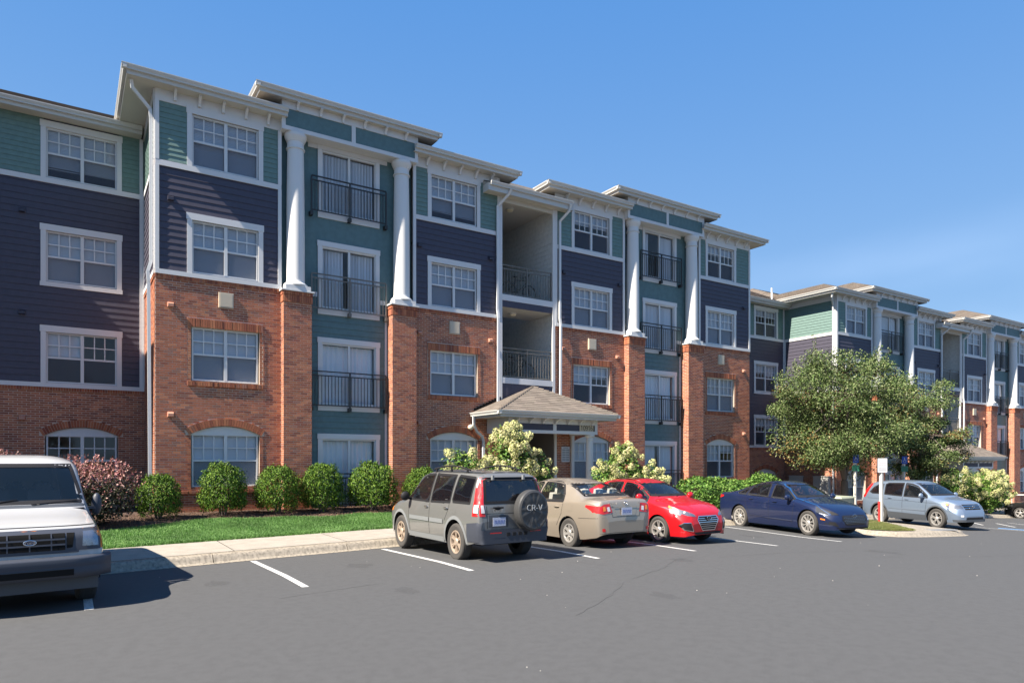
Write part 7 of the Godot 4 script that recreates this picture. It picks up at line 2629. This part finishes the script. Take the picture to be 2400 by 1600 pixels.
func tree(called: String, label: String, at: Vector3, h: float, crown: Vector3, cy: float, clusters: int, leaves: int, size: float, tones: Array, group: String, sd: int) -> Node3D:
	var keep := rng.state
	rng.seed = sd
	var o := thing(called, label, "tree", at, 0.0, group)
	var wood := B.new()
	var lf := B.new()
	var fork := Vector3(rng.randf_range(-0.15, 0.15), h * 0.26, rng.randf_range(-0.1, 0.1))
	wood.cyl(Vector3(0, -0.2, 0), Vector3(0.02, 0.25, 0), 0.26, 0.19, 12, false)
	wood.cyl(Vector3(0.02, 0.25, 0), fork, 0.19, 0.15, 12, false)
	var limbs := []
	for i in 6:
		var a := TAU * i / 6 + rng.randf_range(-0.4, 0.4)
		var k := rng.randf_range(0.3, 0.55)
		var q := Vector3(cos(a) * crown.x * k, cy + rng.randf_range(-0.2, 0.5) * crown.y, sin(a) * crown.z * k)
		if i == 0:
			q = Vector3(0.1, cy + crown.y * 0.6, 0)
		var m := fork.lerp(q, 0.5) + Vector3(rng.randf_range(-0.2, 0.2), 0.15, rng.randf_range(-0.2, 0.2))
		wood.cyl(fork, m, 0.1, 0.07, 8, false)
		wood.cyl(m, q, 0.07, 0.035, 8, false)
		limbs.append(m); limbs.append(q)
	for i in clusters:
		var d := rdir()
		var r := pow(rng.randf(), 0.38)
		var p := Vector3(d.x * crown.x, d.y * crown.y, d.z * crown.z) * r * rng.randf_range(0.78, 1.08) + Vector3(0, cy, 0)
		if p.y < cy - crown.y * 0.85:
			p.y = cy - crown.y * rng.randf_range(0.4, 0.8)
		var near: Vector3 = limbs[0]
		for q in limbs:
			if p.distance_to(q) < p.distance_to(near):
				near = q
		wood.cyl(near, p, 0.025, 0.008, 5, false)
		var cr := rng.randf_range(0.42, 0.85) * crown.x / 3.0
		var n := int(leaves / float(clusters) * rng.randf_range(0.6, 1.4))
		var warm := rng.randf() < 0.16
		for k in n:
			var g := rdir() * pow(rng.randf(), 0.5)
			var q := p + g * Vector3(cr * 1.15, cr * 0.72, cr * 1.15)
			lf.col = pick(tones) if not (warm and rng.randf() < 0.35) else Color(0.2, 0.13, 0.05)
			leaf(lf, q, (g * 0.7 + Vector3(0, 0.45, 0) + rdir() * 0.9).normalized(), rdir() + d * 0.6, size * rng.randf_range(0.7, 1.4), size * 0.5)
		if rng.randf() < 0.45:
			# loose shoots that break the outline
			var e := (d + Vector3(0, 0.9, 0) + rdir() * 0.3).normalized()
			var ln := rng.randf_range(0.5, 1.1) * crown.x / 3.0
			wood.cyl(p, p + e * ln, 0.012, 0.004, 4, false)
			for k in 34:
				var q := p + e * ln * rng.randf_range(0.3, 1.0) + rdir() * 0.1
				lf.col = pick(tones)
				leaf(lf, q, rdir(), e + rdir() * 0.7, size * rng.randf_range(0.8, 1.3), size * 0.5)
	part("trunk", wood, M.bark, o)
	part("crown", lf, M.leaf, o)
	rng.state = keep
	return o

func copy_thing(o: Node3D, called: String, at: Vector3, turn: float, scale: Vector3, label: String) -> void:
	var c := o.duplicate()
	c.name = numbered(called)
	add_child(c)
	c.transform = Transform3D(Basis(Vector3.UP, turn).scaled(scale), at)
	c.set_meta("label", label)

func plants() -> void:
	# clipped boxwoods along the near block
	var greens := [Color(0.035, 0.08, 0.01), Color(0.06, 0.125, 0.015), Color(0.1, 0.18, 0.022), Color(0.15, 0.23, 0.035), Color(0.025, 0.05, 0.008)]
	var meshes := [ball_foliage(10500, 0.08, 0.22, greens, 31), ball_foliage(10500, 0.08, 0.28, greens, 32), ball_foliage(10500, 0.075, 0.2, greens, 33)]
	var st := stems_mesh(9, 0.5, 1.1, 0.035)
	var spots := [
		[1.98, 1.25, 0.52, 0.64, "smallest clipped boxwood, beside the downpipe and the pink-leaved shrub"],
		[3.62, 1.0, 0.66, 0.78, "tall clipped boxwood in front of the arched window of the nearest bay"],
		[5.1, 1.05, 0.62, 0.75, "clipped boxwood in front of the first brick pier"],
		[6.42, 1.0, 0.64, 0.77, "clipped boxwood to the left of the ground-floor railing"],
		[8.02, 1.05, 0.72, 0.8, "widest clipped boxwood, to the right of the ground-floor railing"],
		[9.75, 1.0, 0.62, 0.72, "clipped boxwood half hidden behind the grey SUV"]]
	for i in spots.size():
		var s: Array = spots[i]
		var o := thing("boxwood_shrub", s[4], "shrub", Vector3(s[0], bed_y(s[0], s[1]) - 0.06, s[1]), i * 1.7, "clipped boxwoods by the near block")
		o.scale = Vector3(s[2] * rng.randf_range(0.93, 1.1), s[3], s[2] * rng.randf_range(0.93, 1.1))
		partm("foliage", meshes[i % 3], M.leaf, o)
		partm("stems", st, M.bark, o)
	# hedge behind the red and blue cars
	var light := [Color(0.06, 0.14, 0.022), Color(0.1, 0.19, 0.035), Color(0.16, 0.25, 0.06), Color(0.04, 0.09, 0.018)]
	var hm := [ball_foliage(5000, 0.12, 0.25, light, 41), ball_foliage(5000, 0.12, 0.25, light, 42)]
	var hs := [[20.3, 3.3, 0.95, 0.72, "hedge shrub nearest the red car"], [21.9, 3.1, 1.0, 0.72, "hedge shrub between the red car and the blue sedan"], [23.5, 3.0, 1.0, 0.7, "hedge shrub right behind the blue sedan's boot"], [25.6, 2.2, 0.9, 0.85, "taller leafy shrub above the blue sedan's roof"]]
	for i in hs.size():
		var s: Array = hs[i]
		var o := thing("hedge_shrub", s[4], "shrub", Vector3(s[0], bed_y(s[0], s[1]) - 0.05, s[1]), i * 2.1, "low hedge shrubs")
		o.scale = Vector3(s[2], s[3], s[2])
		partm("foliage", hm[i % 2], M.leaf, o)
		partm("stems", st, M.bark, o)
	# pink-leaved shrubs
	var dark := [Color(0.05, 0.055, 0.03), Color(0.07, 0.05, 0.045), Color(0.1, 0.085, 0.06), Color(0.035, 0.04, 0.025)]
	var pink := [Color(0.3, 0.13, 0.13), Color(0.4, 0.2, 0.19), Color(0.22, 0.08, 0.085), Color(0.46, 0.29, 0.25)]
	for s in [[0.25, 2.1, 1.15, 1.5, "pink-leaved shrub beside the white van", 9500], [-1.6, 2.0, 1.3, 1.62, "pink-leaved shrub behind the white van's windscreen", 7000], [28.3, 1.6, 1.3, 0.95, "low pinkish shrub behind the blue sedan's windscreen", 4500]]:
		var o := thing("pink_shrub", s[4], "shrub", Vector3(s[0], bed_y(s[0], s[1]), s[1]), 0.0, "pink-leaved shrubs")
		var b := B.new()
		for i in s[5]:
			var d := rdir()
			var r := pow(rng.randf(), 0.4) * (1.0 + 0.14 * sin(d.x * 8.0 + d.z * 5.0))
			var p := Vector3(d.x * s[2] * r, s[3] * (0.52 + d.y * 0.5 * r), d.z * s[2] * 0.8 * r)
			var t: float = p.y / s[3]
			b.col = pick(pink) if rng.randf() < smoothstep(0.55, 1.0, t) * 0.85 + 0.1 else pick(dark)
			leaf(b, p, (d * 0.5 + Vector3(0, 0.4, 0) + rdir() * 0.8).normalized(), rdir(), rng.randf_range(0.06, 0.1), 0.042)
		for i in 130:
			var a := rng.randf() * TAU
			var k := sqrt(rng.randf())
			var p := Vector3(cos(a) * k * s[2], s[3] * (0.55 + 0.45 * sqrt(1.0 - k * k)), sin(a) * k * s[2] * 0.8)
			var e := (Vector3(cos(a) * k * 0.8, 1.0, sin(a) * k * 0.8) + rdir() * 0.25).normalized()
			for q in 16:
				b.col = pick(pink)
				leaf(b, p + e * rng.randf_range(0.0, 0.3) + rdir() * 0.02, rdir(), e + rdir() * 0.8, 0.055, 0.03)
		part("foliage", b, M.leaf, o)
		partm("stems", stems_mesh(10, s[2] * 0.8, s[3] * 0.8, 0.025), M.bark, o)
	# hydrangeas
	for i in 4:
		flowers.append(flower_mesh())
	hydrangea("tall hydrangea in cream flower to the left of the porch, above the grey SUV", Vector3(11.9, bed_y(11.9, 2.9), 2.9), [[Vector3(0.05, 1.45, 0), Vector3(0.85, 1.35, 0.75)], [Vector3(-0.95, 0.95, 0.1), Vector3(0.75, 0.85, 0.7)], [Vector3(0.9, 1.05, 0.1), Vector3(0.7, 0.95, 0.7)], [Vector3(0.1, 2.35, 0), Vector3(0.5, 0.55, 0.45)], [Vector3(-1.75, 1.3, 0.1), Vector3(0.7, 0.85, 0.6)]], 120)
	hydrangea("hydrangea in cream flower to the right of the porch, above the gold and red cars", Vector3(16.75, bed_y(16.75, 2.9), 2.9), [[Vector3(0.0, 1.15, 0), Vector3(0.9, 1.1, 0.75)], [Vector3(0.95, 0.95, 0.1), Vector3(0.8, 0.85, 0.7)], [Vector3(-0.75, 1.0, 0.0), Vector3(0.55, 0.9, 0.6)], [Vector3(1.6, 0.7, 0.1), Vector3(0.5, 0.6, 0.5)], [Vector3(0.0, 2.05, 0), Vector3(0.5, 0.4, 0.3)]], 95)
	hydrangea("large hydrangea in cream flower at the right edge, behind the black car", Vector3(42.9, bed_y(42.9, 2.6), 2.6), [[Vector3(0.0, 1.2, 0), Vector3(1.2, 1.25, 1.0)], [Vector3(-0.9, 0.95, -0.5), Vector3(1.0, 0.95, 0.9)], [Vector3(1.3, 1.15, 0.5), Vector3(1.2, 1.15, 1.0)], [Vector3(0.6, 1.0, 1.1), Vector3(1.0, 1.0, 0.8)], [Vector3(2.6, 1.2, 0.4), Vector3(1.3, 1.2, 1.0)]], 170)
	# trees
	var olive := [Color(0.075, 0.12, 0.038), Color(0.105, 0.155, 0.05), Color(0.15, 0.19, 0.075), Color(0.05, 0.08, 0.025), Color(0.19, 0.22, 0.11)]
	tree("street_tree", "broad leafy tree in front of the set-back wing, with the thicker trunk", Vector3(30.6, -0.75, 3.0), 6.6, Vector3(3.3, 3.2, 3.1), 4.95, 150, 72000, 0.1, olive, "trees by the far block", 501)
	tree("street_tree", "leafy tree behind the silver blue SUV, in front of the far columns", Vector3(36.9, -1.05, 3.2), 5.6, Vector3(2.35, 2.8, 2.5), 4.5, 95, 46000, 0.1, olive, "trees by the far block", 502)
	# trees across the lot, behind the viewer: the window panes mirror them
	var ot := tree("park_tree", "park tree across the lot behind the viewer, opposite the white van", Vector3(-14, -0.2, 58), 9.5, Vector3(4.6, 4.0, 4.4), 6.6, 60, 11000, 0.3, olive, "trees mirrored in the panes", 503)
	var k := 0
	for q in [[-2.0, 61.0, 1.1, "park tree across the lot behind the viewer, facing the nearest bay"], [9.0, 57.0, 0.95, "shortest park tree across the lot, facing the porch"], [21.0, 60.0, 1.15, "tallest park tree across the lot, facing the red car"], [33.0, 58.0, 1.0, "park tree across the lot, facing the set-back wing by the blue sedan"], [-27.0, 60.0, 1.05, "park tree across the lot, farthest to the left"]]:
		k += 1
		copy_thing(ot, "park_tree", Vector3(q[0], -0.3, q[1]), k * 1.3, Vector3.ONE * q[2], q[3])

func sign_on_post(label: String, at: Vector3, h: float, plates: Array, strip := false) -> void:
	var o := thing("sign_post", label, "sign", at, 0.0, "signs on posts")
	var b := B.new()
	b.box(Vector3(-0.05, -0.1, -0.05), Vector3(0.05, h, 0.05))
	part("post", b, M.sign_post, o)
	var turn := -0.6
	for p in plates:
		var g := group_part("sign_plate", o)
		g.position = Vector3(0, p[0], 0)
		g.rotation.y = turn
		b = B.new()
		b.poly(P([-p[1], -p[2], -p[1] + 0.02, -p[2] - 0.015, p[1] - 0.02, -p[2] - 0.015, p[1], -p[2], p[1], p[2], p[1] - 0.02, p[2] + 0.015, -p[1] + 0.02, p[2] + 0.015, -p[1], p[2]]), Transform3D(Basis(), Vector3(0, 0, 0.075)), 0.004)
		part("sheet", b, M[p[3]], g)
		if p[4] == 1:
			# wheelchair symbol
			b = B.new()
			b.ball(Vector3(-0.01, 0.1, 0.081), Vector3(0.022, 0.022, 0.003), 10, 4)
			b.box(Vector3(-0.02, -0.01, 0.079), Vector3(0.005, 0.075, 0.082)); b.box(Vector3(0.006, 0.0, 0.079), Vector3(0.05, 0.02, 0.082)); b.box(Vector3(0.05, -0.07, 0.079), Vector3(0.07, 0.0, 0.082))
			for i in 14:
				var a := TAU * (0.2 + 0.7 * i / 14.0)
				var e := TAU * (0.2 + 0.7 * (i + 1) / 14.0)
				b.cyl(Vector3(cos(a) * 0.06, -0.05 + sin(a) * 0.06, 0.081), Vector3(cos(e) * 0.06, -0.05 + sin(e) * 0.06, 0.081), 0.008, 0.008, 5, false)
			part("symbol", b, M.sign_white, g)
		elif p[4] == 2:
			for k in 3:
				b = B.new()
				for j in 5:
					b.box(Vector3(-0.13 + j * 0.055, 0.15 - k * 0.08, 0.079), Vector3(-0.09 + j * 0.055, 0.185 - k * 0.08, 0.081))
				part("print", b, M.faded_red, g)
			b = B.new()
			for k in 2:
				b.box(Vector3(-0.14, -0.12 - k * 0.05, 0.079), Vector3(0.14, -0.1 - k * 0.05, 0.081))
			part("print", b, M.grey_steel, g)
	if strip:
		pbox("reflector_strip", Vector3(-0.115, 0.05, -0.06), Vector3(-0.06, 0.78, 0.0), M.sign_red, o)

func bicycle(label: String, at: Vector3, turn: float) -> void:
	var o := thing("bicycle", label, "bicycle", at, turn, "bicycles on the landings")
	for x in [-0.5, 0.5]:
		var b := B.new()
		for i in 24:
			var a := TAU * i / 24
			var e := TAU * (i + 1) / 24
			b.cyl(Vector3(x + cos(a) * 0.33, 0.34 + sin(a) * 0.33, 0), Vector3(x + cos(e) * 0.33, 0.34 + sin(e) * 0.33, 0), 0.02, 0.02, 6, false)
		for i in 8:
			var a := TAU * i / 8
			b.cyl(Vector3(x, 0.34, 0), Vector3(x + cos(a) * 0.33, 0.34 + sin(a) * 0.33, 0), 0.003, 0.003, 4, false)
		part("wheel", b, M.tyre, o)
	var f := B.new()
	for q in [[-0.5, 0.34, -0.12, 0.3], [-0.12, 0.3, -0.2, 0.85], [-0.5, 0.34, -0.18, 0.75], [-0.12, 0.3, 0.36, 0.75], [-0.19, 0.78, 0.34, 0.82], [0.5, 0.34, 0.34, 0.95]]:
		f.cyl(Vector3(q[0], q[1], 0), Vector3(q[2], q[3], 0), 0.018, 0.018, 6)
	part("frame", f, M.iron, o)
	f = B.new()
	f.ball(Vector3(-0.22, 0.9, 0), Vector3(0.13, 0.03, 0.06), 10, 6)
	part("saddle", f, M.black_plastic, o)
	f = B.new()
	f.tube([Vector3(0.28, 1.0, -0.27), Vector3(0.36, 1.0, -0.1), Vector3(0.36, 1.0, 0.1), Vector3(0.28, 1.0, 0.27)], 0.014, 6)
	part("handlebar", f, M.black_plastic, o)

func street_things() -> void:
	sign_on_post("white square post with a white and red notice on the traffic island", Vector3(24.62, ground_y(24.6, 8.0) + 0.15, 8.0), 2.3, [[2.08, 0.17, 0.24, "sign_white", 2]], true)
	sign_on_post("accessible parking sign on a pale post in front of the thick tree trunk", Vector3(29.75, -0.62, 4.0), 2.75, [[2.62, 0.13, 0.17, "sign_blue", 1], [2.2, 0.16, 0.12, "sign_green", 0]])
	sign_on_post("accessible parking sign on a pale post behind the silver blue SUV's roof", Vector3(33.9, -0.78, 4.0), 2.85, [[2.72, 0.13, 0.17, "sign_blue", 1], [2.3, 0.16, 0.12, "sign_green", 0]])
	# transformer cabinet
	var o := thing("utility_cabinet", "sage green transformer cabinet between the blue sedan and the silver blue SUV", "cabinet", Vector3(27.3, -0.68, 4.6), 0.12)
	var b := B.new()
	b.box(Vector3(-0.62, 0.0, -0.5), Vector3(0.62, 1.02, 0.5))
	part("housing", b, M.sage_steel, o)
	b = B.new()
	b.hexa([Vector3(-0.66, 1.021, -0.54), Vector3(0.66, 1.021, -0.54), Vector3(0.62, 1.1, -0.5), Vector3(-0.62, 1.1, -0.5), Vector3(-0.66, 1.021, 0.54), Vector3(0.66, 1.021, 0.54), Vector3(0.62, 1.08, 0.5), Vector3(-0.62, 1.08, 0.5)])
	part("lid", b, M.sage_steel, o)
	b = B.new()
	b.box(Vector3(-0.7, -0.12, -0.6), Vector3(0.7, 0.0, 0.6))
	part("pad", b, M.concrete, o)
	pbox("door_gap", Vector3(-0.006, 0.05, 0.5), Vector3(0.006, 0.98, 0.503), M.black_paint, o)
	pbox("latch", Vector3(0.04, 0.5, 0.5), Vector3(0.09, 0.62, 0.53), M.grey_steel, o)
	var n := 0
	for z in [[-2.66, -1.95, "grey meter cabinet on the side wall, deeper in the corner"], [-1.15, -0.25, "grey meter cabinet on the side wall, nearer the bay corner"]]:
		o = thing("meter_cabinet", z[2], "cabinet", Vector3(34.72, -1.35, 0), 0.0, "meter cabinets on the side wall")
		b = B.new()
		b.box(Vector3(-0.3, 1.4, z[0]), Vector3(-0.003, 2.4, z[1]))
		part("housing", b, M.gutter, o)
		pbox("lid", Vector3(-0.33, 2.4, z[0] - 0.03), Vector3(-0.003, 2.43, z[1] + 0.03), M.gutter, o)
		b = B.new()
		b.cyl(Vector3(-0.12, 0.0, (z[0] + z[1]) / 2), Vector3(-0.12, 1.4, (z[0] + z[1]) / 2), 0.04, 0.04, 10)
		part("conduit", b, M.gutter, o)
	bicycle("bicycle behind the railing of the upper stair landing", Vector3(14.6, 8.07, -0.55), 0.1)
	bicycle("bicycle behind the railing of the lower stair landing", Vector3(14.5, 4.99, -0.6), -0.1)
